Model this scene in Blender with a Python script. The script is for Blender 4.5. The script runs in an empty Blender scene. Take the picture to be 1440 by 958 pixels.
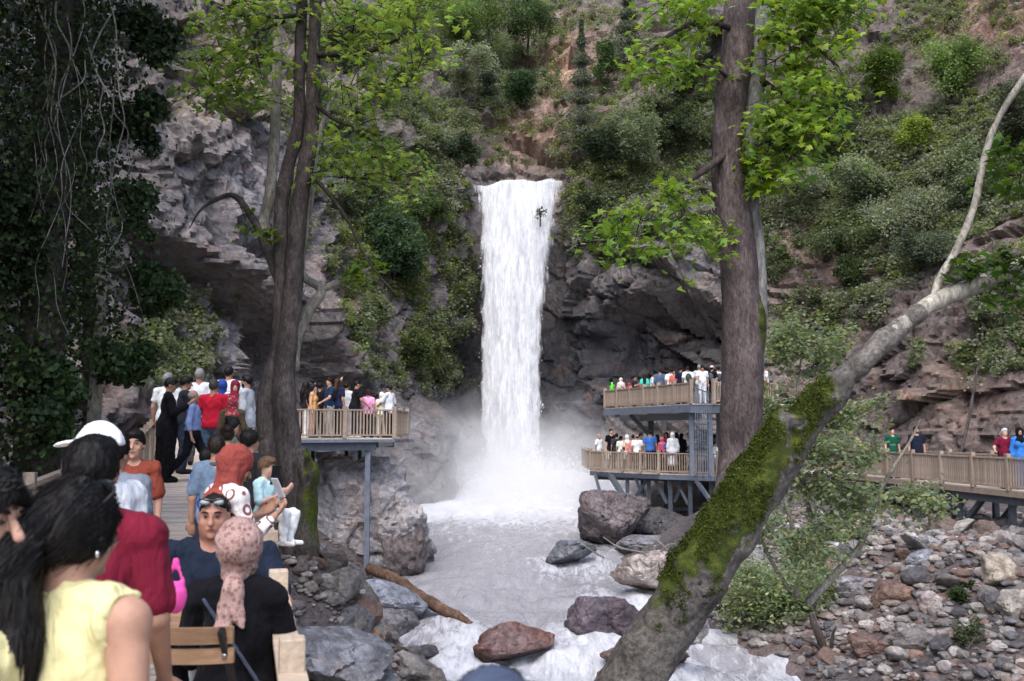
import bpy, math, random
import numpy as np
from mathutils import Vector, Matrix

random.seed(7)
rng = np.random.default_rng(11)
SC = bpy.context.scene
COL = SC.collection
R = math.radians

# ------------------------------------------------------------------ camera
CAM = np.array((0.0, 0.0, 1.76))
FPX = 1400.0                       # focal length in photo pixels (35 mm lens)
PITCH = math.atan(123.0 / FPX)
cam_d = bpy.data.cameras.new('camera')
cam_d.sensor_width = 36.0
cam_d.lens = 35.0
cam_d.clip_start = 0.05
cam_d.clip_end = 600
cam_d.dof.use_dof = True
cam_d.dof.focus_distance = 24.0
cam_d.dof.aperture_fstop = 4.5
cam = bpy.data.objects.new('camera', cam_d)
COL.objects.link(cam)
cam.location = CAM
cam.rotation_euler = (R(90) + PITCH, 0, 0)
SC.camera = cam

# ------------------------------------------------------------------ light
SUN_EL, SUN_AZ = R(56), R(-168)    # azimuth measured from +Y towards +X
world = bpy.data.worlds.new('World')
SC.world = world
world.use_nodes = True
wn = world.node_tree
bg = wn.nodes['Background']
sky = wn.nodes.new('ShaderNodeTexSky')
sky.sky_type = 'NISHITA'
sky.sun_disc = False
sky.sun_elevation = SUN_EL
sky.sun_rotation = SUN_AZ
sky.air_density = 1.0
sky.dust_density = 2.5
sky.ozone_density = 1.2
wn.links.new(sky.outputs[0], bg.inputs[0])
bg.inputs[1].default_value = 0.15
sun_d = bpy.data.lights.new('sun', 'SUN')
sun_d.energy = 1.05
sun_d.angle = R(55)
sun_d.color = (1.0, 0.98, 0.96)
sun = bpy.data.objects.new('sun', sun_d)
COL.objects.link(sun)
sdir = Vector((math.cos(SUN_EL) * math.sin(SUN_AZ), math.cos(SUN_EL) * math.cos(SUN_AZ), math.sin(SUN_EL)))
sun.rotation_euler = sdir.to_track_quat('Z', 'Y').to_euler()
SC.view_settings.view_transform = 'Standard'
SC.view_settings.look = 'None'
SC.view_settings.gamma = 1.0
SC.view_settings.exposure = 1.36
SC.view_settings.use_curve_mapping = False
SC.render.engine = 'CYCLES'
cy = SC.cycles
cy.use_denoising = True
cy.max_bounces = 7
cy.diffuse_bounces = 3
cy.glossy_bounces = 2
cy.transmission_bounces = 3
cy.volume_bounces = 4
cy.transparent_max_bounces = 10
cy.volume_step_rate = 2.0
cy.volume_max_steps = 96
cy.use_adaptive_sampling = True
cy.adaptive_threshold = 0.02

# ------------------------------------------------------------------ helpers
def P(px, py, d):
    """point seen at photo pixel (px,py), d metres ahead of the camera (along +Y)"""
    c, s = math.cos(PITCH), math.sin(PITCH)
    a, b = (px - 720.0) / FPX, (479.0 - py) / FPX
    v = np.array((a, c - s * b, s + c * b))
    return CAM + v * (d / v[1])

def proj(V):
    V = np.asarray(V) - CAM
    c, s = math.cos(PITCH), math.sin(PITCH)
    f = V[..., 1] * c + V[..., 2] * s
    u = -V[..., 1] * s + V[..., 2] * c
    f = np.where(np.abs(f) < 1e-3, 1e-3, f)
    return 720 + FPX * V[..., 0] / f, 479 - FPX * u / f, f

def tag(o, label=None, cat=None, group=None, kind=None):
    if label: o['label'] = label
    if cat: o['category'] = cat
    if group: o['group'] = group
    if kind: o['kind'] = kind
    return o

def empty(name, loc=(0, 0, 0), rz=0.0):
    o = bpy.data.objects.new(name, None)
    COL.objects.link(o)
    o.empty_display_size = 0.2
    o.location = tuple(float(v) for v in loc)
    o.rotation_euler = (0, 0, rz)
    return o

def make_mesh(name, V, faces, smooth=True):
    me = bpy.data.meshes.new(name)
    if isinstance(faces, np.ndarray): faces = [faces]
    faces = [np.asarray(f, dtype=np.int32) for f in faces if len(f)]
    V = np.asarray(V, dtype=np.float32)
    sizes = np.concatenate([np.full(len(f), f.shape[1], dtype=np.int32) for f in faces])
    li = np.concatenate([f.ravel() for f in faces])
    me.vertices.add(len(V)); me.vertices.foreach_set('co', V.ravel())
    me.loops.add(len(li)); me.loops.foreach_set('vertex_index', li)
    me.polygons.add(len(sizes))
    starts = np.concatenate([[0], np.cumsum(sizes)[:-1]]).astype(np.int32)
    me.polygons.foreach_set('loop_start', starts)
    me.polygons.foreach_set('use_smooth', np.full(len(sizes), smooth, dtype=bool))
    me.update(calc_edges=True)
    return me

def obj(name, V, faces, mat=None, parent=None, smooth=True, tint=None, loc=None):
    me = make_mesh(name, V, faces, smooth)
    if tint is not None:
        set_tint(me, tint)
    if mat is not None: me.materials.append(mat)
    o = bpy.data.objects.new(name, me)
    COL.objects.link(o)
    if parent is not None: o.parent = parent
    if loc is not None: o.location = tuple(float(v) for v in loc)
    return o

def set_tint(me, tint, name='tint'):
    tint = np.asarray(tint, dtype=np.float32)
    if tint.shape[1] == 3:
        tint = np.concatenate([tint, np.ones((len(tint), 1), np.float32)], 1)
    a = me.attributes.new(name, 'FLOAT_COLOR', 'POINT')
    a.data.foreach_set('color', tint.ravel())

def mobj(name, me, parent=None, loc=(0, 0, 0), rot=(0, 0, 0), sc=(1, 1, 1)):
    o = bpy.data.objects.new(name, me)
    COL.objects.link(o)
    if parent is not None: o.parent = parent
    o.location = tuple(float(v) for v in loc); o.rotation_euler = rot; o.scale = sc
    return o

class MB:
    """collects shapes into one mesh"""
    def __init__(s): s.V, s.F, s.T, s.n = [], [], [], 0
    def add(s, V, F, tint=None):
        V = np.asarray(V, dtype=np.float64)
        s.V.append(V)
        for f in (F if isinstance(F, list) else [F]): s.F.append(np.asarray(f) + s.n)
        s.T.append(np.tile(np.asarray(tint if tint is not None else (1, 1, 1), dtype=float), (len(V), 1)) if np.ndim(tint) < 2 else tint)
        s.n += len(V)
    def box(s, c, size, M=None, tint=None):
        v = BOXV * (np.asarray(size) / 2.0)
        if M is not None: v = v @ np.asarray(M).T
        s.add(v + np.asarray(c), BOXF, tint)
    def bar(s, a, b, w, h, up=(0, 0, 1), tint=None):
        """box beam from a to b, width w (sideways) and height h (along up)"""
        a, b = np.asarray(a, float), np.asarray(b, float)
        y = b - a; L = np.linalg.norm(y); y = y / L
        x = np.cross(y, up); x /= np.linalg.norm(x); z = np.cross(x, y)
        s.box((a + b) / 2, (w, L, h), np.stack([x, y, z], 1), tint)
    def build(s, name, mat, parent=None, smooth=False):
        byk = {}
        for f in s.F: byk.setdefault(f.shape[1], []).append(f)
        return obj(name, np.concatenate(s.V), [np.concatenate(v) for v in byk.values()], mat, parent, smooth, np.concatenate(s.T))

def _bevel_box():
    # unit box (+-1) with small chamfers would need scale; a plain box is used with tiny bevel shading
    v = np.array([(x, y, z) for x in (-1, 1) for y in (-1, 1) for z in (-1, 1)], float)
    f = np.array([(0, 1, 3, 2), (4, 6, 7, 5), (0, 4, 5, 1), (2, 3, 7, 6), (0, 2, 6, 4), (1, 5, 7, 3)])
    return v, f
BOXV, BOXF = _bevel_box()

# ---- numpy noise
def _h(i, j, k, seed):
    n = (i.astype(np.uint32) * np.uint32(374761393) + j.astype(np.uint32) * np.uint32(668265263)
         + k.astype(np.uint32) * np.uint32(2246822519) + np.uint32(seed * 3266489917 % 4294967296))
    n = (n ^ (n >> np.uint32(13))) * np.uint32(1274126177)
    n = (n ^ (n >> np.uint32(15))) * np.uint32(2246822519)
    return ((n ^ (n >> np.uint32(16))) & np.uint32(0xffff)).astype(np.float32) / 32767.5 - 1.0

def vnoise(Pn, seed=0):
    Pn = np.asarray(Pn)
    f = np.floor(Pn); t = (Pn - f).astype(np.float32); t = t * t * (3 - 2 * t)
    f = f.astype(np.int64)
    i, j, k = f[..., 0], f[..., 1], f[..., 2]
    x, y, z = t[..., 0], t[..., 1], t[..., 2]
    def L(a, b, w): return a + (b - a) * w
    c = [[[ _h(i + a, j + b, k + d, seed) for d in (0, 1)] for b in (0, 1)] for a in (0, 1)]
    return L(L(L(c[0][0][0], c[1][0][0], x), L(c[0][1][0], c[1][1][0], x), y),
             L(L(c[0][0][1], c[1][0][1], x), L(c[0][1][1], c[1][1][1], x), y), z)

def fbm(Pn, octv=4, seed=0, gain=0.5, lac=2.07):
    s, a, tot = 0, 1.0, 0
    Q = np.asarray(Pn, dtype=np.float64)
    for o in range(octv):
        s = s + a * vnoise(Q + o * 17.3, seed + o); tot += a
        a *= gain; Q = Q * lac
    return s / tot

def ridged(Pn, octv=4, seed=0, gain=0.5, lac=2.1):
    s, a, tot = 0, 1.0, 0
    Q = np.asarray(Pn, dtype=np.float64)
    for o in range(octv):
        s = s + a * (1 - 2 * np.abs(vnoise(Q + o * 11.7, seed + o))); tot += a
        a *= gain; Q = Q * lac
    return s / tot

def sst(a, b, x):
    t = np.clip((x - a) / (b - a), 0, 1); return t * t * (3 - 2 * t)

def facet(Pn, seed=0, warp=.0):
    """angular blocks: every cell is a tilted plane; about -1..1"""
    Q = np.asarray(Pn, dtype=np.float64)
    if warp: Q = Q + warp * np.stack([vnoise(Q * 1.3 + 5.1, seed + 31), vnoise(Q * 1.3 + 9.7, seed + 32), vnoise(Q * 1.3 + 2.3, seed + 33)], -1)
    sh = Q.shape[:-1]; Q = Q.reshape(-1, 3)
    f = np.floor(Q).astype(np.int64)
    best = np.full(len(Q), 9e9); val = np.zeros(len(Q), np.float32); b2 = np.full(len(Q), 9e9)
    for a in (-1, 0, 1):
        for b in (-1, 0, 1):
            for c_ in (-1, 0, 1):
                i, j, k = f[:, 0] + a, f[:, 1] + b, f[:, 2] + c_
                fp = np.stack([i + .5 + .45 * _h(i, j, k, seed), j + .5 + .45 * _h(i, j, k, seed + 1), k + .5 + .45 * _h(i, j, k, seed + 2)], 1)
                dq = Q - fp; d2 = (dq * dq).sum(1)
                m = d2 < best
                v = .55 * _h(i, j, k, seed + 3) + .9 * (dq[:, 0] * _h(i, j, k, seed + 4) + dq[:, 1] * _h(i, j, k, seed + 5) + dq[:, 2] * _h(i, j, k, seed + 6))
                b2 = np.where(m, best, np.minimum(b2, d2))
                val = np.where(m, v, val); best = np.where(m, d2, best)
    e = np.sqrt(b2) - np.sqrt(best)
    return val.reshape(sh).astype(np.float64), e.reshape(sh)

# ---- lofted tube
def catmull(pts, n):
    pts = np.asarray(pts, float)
    m = len(pts)
    ext = np.concatenate([[2 * pts[0] - pts[1]], pts, [2 * pts[-1] - pts[-2]]])
    u = np.linspace(0, m - 1 - 1e-6, n)
    i = u.astype(int); t = (u - i)[:, None]
    p0, p1, p2, p3 = ext[i], ext[i + 1], ext[i + 2], ext[i + 3]
    return 0.5 * (2 * p1 + (p2 - p0) * t + (2 * p0 - 5 * p1 + 4 * p2 - p3) * t ** 2 + (3 * p1 - p0 - 3 * p2 + p3) * t ** 3)

def tube(pts, radii, seg=10, n=None, bump=0.0, bfreq=3.0, seed=0, caps=True, smoothp=True):
    pts = np.asarray(pts, float); radii = np.asarray(radii, float)
    if smoothp and len(pts) > 2:
        n = n or max(6, len(pts) * 6)
        pr = catmull(np.concatenate([pts, radii[:, None]], 1), n)
        pts, radii = pr[:, :3], np.maximum(pr[:, 3], 0.0005)
    elif n and len(pts) == 2:
        t = np.linspace(0, 1, n)[:, None]
        pts = pts[0] * (1 - t) + pts[1] * t; radii = radii[0] * (1 - t[:, 0]) + radii[1] * t[:, 0]
    m = len(pts)
    T = np.gradient(pts, axis=0); T /= np.linalg.norm(T, axis=1)[:, None] + 1e-9
    ref = np.array((0, 1.0, 0)) if abs(T[0][1]) < 0.8 else np.array((1.0, 0, 0))
    N = np.zeros_like(pts); b = ref
    for i in range(m):
        b = b - T[i] * b.dot(T[i]); b = b / (np.linalg.norm(b) + 1e-9); N[i] = b
    B = np.cross(T, N)
    ang = np.linspace(0, 2 * math.pi, seg, endpoint=False)
    dirs = N[:, None] * np.cos(ang)[None, :, None] + B[:, None] * np.sin(ang)[None, :, None]
    rr = radii[:, None] * np.ones((1, seg))
    if bump:
        q = pts[:, None] + dirs * radii[:, None, None]
        rr = rr + bump * fbm(q * bfreq, 4, seed)
    V = (pts[:, None] + dirs * rr[..., None]).reshape(-1, 3)
    i = np.arange(m - 1)[:, None] * seg; j = np.arange(seg)[None]; j2 = (j + 1) % seg
    F = np.stack([i + j, i + j2, i + seg + j2, i + seg + j], -1).reshape(-1, 4)
    Fs = [F]
    if caps:
        V = np.concatenate([V, pts[:1], pts[-1:]]); a, c = m * seg, m * seg + 1
        jj = np.arange(seg); j2 = (jj + 1) % seg
        Fs.append(np.concatenate([np.stack([np.full(seg, a), j2, jj], 1), np.stack([np.full(seg, c), (m - 1) * seg + jj, (m - 1) * seg + j2], 1)]))
    return V, Fs

# ---- leaves: many copies of a small outline as real faces
OUT_PLANE = np.array([(0, 0, 0), (-.2, .03, 0), (-.55, .1, -.06), (-.3, .3, 0), (-.6, .62, -.08), (-.22, .55, 0), (0, 1.05, -.1),
                      (.22, .55, 0), (.6, .62, -.08), (.3, .3, 0), (.55, .1, -.06), (.2, .03, 0)])
OUT_IVY = np.array([(0, 0, 0), (-.38, .02, -.03), (-.42, .35, -.02), (-.18, .7, -.03), (0, 1.0, -.12), (.18, .7, -.03), (.42, .35, -.02), (.38, .02, -.03)])
OUT_OVAL = np.array([(0, 0, 0), (-.26, .3, -.03), (-.22, .7, -.05), (0, 1.0, -.1), (.22, .7, -.05), (.26, .3, -.03)])
OUT_QUAD = np.array([(0, 0, 0), (-.3, .5, .05), (0, 1.0, 0), (.3, .5, -.05)])

def leaves(pos, size, outline, up=0.6, droop=0.2, tint=None, g=rng):
    """leaf faces; returns V, F, T. up: how far leaf normals keep to the vertical"""
    n = len(pos)
    yaw = g.uniform(0, 2 * math.pi, n)
    nrm = g.normal(0, 1, (n, 3)) * (1 - up) ; nrm[:, 2] = nrm[:, 2] * .5 + up
    nrm /= np.linalg.norm(nrm, axis=1)[:, None] + 1e-9
    d = np.stack([np.cos(yaw), np.sin(yaw), -droop * np.ones(n) + g.normal(0, .25, n)], 1)
    d -= nrm * (d * nrm).sum(1)[:, None]; d /= np.linalg.norm(d, axis=1)[:, None] + 1e-9
    sd = np.cross(d, nrm)
    o = outline
    V = (pos[:, None] + (np.asarray(size) * np.ones(n))[:, None, None] *
         (sd[:, None] * o[None, :, 0:1] + d[:, None] * o[None, :, 1:2] + nrm[:, None] * o[None, :, 2:3]))
    k = len(o)
    if k == 4:
        F = (np.arange(n)[:, None] * 4 + np.arange(4)[None])
        return V.reshape(-1, 3), F, np.repeat(tint, 4, 0) if tint is not None else None
    cen = pos + (np.asarray(size) * np.ones(n))[:, None] * (d * .4 + nrm * .05)
    V = np.concatenate([V, cen[:, None]], 1)
    base = np.arange(n)[:, None, None] * (k + 1)
    a = np.arange(k); b = (a + 1) % k
    tri = np.stack([np.full(k, k), a, b], 1)[None]
    F = (base + tri).reshape(-1, 3)
    return V.reshape(-1, 3), F, np.repeat(tint, k + 1, 0) if tint is not None else None

def leaf_tint(n, base, var=0.25, yellow=0.15, g=rng):
    b = np.asarray(base, float)[None] * (1 + g.normal(0, var, (n, 1)))
    y = np.clip(g.normal(0, yellow, (n, 1)), -.3, .6)
    b = b * np.concatenate([1 + y, 1 + y * .35, 1 - y * .4], 1)
    return np.clip(b, .004, .9)

# ---- signed distance shapes -> one continuous surface
class Field:
    def __init__(s, lo, hi, h):
        s.lo = np.asarray(lo, np.float32); s.h = h
        s.n = np.ceil((np.asarray(hi) - s.lo) / h).astype(int) + 1
        s.D = np.full(s.n, 0.5, np.float32)
        s.ax = [s.lo[i] + h * np.arange(s.n[i], dtype=np.float32) for i in range(3)]
    def _sl(s, lo, hi):
        a = np.clip(np.floor((np.asarray(lo) - s.lo) / s.h).astype(int), 0, s.n - 1)
        b = np.clip(np.ceil((np.asarray(hi) - s.lo) / s.h).astype(int) + 1, 1, s.n)
        if np.any(b <= a): return None, None
        sl = tuple(slice(a[i], b[i]) for i in range(3))
        x, y, z = np.meshgrid(*[s.ax[i][sl[i]] for i in range(3)], indexing='ij', sparse=True)
        return sl, (x, y, z)
    def _dist(s, p, q):
        x, y, z = q
        if p[0] == 'rc':
            a, b, ra, rb = p[1:5]
            a = np.asarray(a, np.float32); b = np.asarray(b, np.float32)
            ab = b - a; L2 = float(ab.dot(ab)) + 1e-9
            t = np.clip(((x - a[0]) * ab[0] + (y - a[1]) * ab[1] + (z - a[2]) * ab[2]) / L2, 0, 1)
            return np.sqrt((x - a[0] - t * ab[0]) ** 2 + (y - a[1] - t * ab[1]) ** 2 + (z - a[2] - t * ab[2]) ** 2) - (ra + (rb - ra) * t)
        c, r, M = p[1], p[2], (p[3] if len(p) > 3 else None)
        X, Y, Z = x - c[0], y - c[1], z - c[2]
        if M is not None:
            M = np.asarray(M)
            X, Y, Z = (M[0, 0] * X + M[1, 0] * Y + M[2, 0] * Z, M[0, 1] * X + M[1, 1] * Y + M[2, 1] * Z, M[0, 2] * X + M[1, 2] * Y + M[2, 2] * Z)
        k0 = np.sqrt((X / r[0]) ** 2 + (Y / r[1]) ** 2 + (Z / r[2]) ** 2)
        k1 = np.sqrt((X / r[0] ** 2) ** 2 + (Y / r[1] ** 2) ** 2 + (Z / r[2] ** 2) ** 2) + 1e-6
        return k0 * (k0 - 1) / k1
    def bounds(s, p, m):
        if p[0] == 'rc':
            a, b, r = np.asarray(p[1]), np.asarray(p[2]), max(p[3], p[4]) + m
            return np.minimum(a, b) - r, np.maximum(a, b) + r
        r = max(p[2]) + m if len(p) > 3 and p[3] is not None else np.asarray(p[2]) + m
        return np.asarray(p[1]) - r, np.asarray(p[1]) + r
    def add(s, p, k=0.02):
        sl, q = s._sl(*s.bounds(p, 0.02 + k + 2 * s.h))
        if sl is None: return s
        d = s._dist(p, q); D = s.D[sl]
        if k > 0:
            hh = np.clip(0.5 + 0.5 * (D - d) / k, 0, 1)
            s.D[sl] = D + (d - D) * hh - k * hh * (1 - hh)
        else: s.D[sl] = np.minimum(D, d)
        return s
    def sub(s, p, k=0.0):
        sl, q = s._sl(*s.bounds(p, 0.02 + 2 * s.h))
        if sl is None: return s
        s.D[sl] = np.maximum(s.D[sl], -s._dist(p, q))
        return s
    def cut(s, n, c):
        """keep the side where n.p <= c"""
        x, y, z = np.meshgrid(*s.ax, indexing='ij', sparse=True)
        n = np.asarray(n, float); L = np.linalg.norm(n)
        s.D = np.maximum(s.D, ((n[0] * x + n[1] * y + n[2] * z - c) / L).astype(np.float32))
        return s
    def mesh(s):
        D = s.D; nx, ny, nz = D.shape
        D[0], D[-1], D[:, 0], D[:, -1], D[:, :, 0], D[:, :, -1] = (.1,) * 6
        sg = D < 0
        cnt = np.zeros((nx - 1, ny - 1, nz - 1), np.int8)
        for a in (0, 1):
            for b in (0, 1):
                for c in (0, 1): cnt += sg[a:nx - 1 + a, b:ny - 1 + b, c:nz - 1 + c]
        act = (cnt > 0) & (cnt < 8)
        cells = np.argwhere(act)
        if len(cells) == 0: return np.zeros((0, 3)), np.zeros((0, 4), int)
        idx = np.full(act.shape, -1, np.int32); idx[act] = np.arange(len(cells))
        acc = np.zeros((len(cells), 3)); num = np.zeros(len(cells))
        offs = [(a, b, c) for a in (0, 1) for b in (0, 1) for c in (0, 1)]
        for o in offs:
            for ax in range(3):
                if o[ax]: continue
                e = list(o); e[ax] = 1
                da = D[cells[:, 0] + o[0], cells[:, 1] + o[1], cells[:, 2] + o[2]]
                db = D[cells[:, 0] + e[0], cells[:, 1] + e[1], cells[:, 2] + e[2]]
                m = (da < 0) != (db < 0)
                t = np.where(m, da / np.where(m, da - db, 1), 0)
                pt = np.tile(np.asarray(o, float), (len(cells), 1)); pt[:, ax] += t
                acc += pt * m[:, None]; num += m
        V = s.lo + s.h * (cells + acc / num[:, None])
        quads = []
        for ax in range(3):
            u, v = (ax + 1) % 3, (ax + 2) % 3
            sl0 = [slice(1, -1)] * 3; sl0[ax] = slice(0, -1)
            sl1 = [slice(1, -1)] * 3; sl1[ax] = slice(1, None)
            a, b = sg[tuple(sl0)], sg[tuple(sl1)]
            e = np.argwhere(a != b)
            if not len(e): continue
            fl = a[e[:, 0], e[:, 1], e[:, 2]]
            e = e + 1; e[:, ax] -= 1
            def cell(du, dv):
                q = e.copy(); q[:, u] += du; q[:, v] += dv
                return idx[q[:, 0], q[:, 1], q[:, 2]]
            q = np.stack([cell(-1, -1), cell(0, -1), cell(0, 0), cell(-1, 0)], 1)
            q[~fl] = q[~fl][:, ::-1]
            quads.append(q)
        F = np.concatenate(quads)
        return V, F[(F >= 0).all(1)]

def vnormals(V, F):
    a, b, c = V[F[:, 0]], V[F[:, 1]], V[F[:, 2]]
    n = np.cross(b - a, c - a)
    N = np.zeros_like(V)
    for k in range(F.shape[1]): np.add.at(N, F[:, k], n)
    return N / (np.linalg.norm(N, axis=1)[:, None] + 1e-12)
# ------------------------------------------------------------------ materials
MATS = {}
def nmat(name):
    m = bpy.data.materials.new(name); m.use_nodes = True
    return m, m.node_tree, m.node_tree.nodes['Principled BSDF']

def N(nt, typ, **kw):
    n = nt.nodes.new(typ)
    for k, v in kw.items():
        if k.startswith('i_'):
            key = k[2:]
            n.inputs[int(key) if key.isdigit() else key].default_value = v
        else: setattr(n, k, v)
    return n

def noise_node(nt, co, scale, detail=4, rough=0.6, dist=0.0):
    n = N(nt, 'ShaderNodeTexNoise'); n.inputs['Scale'].default_value = scale
    n.inputs['Detail'].default_value = detail; n.inputs['Roughness'].default_value = rough
    n.inputs['Distortion'].default_value = dist
    nt.links.new(co, n.inputs['Vector']); return n

def ramp(nt, fac, stops):
    r = N(nt, 'ShaderNodeValToRGB')
    e = r.color_ramp.elements
    while len(e) < len(stops): e.new(0.5)
    for el, (p, c) in zip(e, stops):
        el.position = p; el.color = (*c, 1) if len(c) == 3 else c
    nt.links.new(fac, r.inputs[0]); return r

def mix(nt, typ, fac, a, b):
    m = N(nt, 'ShaderNodeMix', data_type='RGBA', blend_type=typ)
    for sock, v in ((m.inputs[0], fac), (m.inputs[6], a), (m.inputs[7], b)):
        if hasattr(v, 'default_value') or hasattr(v, 'is_linked'): nt.links.new(v, sock)
        else: sock.default_value = v if isinstance(v, (int, float)) else (*v, 1) if len(v) == 3 else v
    return m.outputs[2]

def bump(nt, b, h, strength=0.5, dist=0.02, prev=None):
    n = N(nt, 'ShaderNodeBump'); n.inputs['Strength'].default_value = strength; n.inputs['Distance'].default_value = dist
    nt.links.new(h, n.inputs['Height'])
    if prev is not None: nt.links.new(prev, n.inputs['Normal'])
    if b is not None: nt.links.new(n.outputs[0], b.inputs['Normal'])
    return n.outputs[0]

def coords(nt, kind='Object'):
    return N(nt, 'ShaderNodeTexCoord').outputs[kind]

def g3(v): return (v, v, v)

def mat_rock(name, scale=1.0, rough=0.75, bstr=0.7, base=None, wet=0.0, cracks=True, randomize=False):
    """rock: the tint attribute (or a base colour) carries the local stone colour, noise carries grain, veins and stains"""
    m, nt, b = nmat(name)
    L = nt.links
    co = coords(nt)
    if randomize:
        oi = N(nt, 'ShaderNodeObjectInfo')
        va = N(nt, 'ShaderNodeVectorMath', operation='MULTIPLY_ADD')
        va.inputs[1].default_value = (1, 1, 1)
        cx = N(nt, 'ShaderNodeCombineXYZ')
        mm = N(nt, 'ShaderNodeMath', operation='MULTIPLY'); mm.inputs[1].default_value = 37.0
        L.new(oi.outputs['Random'], mm.inputs[0]); L.new(mm.outputs[0], cx.inputs[0]); L.new(mm.outputs[0], cx.inputs[1])
        L.new(co, va.inputs[0]); L.new(cx.outputs[0], va.inputs[2]); co = va.outputs[0]
    n1 = noise_node(nt, co, 0.35 * scale, 6, 0.65, 0.6)
    n2 = noise_node(nt, co, 2.2 * scale, 8, 0.7, 0.3)
    n3 = noise_node(nt, co, 14 * scale, 6, 0.75)
    at = N(nt, 'ShaderNodeAttribute', attribute_name='tint')
    col = at.outputs['Color'] if base is None else None
    if base is not None:
        r0 = N(nt, 'ShaderNodeRGB'); r0.outputs[0].default_value = (*base, 1); col = r0.outputs[0]
        if randomize:
            hs = N(nt, 'ShaderNodeHueSaturation')
            v1 = N(nt, 'ShaderNodeMapRange'); v1.inputs[3].default_value = 0.6; v1.inputs[4].default_value = 1.45
            L.new(oi.outputs['Random'], v1.inputs[0]); L.new(v1.outputs[0], hs.inputs['Value'])
            L.new(col, hs.inputs['Color']); col = hs.outputs[0]
    r1 = ramp(nt, n1.outputs[0], [(0.25, (.5, .5, .54)), (0.5, (.95, .95, .98)), (0.75, (1.45, 1.4, 1.35))])
    col = mix(nt, 'MULTIPLY', 1.0, col, r1.outputs[0])
    r2 = ramp(nt, n2.outputs[0], [(0.3, (.45, .42, .42)), (0.5, (1, 1, 1)), (0.72, (1.55, 1.55, 1.6))])
    col = mix(nt, 'MULTIPLY', 0.9, col, r2.outputs[0])
    # rusty and pale mineral stains
    n4 = noise_node(nt, co, 0.9 * scale, 5, 0.6, 1.0)
    st = ramp(nt, n4.outputs[0], [(0.55, (0, 0, 0)), (0.75, (1, 1, 1))])
    col = mix(nt, 'MIX', st.outputs[0], col, mix(nt, 'MULTIPLY', 1.0, col, (1.15, .9, .74)))
    r3 = ramp(nt, n3.outputs[0], [(0.35, (.7, .7, .7)), (0.65, (1.25, 1.25, 1.25))])
    col = mix(nt, 'MULTIPLY', 0.8, col, r3.outputs[0])
    L.new(col, b.inputs['Base Color'])
    b.inputs['Roughness'].default_value = rough
    b.inputs['Specular IOR Level'].default_value = 0.4 + wet * 0.4
    nb = bump(nt, None, n2.outputs[0], bstr, 0.34 / scale)
    vq = N(nt, 'ShaderNodeTexVoronoi', feature='F1', distance='CHEBYCHEV'); vq.inputs['Scale'].default_value = 2.6 * scale
    L.new(mix(nt, 'LINEAR_LIGHT', 0.22, co, n2.outputs[1]), vq.inputs['Vector'])
    nb = bump(nt, None, vq.outputs['Distance'], 0.6 * bstr, 0.16 / scale, nb)
    if cracks:
        vo = N(nt, 'ShaderNodeTexVoronoi', feature='DISTANCE_TO_EDGE'); vo.inputs['Scale'].default_value = .8 * scale
        wv = mix(nt, 'LINEAR_LIGHT', 0.35, co, n2.outputs[1]); L.new(wv, vo.inputs['Vector'])
        cr = ramp(nt, vo.outputs[0], [(0.0, (0, 0, 0)), (0.09, (1, 1, 1))])
        nb = bump(nt, None, cr.outputs[0], 0.5 * bstr, 0.12 / scale, nb)
    bump(nt, b, n3.outputs[0], bstr, 0.04 / scale, nb)
    return m

def mat_leaf(name, trans=0.35, rough=0.45, vein=True):
    m, nt, b = nmat(name)
    L = nt.links
    at = N(nt, 'ShaderNodeAttribute', attribute_name='tint')
    L.new(at.outputs['Color'], b.inputs['Base Color'])
    b.inputs['Roughness'].default_value = rough
    b.inputs['Specular IOR Level'].default_value = 0.22
    tr = N(nt, 'ShaderNodeBsdfTranslucent')
    hs = mix(nt, 'MULTIPLY', 1.0, at.outputs['Color'], (1.25, 1.35, .6))
    L.new(hs, tr.inputs['Color'])
    ms = N(nt, 'ShaderNodeMixShader'); ms.inputs[0].default_value = trans
    L.new(b.outputs[0], ms.inputs[1]); L.new(tr.outputs[0], ms.inputs[2])
    L.new(ms.outputs[0], nt.nodes['Material Output'].inputs[0])
    return m

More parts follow.
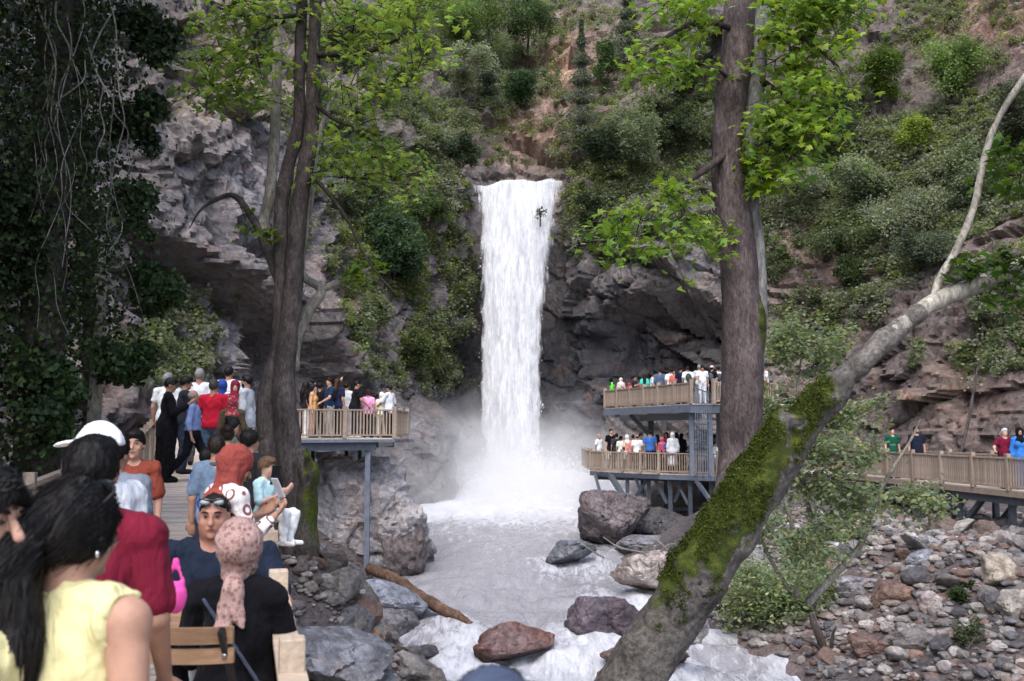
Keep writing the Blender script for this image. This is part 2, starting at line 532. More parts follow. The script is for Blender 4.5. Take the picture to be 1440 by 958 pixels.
def mat_bark(name, c1, c2, scale=1.0, spots=True, bstr=0.8, moss=False, vertical=0.35):
    m, nt, b = nmat(name)
    L = nt.links
    co = coords(nt)
    mp = N(nt, 'ShaderNodeMapping'); mp.inputs['Scale'].default_value = (1, 1, vertical); L.new(co, mp.inputs[0])
    n1 = noise_node(nt, mp.outputs[0], 5 * scale, 6, 0.7, 0.4)
    n2 = noise_node(nt, mp.outputs[0], 26 * scale, 5, 0.7, 0.2)
    n3 = noise_node(nt, co, 1.6 * scale, 4, 0.6)
    r = ramp(nt, n1.outputs[0], [(0.3, c1), (0.7, c2)])
    col = r.outputs[0]
    r3 = ramp(nt, n3.outputs[0], [(0.3, g3(.6)), (0.7, g3(1.35))])
    col = mix(nt, 'MULTIPLY', 1.0, col, r3.outputs[0])
    r2 = ramp(nt, n2.outputs[0], [(0.35, g3(.45)), (0.62, g3(1.3))])
    col = mix(nt, 'MULTIPLY', 0.9, col, r2.outputs[0])
    if spots:
        vo = N(nt, 'ShaderNodeTexVoronoi'); vo.inputs['Scale'].default_value = 32 * scale; L.new(mp.outputs[0], vo.inputs['Vector'])
        sp = ramp(nt, vo.outputs['Distance'], [(0.12, (1, 1, 1)), (0.3, (0, 0, 0))])
        col = mix(nt, 'MIX', sp.outputs[0], col, mix(nt, 'MULTIPLY', 1, col, g3(1.6)))
    nb = bump(nt, None, n1.outputs[0], bstr, 0.05 / scale)
    if moss:
        at = N(nt, 'ShaderNodeAttribute', attribute_name='tint')
        sep = N(nt, 'ShaderNodeSeparateColor'); L.new(at.outputs['Color'], sep.inputs[0])
        nm = noise_node(nt, co, 60, 4, 0.7); nm2 = noise_node(nt, co, 7, 5, 0.65)
        mc = ramp(nt, nm2.outputs[0], [(0.3, (.016, .021, .006)), (0.5, (.042, .056, .009)), (0.72, (.095, .108, .016))])
        mc2 = mix(nt, 'MULTIPLY', .8, mc.outputs[0], ramp(nt, nm.outputs[0], [(0.3, g3(.5)), (0.7, g3(1.5))]).outputs[0])
        ma = N(nt, 'ShaderNodeMath', operation='ADD'); mb = N(nt, 'ShaderNodeMath', operation='SUBTRACT'); mb.inputs[1].default_value = .5
        L.new(nm2.outputs[0], mb.inputs[0]); L.new(sep.outputs[0], ma.inputs[0]); L.new(mb.outputs[0], ma.inputs[1])
        mf = ramp(nt, ma.outputs[0], [(0.42, (0, 0, 0)), (0.56, (1, 1, 1))])
        col = mix(nt, 'MIX', mf.outputs[0], col, mc2)
        nb = bump(nt, None, nm.outputs[0], 0.8, 0.02, nb)
    L.new(col, b.inputs['Base Color'])
    b.inputs['Roughness'].default_value = 0.85
    b.inputs['Specular IOR Level'].default_value = 0.2
    bump(nt, b, n2.outputs[0], bstr, 0.012 / scale, nb)
    return m

def mat_wood(name, c, var=0.3, scale=1.0, rough=0.65):
    m, nt, b = nmat(name); L = nt.links
    co = coords(nt)
    at = N(nt, 'ShaderNodeAttribute', attribute_name='tint')
    n1 = noise_node(nt, co, 3 * scale, 5, 0.6, 1.0)
    mp = N(nt, 'ShaderNodeMapping'); mp.inputs['Scale'].default_value = (4, 30, 30); L.new(co, mp.inputs[0])
    n2 = noise_node(nt, mp.outputs[0], 1.3 * scale, 4, 0.6, 0.4)
    oi = N(nt, 'ShaderNodeObjectInfo')
    vr = N(nt, 'ShaderNodeMapRange'); vr.inputs[3].default_value = 0.82; vr.inputs[4].default_value = 1.18; L.new(oi.outputs['Random'], vr.inputs[0])
    col = mix(nt, 'MULTIPLY', 1.0, c, ramp(nt, n1.outputs[0], [(0.3, g3(1 - var)), (0.7, g3(1 + var))]).outputs[0])
    col = mix(nt, 'MULTIPLY', 0.7, col, ramp(nt, n2.outputs[0], [(0.35, g3(.72)), (0.65, g3(1.18))]).outputs[0])
    col = mix(nt, 'MULTIPLY', 1.0, col, at.outputs['Color'])
    mv = N(nt, 'ShaderNodeVectorMath', operation='SCALE'); L.new(col, mv.inputs[0]); L.new(vr.outputs[0], mv.inputs['Scale'])
    L.new(mv.outputs[0], b.inputs['Base Color'])
    b.inputs['Roughness'].default_value = rough; b.inputs['Specular IOR Level'].default_value = 0.25
    bump(nt, b, n2.outputs[0], 0.35, 0.004)
    return m

def mat_plain(name, c, rough=0.5, metal=0.0, var=0.12, nscale=6.0, spec=0.4):
    m, nt, b = nmat(name)
    co = coords(nt)
    n1 = noise_node(nt, co, nscale, 4, 0.6)
    col = mix(nt, 'MULTIPLY', 1.0, c, ramp(nt, n1.outputs[0], [(0.3, g3(1 - var)), (0.7, g3(1 + var))]).outputs[0])
    nt.links.new(col, b.inputs['Base Color'])
    b.inputs['Roughness'].default_value = rough; b.inputs['Metallic'].default_value = metal
    b.inputs['Specular IOR Level'].default_value = spec
    return m

def cloth(c, pattern=None, c2=None, scale=30.0):
    key = ('cloth', tuple(c), pattern, c2, scale)
    if key in MATS: return MATS[key]
    m, nt, b = nmat('cloth'); L = nt.links
    co = coords(nt)
    n1 = noise_node(nt, co, 9, 4, 0.6)
    col = mix(nt, 'MULTIPLY', 1.0, c, ramp(nt, n1.outputs[0], [(0.3, g3(.84)), (0.7, g3(1.14))]).outputs[0])
    if pattern == 'floral':
        vo = N(nt, 'ShaderNodeTexVoronoi'); vo.inputs['Scale'].default_value = scale; L.new(co, vo.inputs['Vector'])
        r1 = ramp(nt, vo.outputs['Distance'], [(0.15, (1, 1, 1)), (0.25, (.2, .2, .2)), (0.33, (.7, .7, .7)), (0.48, (0, 0, 0))])
        col = mix(nt, 'MIX', r1.outputs[0], col, c2)
        vo2 = N(nt, 'ShaderNodeTexVoronoi'); vo2.inputs['Scale'].default_value = scale * 2.3; L.new(co, vo2.inputs['Vector'])
        r2 = ramp(nt, vo2.outputs['Distance'], [(0.14, (1, 1, 1)), (0.24, (0, 0, 0))])
        col = mix(nt, 'MIX', r2.outputs[0], col, tuple(x * .35 for x in c2))
    elif pattern == 'rings':
        vo = N(nt, 'ShaderNodeTexVoronoi'); vo.inputs['Scale'].default_value = scale; vo.inputs['Randomness'].default_value = .6; L.new(co, vo.inputs['Vector'])
        r1 = ramp(nt, vo.outputs['Distance'], [(0.30, (0, 0, 0)), (0.36, (1, 1, 1)), (0.46, (1, 1, 1)), (0.52, (0, 0, 0))])
        col = mix(nt, 'MIX', r1.outputs[0], col, c2)
    elif pattern == 'dots':
        vo = N(nt, 'ShaderNodeTexVoronoi'); vo.inputs['Scale'].default_value = scale; L.new(co, vo.inputs['Vector'])
        r1 = ramp(nt, vo.outputs['Distance'], [(0.16, (1, 1, 1)), (0.24, (0, 0, 0))])
        col = mix(nt, 'MIX', r1.outputs[0], col, c2)
    elif pattern == 'stripes':
        wv = N(nt, 'ShaderNodeTexWave', bands_direction='Z'); wv.inputs['Scale'].default_value = scale; L.new(co, wv.inputs['Vector'])
        r1 = ramp(nt, wv.outputs[1], [(0.55, (0, 0, 0)), (0.65, (1, 1, 1))])
        col = mix(nt, 'MIX', r1.outputs[0], col, c2)
    L.new(col, b.inputs['Base Color'])
    b.inputs['Roughness'].default_value = 0.9; b.inputs['Specular IOR Level'].default_value = 0.06
    b.inputs['Sheen Weight'].default_value = 0.02
    n2 = noise_node(nt, co, 240, 2, 0.5)
    mpf = N(nt, 'ShaderNodeMapping'); mpf.inputs['Scale'].default_value = (11, 11, 4.5); mpf.inputs['Rotation'].default_value = (.3, .5, .2); L.new(co, mpf.inputs[0])
    n4 = noise_node(nt, mpf.outputs[0], 1.0, 3, 0.5, 1.4)
    nb = bump(nt, None, n1.outputs[0], 0.3, 0.03)
    nb = bump(nt, None, n4.outputs[0], 0.55, 0.05, nb)
    bump(nt, b, n2.outputs[0], 0.15, 0.002, nb)
    MATS[key] = m
    return m

def skin(c):
    key = ('skin', tuple(c))
    if key in MATS: return MATS[key]
    m, nt, b = nmat('skin'); L = nt.links
    co = coords(nt)
    n1 = noise_node(nt, co, 14, 4, 0.6); n2 = noise_node(nt, co, 130, 3, 0.6)
    col = mix(nt, 'MULTIPLY', 1.0, c, ramp(nt, n1.outputs[0], [(0.3, (.82, .76, .76)), (0.7, (1.12, 1.06, 1.04))]).outputs[0])
    L.new(col, b.inputs['Base Color'])
    b.inputs['Roughness'].default_value = 0.6; b.inputs['Specular IOR Level'].default_value = 0.28
    b.inputs['Subsurface Weight'].default_value = 0.08
    b.inputs['Subsurface Radius'].default_value = (0.02, 0.008, 0.005)
    b.inputs['Subsurface Scale'].default_value = 0.4
    bump(nt, b, n2.outputs[0], 0.12, 0.002)
    MATS[key] = m
    return m

def hairm(c):
    key = ('hair', tuple(c))
    if key in MATS: return MATS[key]
    m, nt, b = nmat('hair'); L = nt.links
    co = coords(nt)
    mp = N(nt, 'ShaderNodeMapping'); mp.inputs['Scale'].default_value = (110, 110, 9); L.new(co, mp.inputs[0])
    n1 = noise_node(nt, mp.outputs[0], 1.0, 3, 0.6, 0.5)
    col = mix(nt, 'MULTIPLY', 1.0, c, ramp(nt, n1.outputs[0], [(0.3, g3(.5)), (0.7, g3(1.5))]).outputs[0])
    L.new(col, b.inputs['Base Color'])
    b.inputs['Roughness'].default_value = 0.5; b.inputs['Specular IOR Level'].default_value = 0.18
    bump(nt, b, n1.outputs[0], 0.6, 0.006)
    MATS[key] = m
    return m

M_CLIFF = mat_rock('cliff_rock', 1.0, 0.7, 0.9)
M_BOULDER = mat_rock('boulder_stone', 1.7, 0.6, 0.8)
M_LOOSE = mat_rock('loose_stone', 3.0, 0.75, 0.6, base=None, randomize=True, cracks=False)
M_GROUND = mat_rock('bank_gravel', 4.0, 0.9, 0.9)
M_LEAF = mat_leaf('leaf', 0.5, 0.45)
M_DLEAF = mat_leaf('dark_leaf', 0.22, 0.55)
M_BARK = mat_bark('plane_bark', (.028, .022, .021), (.105, .085, .08), 1.0)
M_DBARK = mat_bark('dark_bark', (.022, .017, .015), (.075, .06, .052), 1.0)
M_PBARK = mat_bark('pale_bark', (.17, .155, .13), (.36, .33, .28), 1.0, spots=False, bstr=.5)
M_MBARK = mat_bark('mossy_bark', (.06, .052, .046), (.2, .18, .165), 0.8, spots=False, moss=True, vertical=1.0)
M_VINE = mat_bark('vine_bark', (.1, .09, .08), (.26, .24, .22), 2.0, spots=False)
M_LOG = mat_bark('log_bark', (.04, .024, .018), (.20, .12, .08), .8, spots=False, bstr=1.2)
M_RAIL = mat_wood('rail_wood', (.30, .235, .185), .18)
M_RAILPALE = mat_wood('pale_rail_wood', (.47, .375, .285), .12)
M_DECK = mat_wood('deck_wood', (.56, .465, .385), .2)
M_CHAIRW = mat_wood('chair_wood', (.34, .20, .115), .15)
M_STEEL = mat_plain('painted_steel', (.055, .065, .085), .45, 0.0, .25)
M_STEELL = mat_plain('grey_painted_steel', (.12, .14, .18), .5, 0.0, .25)
M_BLACK = mat_plain('black_plastic', (.01, .01, .011), .35)
M_LENS = mat_plain('dark_lens', (.06, .07, .08), .05, 0.6, .05, spec=.8)
M_EYE = mat_plain('eye_dark', (.02, .014, .01), .2)
# ------------------------------------------------------------------ water level, banks and terrain
ZW_Y = np.array([-10, 10, 18, 24, 30, 36, 42, 50, 62, 90.0])
ZW_Z = np.array([-7.6, -6.0, -5.2, -4.5, -3.9, -3.3, -2.7, -2.3, -2.05, -2.0])
def zwater(y): return np.interp(y, ZW_Y, ZW_Z)
XL_Y = np.array([-10, 10, 18, 24.6, 30, 34, 39, 45, 55, 64.0])
XL_X = np.array([.3, -.6, -1.6, -2.9, -4.0, -4.2, -4.6, -5.6, -5.6, -4])
XR_Y = np.array([-10, 10, 18, 24.8, 29.8, 33, 39, 47, 55, 64.0])
XR_X = np.array([13, 11, 9.4, 7.6, 5.9, 5.2, 3.9, 4.6, 6.2, 4])
def xl(y): return np.interp(y, XL_Y, XL_X)
def xr(y): return np.interp(y, XR_Y, XR_X)
def zdeck(y): return 0.045 * np.maximum(np.asarray(y, float) - 3.0, 0) * (np.asarray(y) < 99)

def terrain_z(x, y, noise=True):
    x = np.asarray(x, float); y = np.asarray(y, float)
    zw = zwater(y)
    el = xl(y) - x; er = x - xr(y)
    zl = np.minimum(zw + .15 + .62 * el, zdeck(y) - .95 + .12 * np.maximum(el - 6, 0))
    top = np.interp(y, [10, 24, 34, 48], [-1.6, -1.5, -1.1, .2])
    zr = np.minimum(zw + .1 + .52 * er, top + .03 * np.maximum(er - 7, 0))
    zc = zw - .75
    z = np.where(el > 0, zl, np.where(er > 0, zr, zc + .0))
    e = np.maximum(el, er)
    z = np.where((e > -1.2) & (e <= 0), zw - .75 * np.minimum(1, -e / 1.2) + .1, z)
    z = np.maximum(z, -.02 - 1.35 * np.maximum(np.hypot(x + 3.35, (y - 14.2) * .8) - .75, 0))
    z = z - 2.2 * np.exp(-((x - 7.2) / 4.0) ** 2 - ((y - 43.8) / 3.8) ** 2)
    if noise:
        Q = np.stack([x, y, 0 * x], -1)
        amp = np.where(e > -.5, 1, .3)
        z = z + amp * (.28 * fbm(Q * .45, 4, 5) + .10 * fbm(Q * 1.9, 3, 9))
    return z

gx = np.linspace(-34, 44, 340); gy = np.linspace(-12, 72, 360)
X, Y = np.meshgrid(gx, gy, indexing='ij')
Z = terrain_z(X, Y)
V = np.stack([X, Y, Z], -1).reshape(-1, 3)
i = np.arange(339)[:, None] * 360 + np.arange(359)[None]
F = np.stack([i, i + 360, i + 361, i + 1], -1).reshape(-1, 4)
nz = fbm(V * .3, 4, 21)[:, None]
T = np.array((.115, .10, .098)) * (1 + .5 * nz) * np.array((1, 1, 1)) + np.clip(nz, 0, 1) * np.array((.05, .01, -.01))
ground = obj('ground', V, F, M_GROUND, None, True, T)
tag(ground, kind='structure')

# ------------------------------------------------------------------ cliff (one sheet that follows the gorge wall and leans back with height)
#        x     y    slope1  break(h)  slope2     (h measured from z = -3)
CP = np.array([
    (-30, -8, .25, 16, .7), (-22, 6, .2, 16, .6), (-16, 16, .2, 16, .6), (-12.4, 25, .22, 15, .55),
    (-10.8, 33, .25, 15, .6), (-8.0, 42, .28, 16, .62), (-6.0, 52, .25, 17, .66), (-3.6, 60.2, .12, 21.5, .74),
    (-2.4, 63.2, .05, 20.4, 1.02), (0.5, 63.9, .03, 20.0, 1.14), (2.9, 63.2, .05, 20.4, 1.04), (4.2, 60.8, .10, 19, .74),
    (6.6, 59, .12, 14, .66), (9.5, 57.5, .10, 11, .66), (12.3, 54, .25, 10, .7), (14.8, 49.5, .36, 9, .74),
    (16.8, 44.5, .42, 9, .76), (18.8, 39.5, .42, 9, .74), (21.2, 33.5, .42, 9, .72), (25, 25, .4, 9, .7), (31, 14, .4, 9, .7), (38, 0, .4, 9, .7)], float)
NS, NH = 820, 300
cpr = catmull(CP, 2400)
seglen = np.concatenate([[0], np.cumsum(np.linalg.norm(np.diff(cpr[:, :2], axis=0), axis=1))])
# more samples where the photo looks at the wall
sx, sy_, _ = proj(np.stack([cpr[:, 0], cpr[:, 1], np.full(len(cpr), 5.0)], 1))
wgt = np.where((sx > -250) & (sx < 1700) & (cpr[:, 1] > 3), 1.0, .3)
cw = np.concatenate([[0], np.cumsum(np.diff(seglen) * wgt[1:])])
u = np.interp(np.linspace(0, cw[-1], NS), cw, np.arange(len(cpr)))
sm = np.stack([np.interp(u, np.arange(len(cpr)), cpr[:, k]) for k in range(5)], 1)
tan = np.gradient(sm[:, :2], axis=0)
nrm = np.stack([-tan[:, 1], tan[:, 0]], 1); nrm /= np.linalg.norm(nrm, axis=1)[:, None]
for _ in range(30):
    nrm[1:-1] = (nrm[:-2] + 2 * nrm[1:-1] + nrm[2:]) / 4
nrm /= np.linalg.norm(nrm, axis=1)[:, None]
if (nrm[NS // 2] @ np.array((0, 1.0))) < 0: nrm = -nrm
hh = np.concatenate([np.linspace(-4.5, 24, 200, endpoint=False), np.linspace(24, 56, 100)])
Hh = hh[None, :]
s1, hb, s2 = sm[:, 2:3], sm[:, 3:4], sm[:, 4:5]
# soft knee
kn = 1.2
over = kn * np.log1p(np.exp(np.clip((Hh - hb) / kn, -30, 30)))
setb = s1 * np.maximum(np.minimum(Hh, hb), -4.5) + (s2) * over
setb = setb + .0 * Hh
Px = sm[:, 0:1] + nrm[:, 0:1] * setb
Py = sm[:, 1:2] + nrm[:, 1:2] * setb
Pz = Hh - 3.0 + 0 * Px
V0 = np.stack([Px, Py, Pz], -1)
px0, py0, f0 = proj(V0)
# displacement along the wall's outward normal; negative pushes into the gorge
Q = V0
w1 = fbm(Q * .12, 3, 40)
big = ridged(Q * np.array((.13, .13, .16)) + w1[..., None] * .5, 4, 3)
mid = ridged(Q * .42, 4, 13)
# tilted strata: slabs dipping to the lower right on the left wall, to the lower left on the right wall
left = sst(4, -6, V0[..., 0])
dip = np.where(V0[..., 0] < 0, 1, -1)
tt = (V0[..., 2] * .82 + dip * (V0[..., 0] * .35 + V0[..., 1] * .25)) * .75 + 1.3 * fbm(Q * .2, 3, 50)
ft = tt - np.floor(tt)
strata = np.where(ft < .72, ft / .72, (1 - ft) / .28) - .5
sm_amp = .6 + .4 * fbm(Q * .15, 2, 77)
fine = fbm(Q * 1.3, 4, 23); fine2 = ridged(Q * 3.4, 3, 29)
sk = np.stack([V0[..., 0] * .9 + dip * V0[..., 2] * .35, V0[..., 1] * .9, V0[..., 2] * 1.0 - dip * (V0[..., 0] * .75 + V0[..., 1] * .4)], -1)
fa1, e1 = facet(sk * np.array((.15, .15, .19)), 101, .25)
fa2, e2 = facet(sk * np.array((.38, .38, .52)), 111, .3)
fa3, e3 = facet(sk * np.array((1.1, 1.1, 1.5)), 121, .3)
disp = -.55 * big - .22 * mid - 1.35 * fa1 - .70 * fa2 - .22 * fa3 - .22 * strata * sm_amp - .12 * fine - .05 * fine2 + .38 * sst(.10, .0, e2) + .10 * sst(.13, .0, e3)
disp = disp * (1 - .35 * sst(1030, 1120, px0) * (V0[..., 0] > 0))
# features of this wall
t = py0 - (335 + (px0 - 225) * .80) + 26 * fbm(Q * .3, 3, 61)
mk = sst(150, 240, px0) * sst(480, 400, px0) * (f0 < 46)
disp = disp + mk * (2.3 * sst(-4, 10, t) * np.exp(-np.maximum(t, 0) / 62) - 1.3 * sst(-95, -20, t) * sst(8, -6, t))
t2 = py0 - (430 + (px0 - 215) * .95) + 20 * fbm(Q * .35, 3, 63)
disp = disp + mk * (.8 * sst(-4, 8, t2) * np.exp(-np.maximum(t2, 0) / 40))
e = ((px0 - 935) / 125) ** 2 + ((py0 - 492) / 82) ** 2 + .35 * fbm(Q * .3, 3, 66)
bt = ((px0 - 588) / 62) ** 2 + ((py0 - 650) / 75) ** 2
disp = disp * (1 - .5 * sst(1.6, .8, bt) * (f0 > 42)) - 2.6 * sst(1.7, .4, bt) * (f0 > 42) * (V0[..., 0] < -2)
rm = (V0[..., 0] > 4)
disp = disp + rm * 4.2 * sst(1.15, .35, e) - rm * 1.5 * sst(60, 10, np.hypot((px0 - 905) / 1.7, py0 - 398))
# groove of the fall
gr = sst(640, 672, px0) * sst(812, 786, px0) * (f0 > 55)
disp = disp * (1 - .75 * gr * (V0[..., 2] < 19)) + gr * .6
# keep clear of the ravine stream bed
disp = disp + .8 * sst(1.2, .2, np.abs(Px - .4) / 3.0) * sst(17, 19, V0[..., 2])
dv = np.stack([nrm[:, 0:1] + 0 * Px, nrm[:, 1:2] + 0 * Px, .0 * Px - .35 * (over > 1)], -1)
dv /= np.linalg.norm(dv, axis=-1)[..., None]
CV = V0 + dv * disp[..., None]
CVf = CV.reshape(-1, 3)
i = np.arange(NS - 1)[:, None] * NH + np.arange(NH - 1)[None]
F = np.stack([i, i + 1, i + NH + 1, i + NH], -1).reshape(-1, 4)
cpx, cpy, cf = proj(CVf)
# stone colour by place (the stone's own colours: tan, grey violet, rust, wet dark stone by the fall; same dark tone over the cave)
def blob(px, py, x, y, rx, ry): return np.exp(-(((px - x) / rx) ** 2 + ((py - y) / ry) ** 2))
def cliff_tint(px, py, Pn):
    n = fbm(Pn * .22, 4, 91)[:, None]; n2 = fbm(Pn * .7, 4, 95)[:, None]
    c = np.tile(np.array((.172, .154, .148)), (len(px), 1))
    tan_ = np.array((.33, .255, .185)); rust = np.array((.20, .115, .085)); pale = np.array((.36, .35, .37)); wet = np.array((.048, .046, .052)); brn = np.array((.155, .118, .100))
    def mixc(c, col, m): m = np.clip(m, 0, 1)[:, None]; return c * (1 - m) + col * m
    c = mixc(c, brn, sst(980, 1120, px) * .75)
    c = mixc(c, tan_, .8 * blob(px, py, 320, 120, 110, 130) + .4 * n[:, 0])
    c = mixc(c, tan_ * np.array((1.1, .9, .85)), .9 * blob(px, py, 800, 95, 70, 90) + .7 * blob(px, py, 740, 200, 60, 40))
    c = mixc(c, rust * 1.3, .9 * blob(px, py, 1400, 30, 90, 60) + .3 * blob(px, py, 1390, 560, 110, 80) * (n2[:, 0] > -.1) + .7 * blob(px, py, 500, 440, 60, 60) * (n2[:, 0] > -.05) + .55 * blob(px, py, 1110, 330, 70, 60))
    c = mixc(c, pale, .5 * blob(px, py, 380, 250, 110, 90) + .5 * blob(px, py, 990, 375, 45, 18) + .45 * blob(px, py, 300, 480, 60, 50) + .6 * blob(px, py, 590, 610, 50, 40))
    c = mixc(c, wet, .98 * blob(px, py, 635, 510, 65, 170) + .98 * blob(px, py, 805, 540, 75, 160) + .7 * blob(px, py, 930, 500, 130, 70))  # last blob lays the dark tone over the cave
    c = mixc(c, rust, np.clip(n2[:, 0] * 2.0 - .6, 0, .35))
    soil = np.array((.092, .080, .052))
    c = mixc(c, soil, np.clip(.75 + 1.3 * n[:, 0], 0, 1) * .62 * np.clip(sst(330, 180, py) * sst(470, 560, px), 0, 1) * (1 - .8 * blob(px, py, 795, 100, 50, 90)) * (1 - .7 * blob(px, py, 740, 215, 55, 35)) * (1 - .7 * blob(px, py, 1410, 60, 60, 70)))
    return 1.0 * c * (1 + .22 * n + .18 * n2)
CT = cliff_tint(cpx, cpy, CVf)
cliff = obj('cliff', CVf, F, M_CLIFF, None, True, CT)
cliff.data.set_sharp_from_angle(angle=R(24))
tag(cliff, kind='structure')
CN = vnormals(CVf, F)
if CN[(NS // 2) * NH + 100].dot(np.array((0, -1.0, 0))) < 0: CN = -CN
_vis = (cf > 5) & (cpx > -60) & (cpx < 1500) & (cpy > -120) & (cpy < 900)
_vi = np.nonzero(_vis)[0]
def cliff_at(px, py, tol=9):
    d = np.hypot(cpx[_vi] - px, cpy[_vi] - py)
    c = _vi[d < tol]
    if len(c) == 0: c = _vi[[np.argmin(d)]]
    k = c[np.argmin(cf[c])]
    return CVf[k], CN[k]

# ------------------------------------------------------------------ stream
def mat_water():
    m, nt, b = nmat('stream_water'); L = nt.links
    co = coords(nt)
    at = N(nt, 'ShaderNodeAttribute', attribute_name='tint')
    sep = N(nt, 'ShaderNodeSeparateColor'); L.new(at.outputs['Color'], sep.inputs[0])
    mp = N(nt, 'ShaderNodeMapping'); mp.inputs['Scale'].default_value = (1.35, .38, 1); mp.inputs['Rotation'].default_value = (0, 0, .18); L.new(co, mp.inputs[0])
    n1 = noise_node(nt, mp.outputs[0], .85, 6, 0.6, 2.2)
    n2 = noise_node(nt, mp.outputs[0], 3.4, 5, 0.62, 1.8)
    n3 = noise_node(nt, mp.outputs[0], 14, 3, 0.6, .8)
    a1 = N(nt, 'ShaderNodeMath', operation='MULTIPLY_ADD'); a1.inputs[1].default_value = .62; L.new(n1.outputs[0], a1.inputs[0])
    a2 = N(nt, 'ShaderNodeMath', operation='MULTIPLY'); a2.inputs[1].default_value = .38; L.new(n2.outputs[0], a2.inputs[0]); L.new(a2.outputs[0], a1.inputs[2])
    a3 = N(nt, 'ShaderNodeMath', operation='ADD'); L.new(a1.outputs[0], a3.inputs[0])
    s = N(nt, 'ShaderNodeMath', operation='SUBTRACT'); L.new(sep.outputs[0], s.inputs[0]); s.inputs[1].default_value = .5
    L.new(s.outputs[0], a3.inputs[1])
    fm = ramp(nt, a3.outputs[0], [(0.46, g3(0)), (0.54, g3(.35)), (0.66, g3(.7)), (0.85, g3(1))])
    body = mix(nt, 'MIX', n1.outputs[0], (.205, .20, .21), (.355, .35, .37))
    col = mix(nt, 'MIX', fm.outputs[0], body, (.62, .63, .67))
    L.new(col, b.inputs['Base Color'])
    rr = N(nt, 'ShaderNodeMapRange'); rr.inputs[3].default_value = .18; rr.inputs[4].default_value = .75; L.new(fm.outputs[0], rr.inputs[0]); L.new(rr.outputs[0], b.inputs['Roughness'])
    b.inputs['IOR'].default_value = 1.33
    nb = bump(nt, None, a1.outputs[0], .5, .28)
    nb = bump(nt, None, n2.outputs[0], .3, .10, nb)
    bump(nt, b, n3.outputs[0], .15, .03, nb)
    return m
M_WATER = mat_water()
wx = np.linspace(-9.5, 14, 330); wy = np.linspace(8, 64.5, 640)
X, Y = np.meshgrid(wx, wy, indexing='ij')
base = zwater(Y)
Q = np.stack([X, Y * .75, 0 * X], -1)
db = np.hypot((X - 0.0) / 1.25, (Y - 60.5))          # distance from where the fall lands
boil = np.exp(-(db / 7.0) ** 2)
rapid = sst(36, 27, Y) * 1.1 + .3
rock_spots = [(P(715, 905, 26.8), 1.3), (P(852, 878, 28.2), 1.6), (P(800, 776, 36.8), 1.2), (P(905, 808, 32.4), 1.6), (P(600, 915, 26.0), .5), (P(640, 872, 29.3), .6), (P(895, 925, 26), 1.2)]
foamr = 0 * X
for p, r in rock_spots:
    dd = np.hypot(X - p[0], (Y - p[1]) * np.where(Y > p[1], 1.0, .55))
    foamr = foamr + np.exp(-(np.maximum(dd - r * .75, 0) / .75) ** 2)
wav = .15 * fbm(Q * .55, 3, 201) + .045 * fbm(Q * 1.7, 3, 205)
Zw = base + wav * (1 + 1.4 * rapid) + .06 * fbm(Q * 2.6, 3, 207) * rapid + boil * (1.0 + .75 * fbm(Q * .5, 4, 211) + .40 * ridged(Q * 1.4, 3, 215)) + .12 * foamr * (1 + fbm(Q * 1.5, 3, 220))
edge = np.maximum(np.maximum(xl(Y) - X, X - xr(Y)), -3) 
foam = .355 + .76 * np.exp(-(db / 14.0) ** 4) + .02 * sst(33, 25, Y) + .16 * np.minimum(foamr, 1.2) + .06 * np.exp(-(edge / .8) ** 2) + .12 * sst(1, 6, X) * sst(40, 30, Y)
foam = foam + .16 * fbm(Q * .22, 3, 230)
V = np.stack([X, Y, Zw], -1).reshape(-1, 3)
i = np.arange(329)[:, None] * 640 + np.arange(639)[None]
F = np.stack([i, i + 640, i + 641, i + 1], -1).reshape(-1, 4)
stream = obj('stream', V, F, M_WATER, None, True, np.repeat(foam.reshape(-1, 1), 3, 1))
tag(stream, kind='structure')

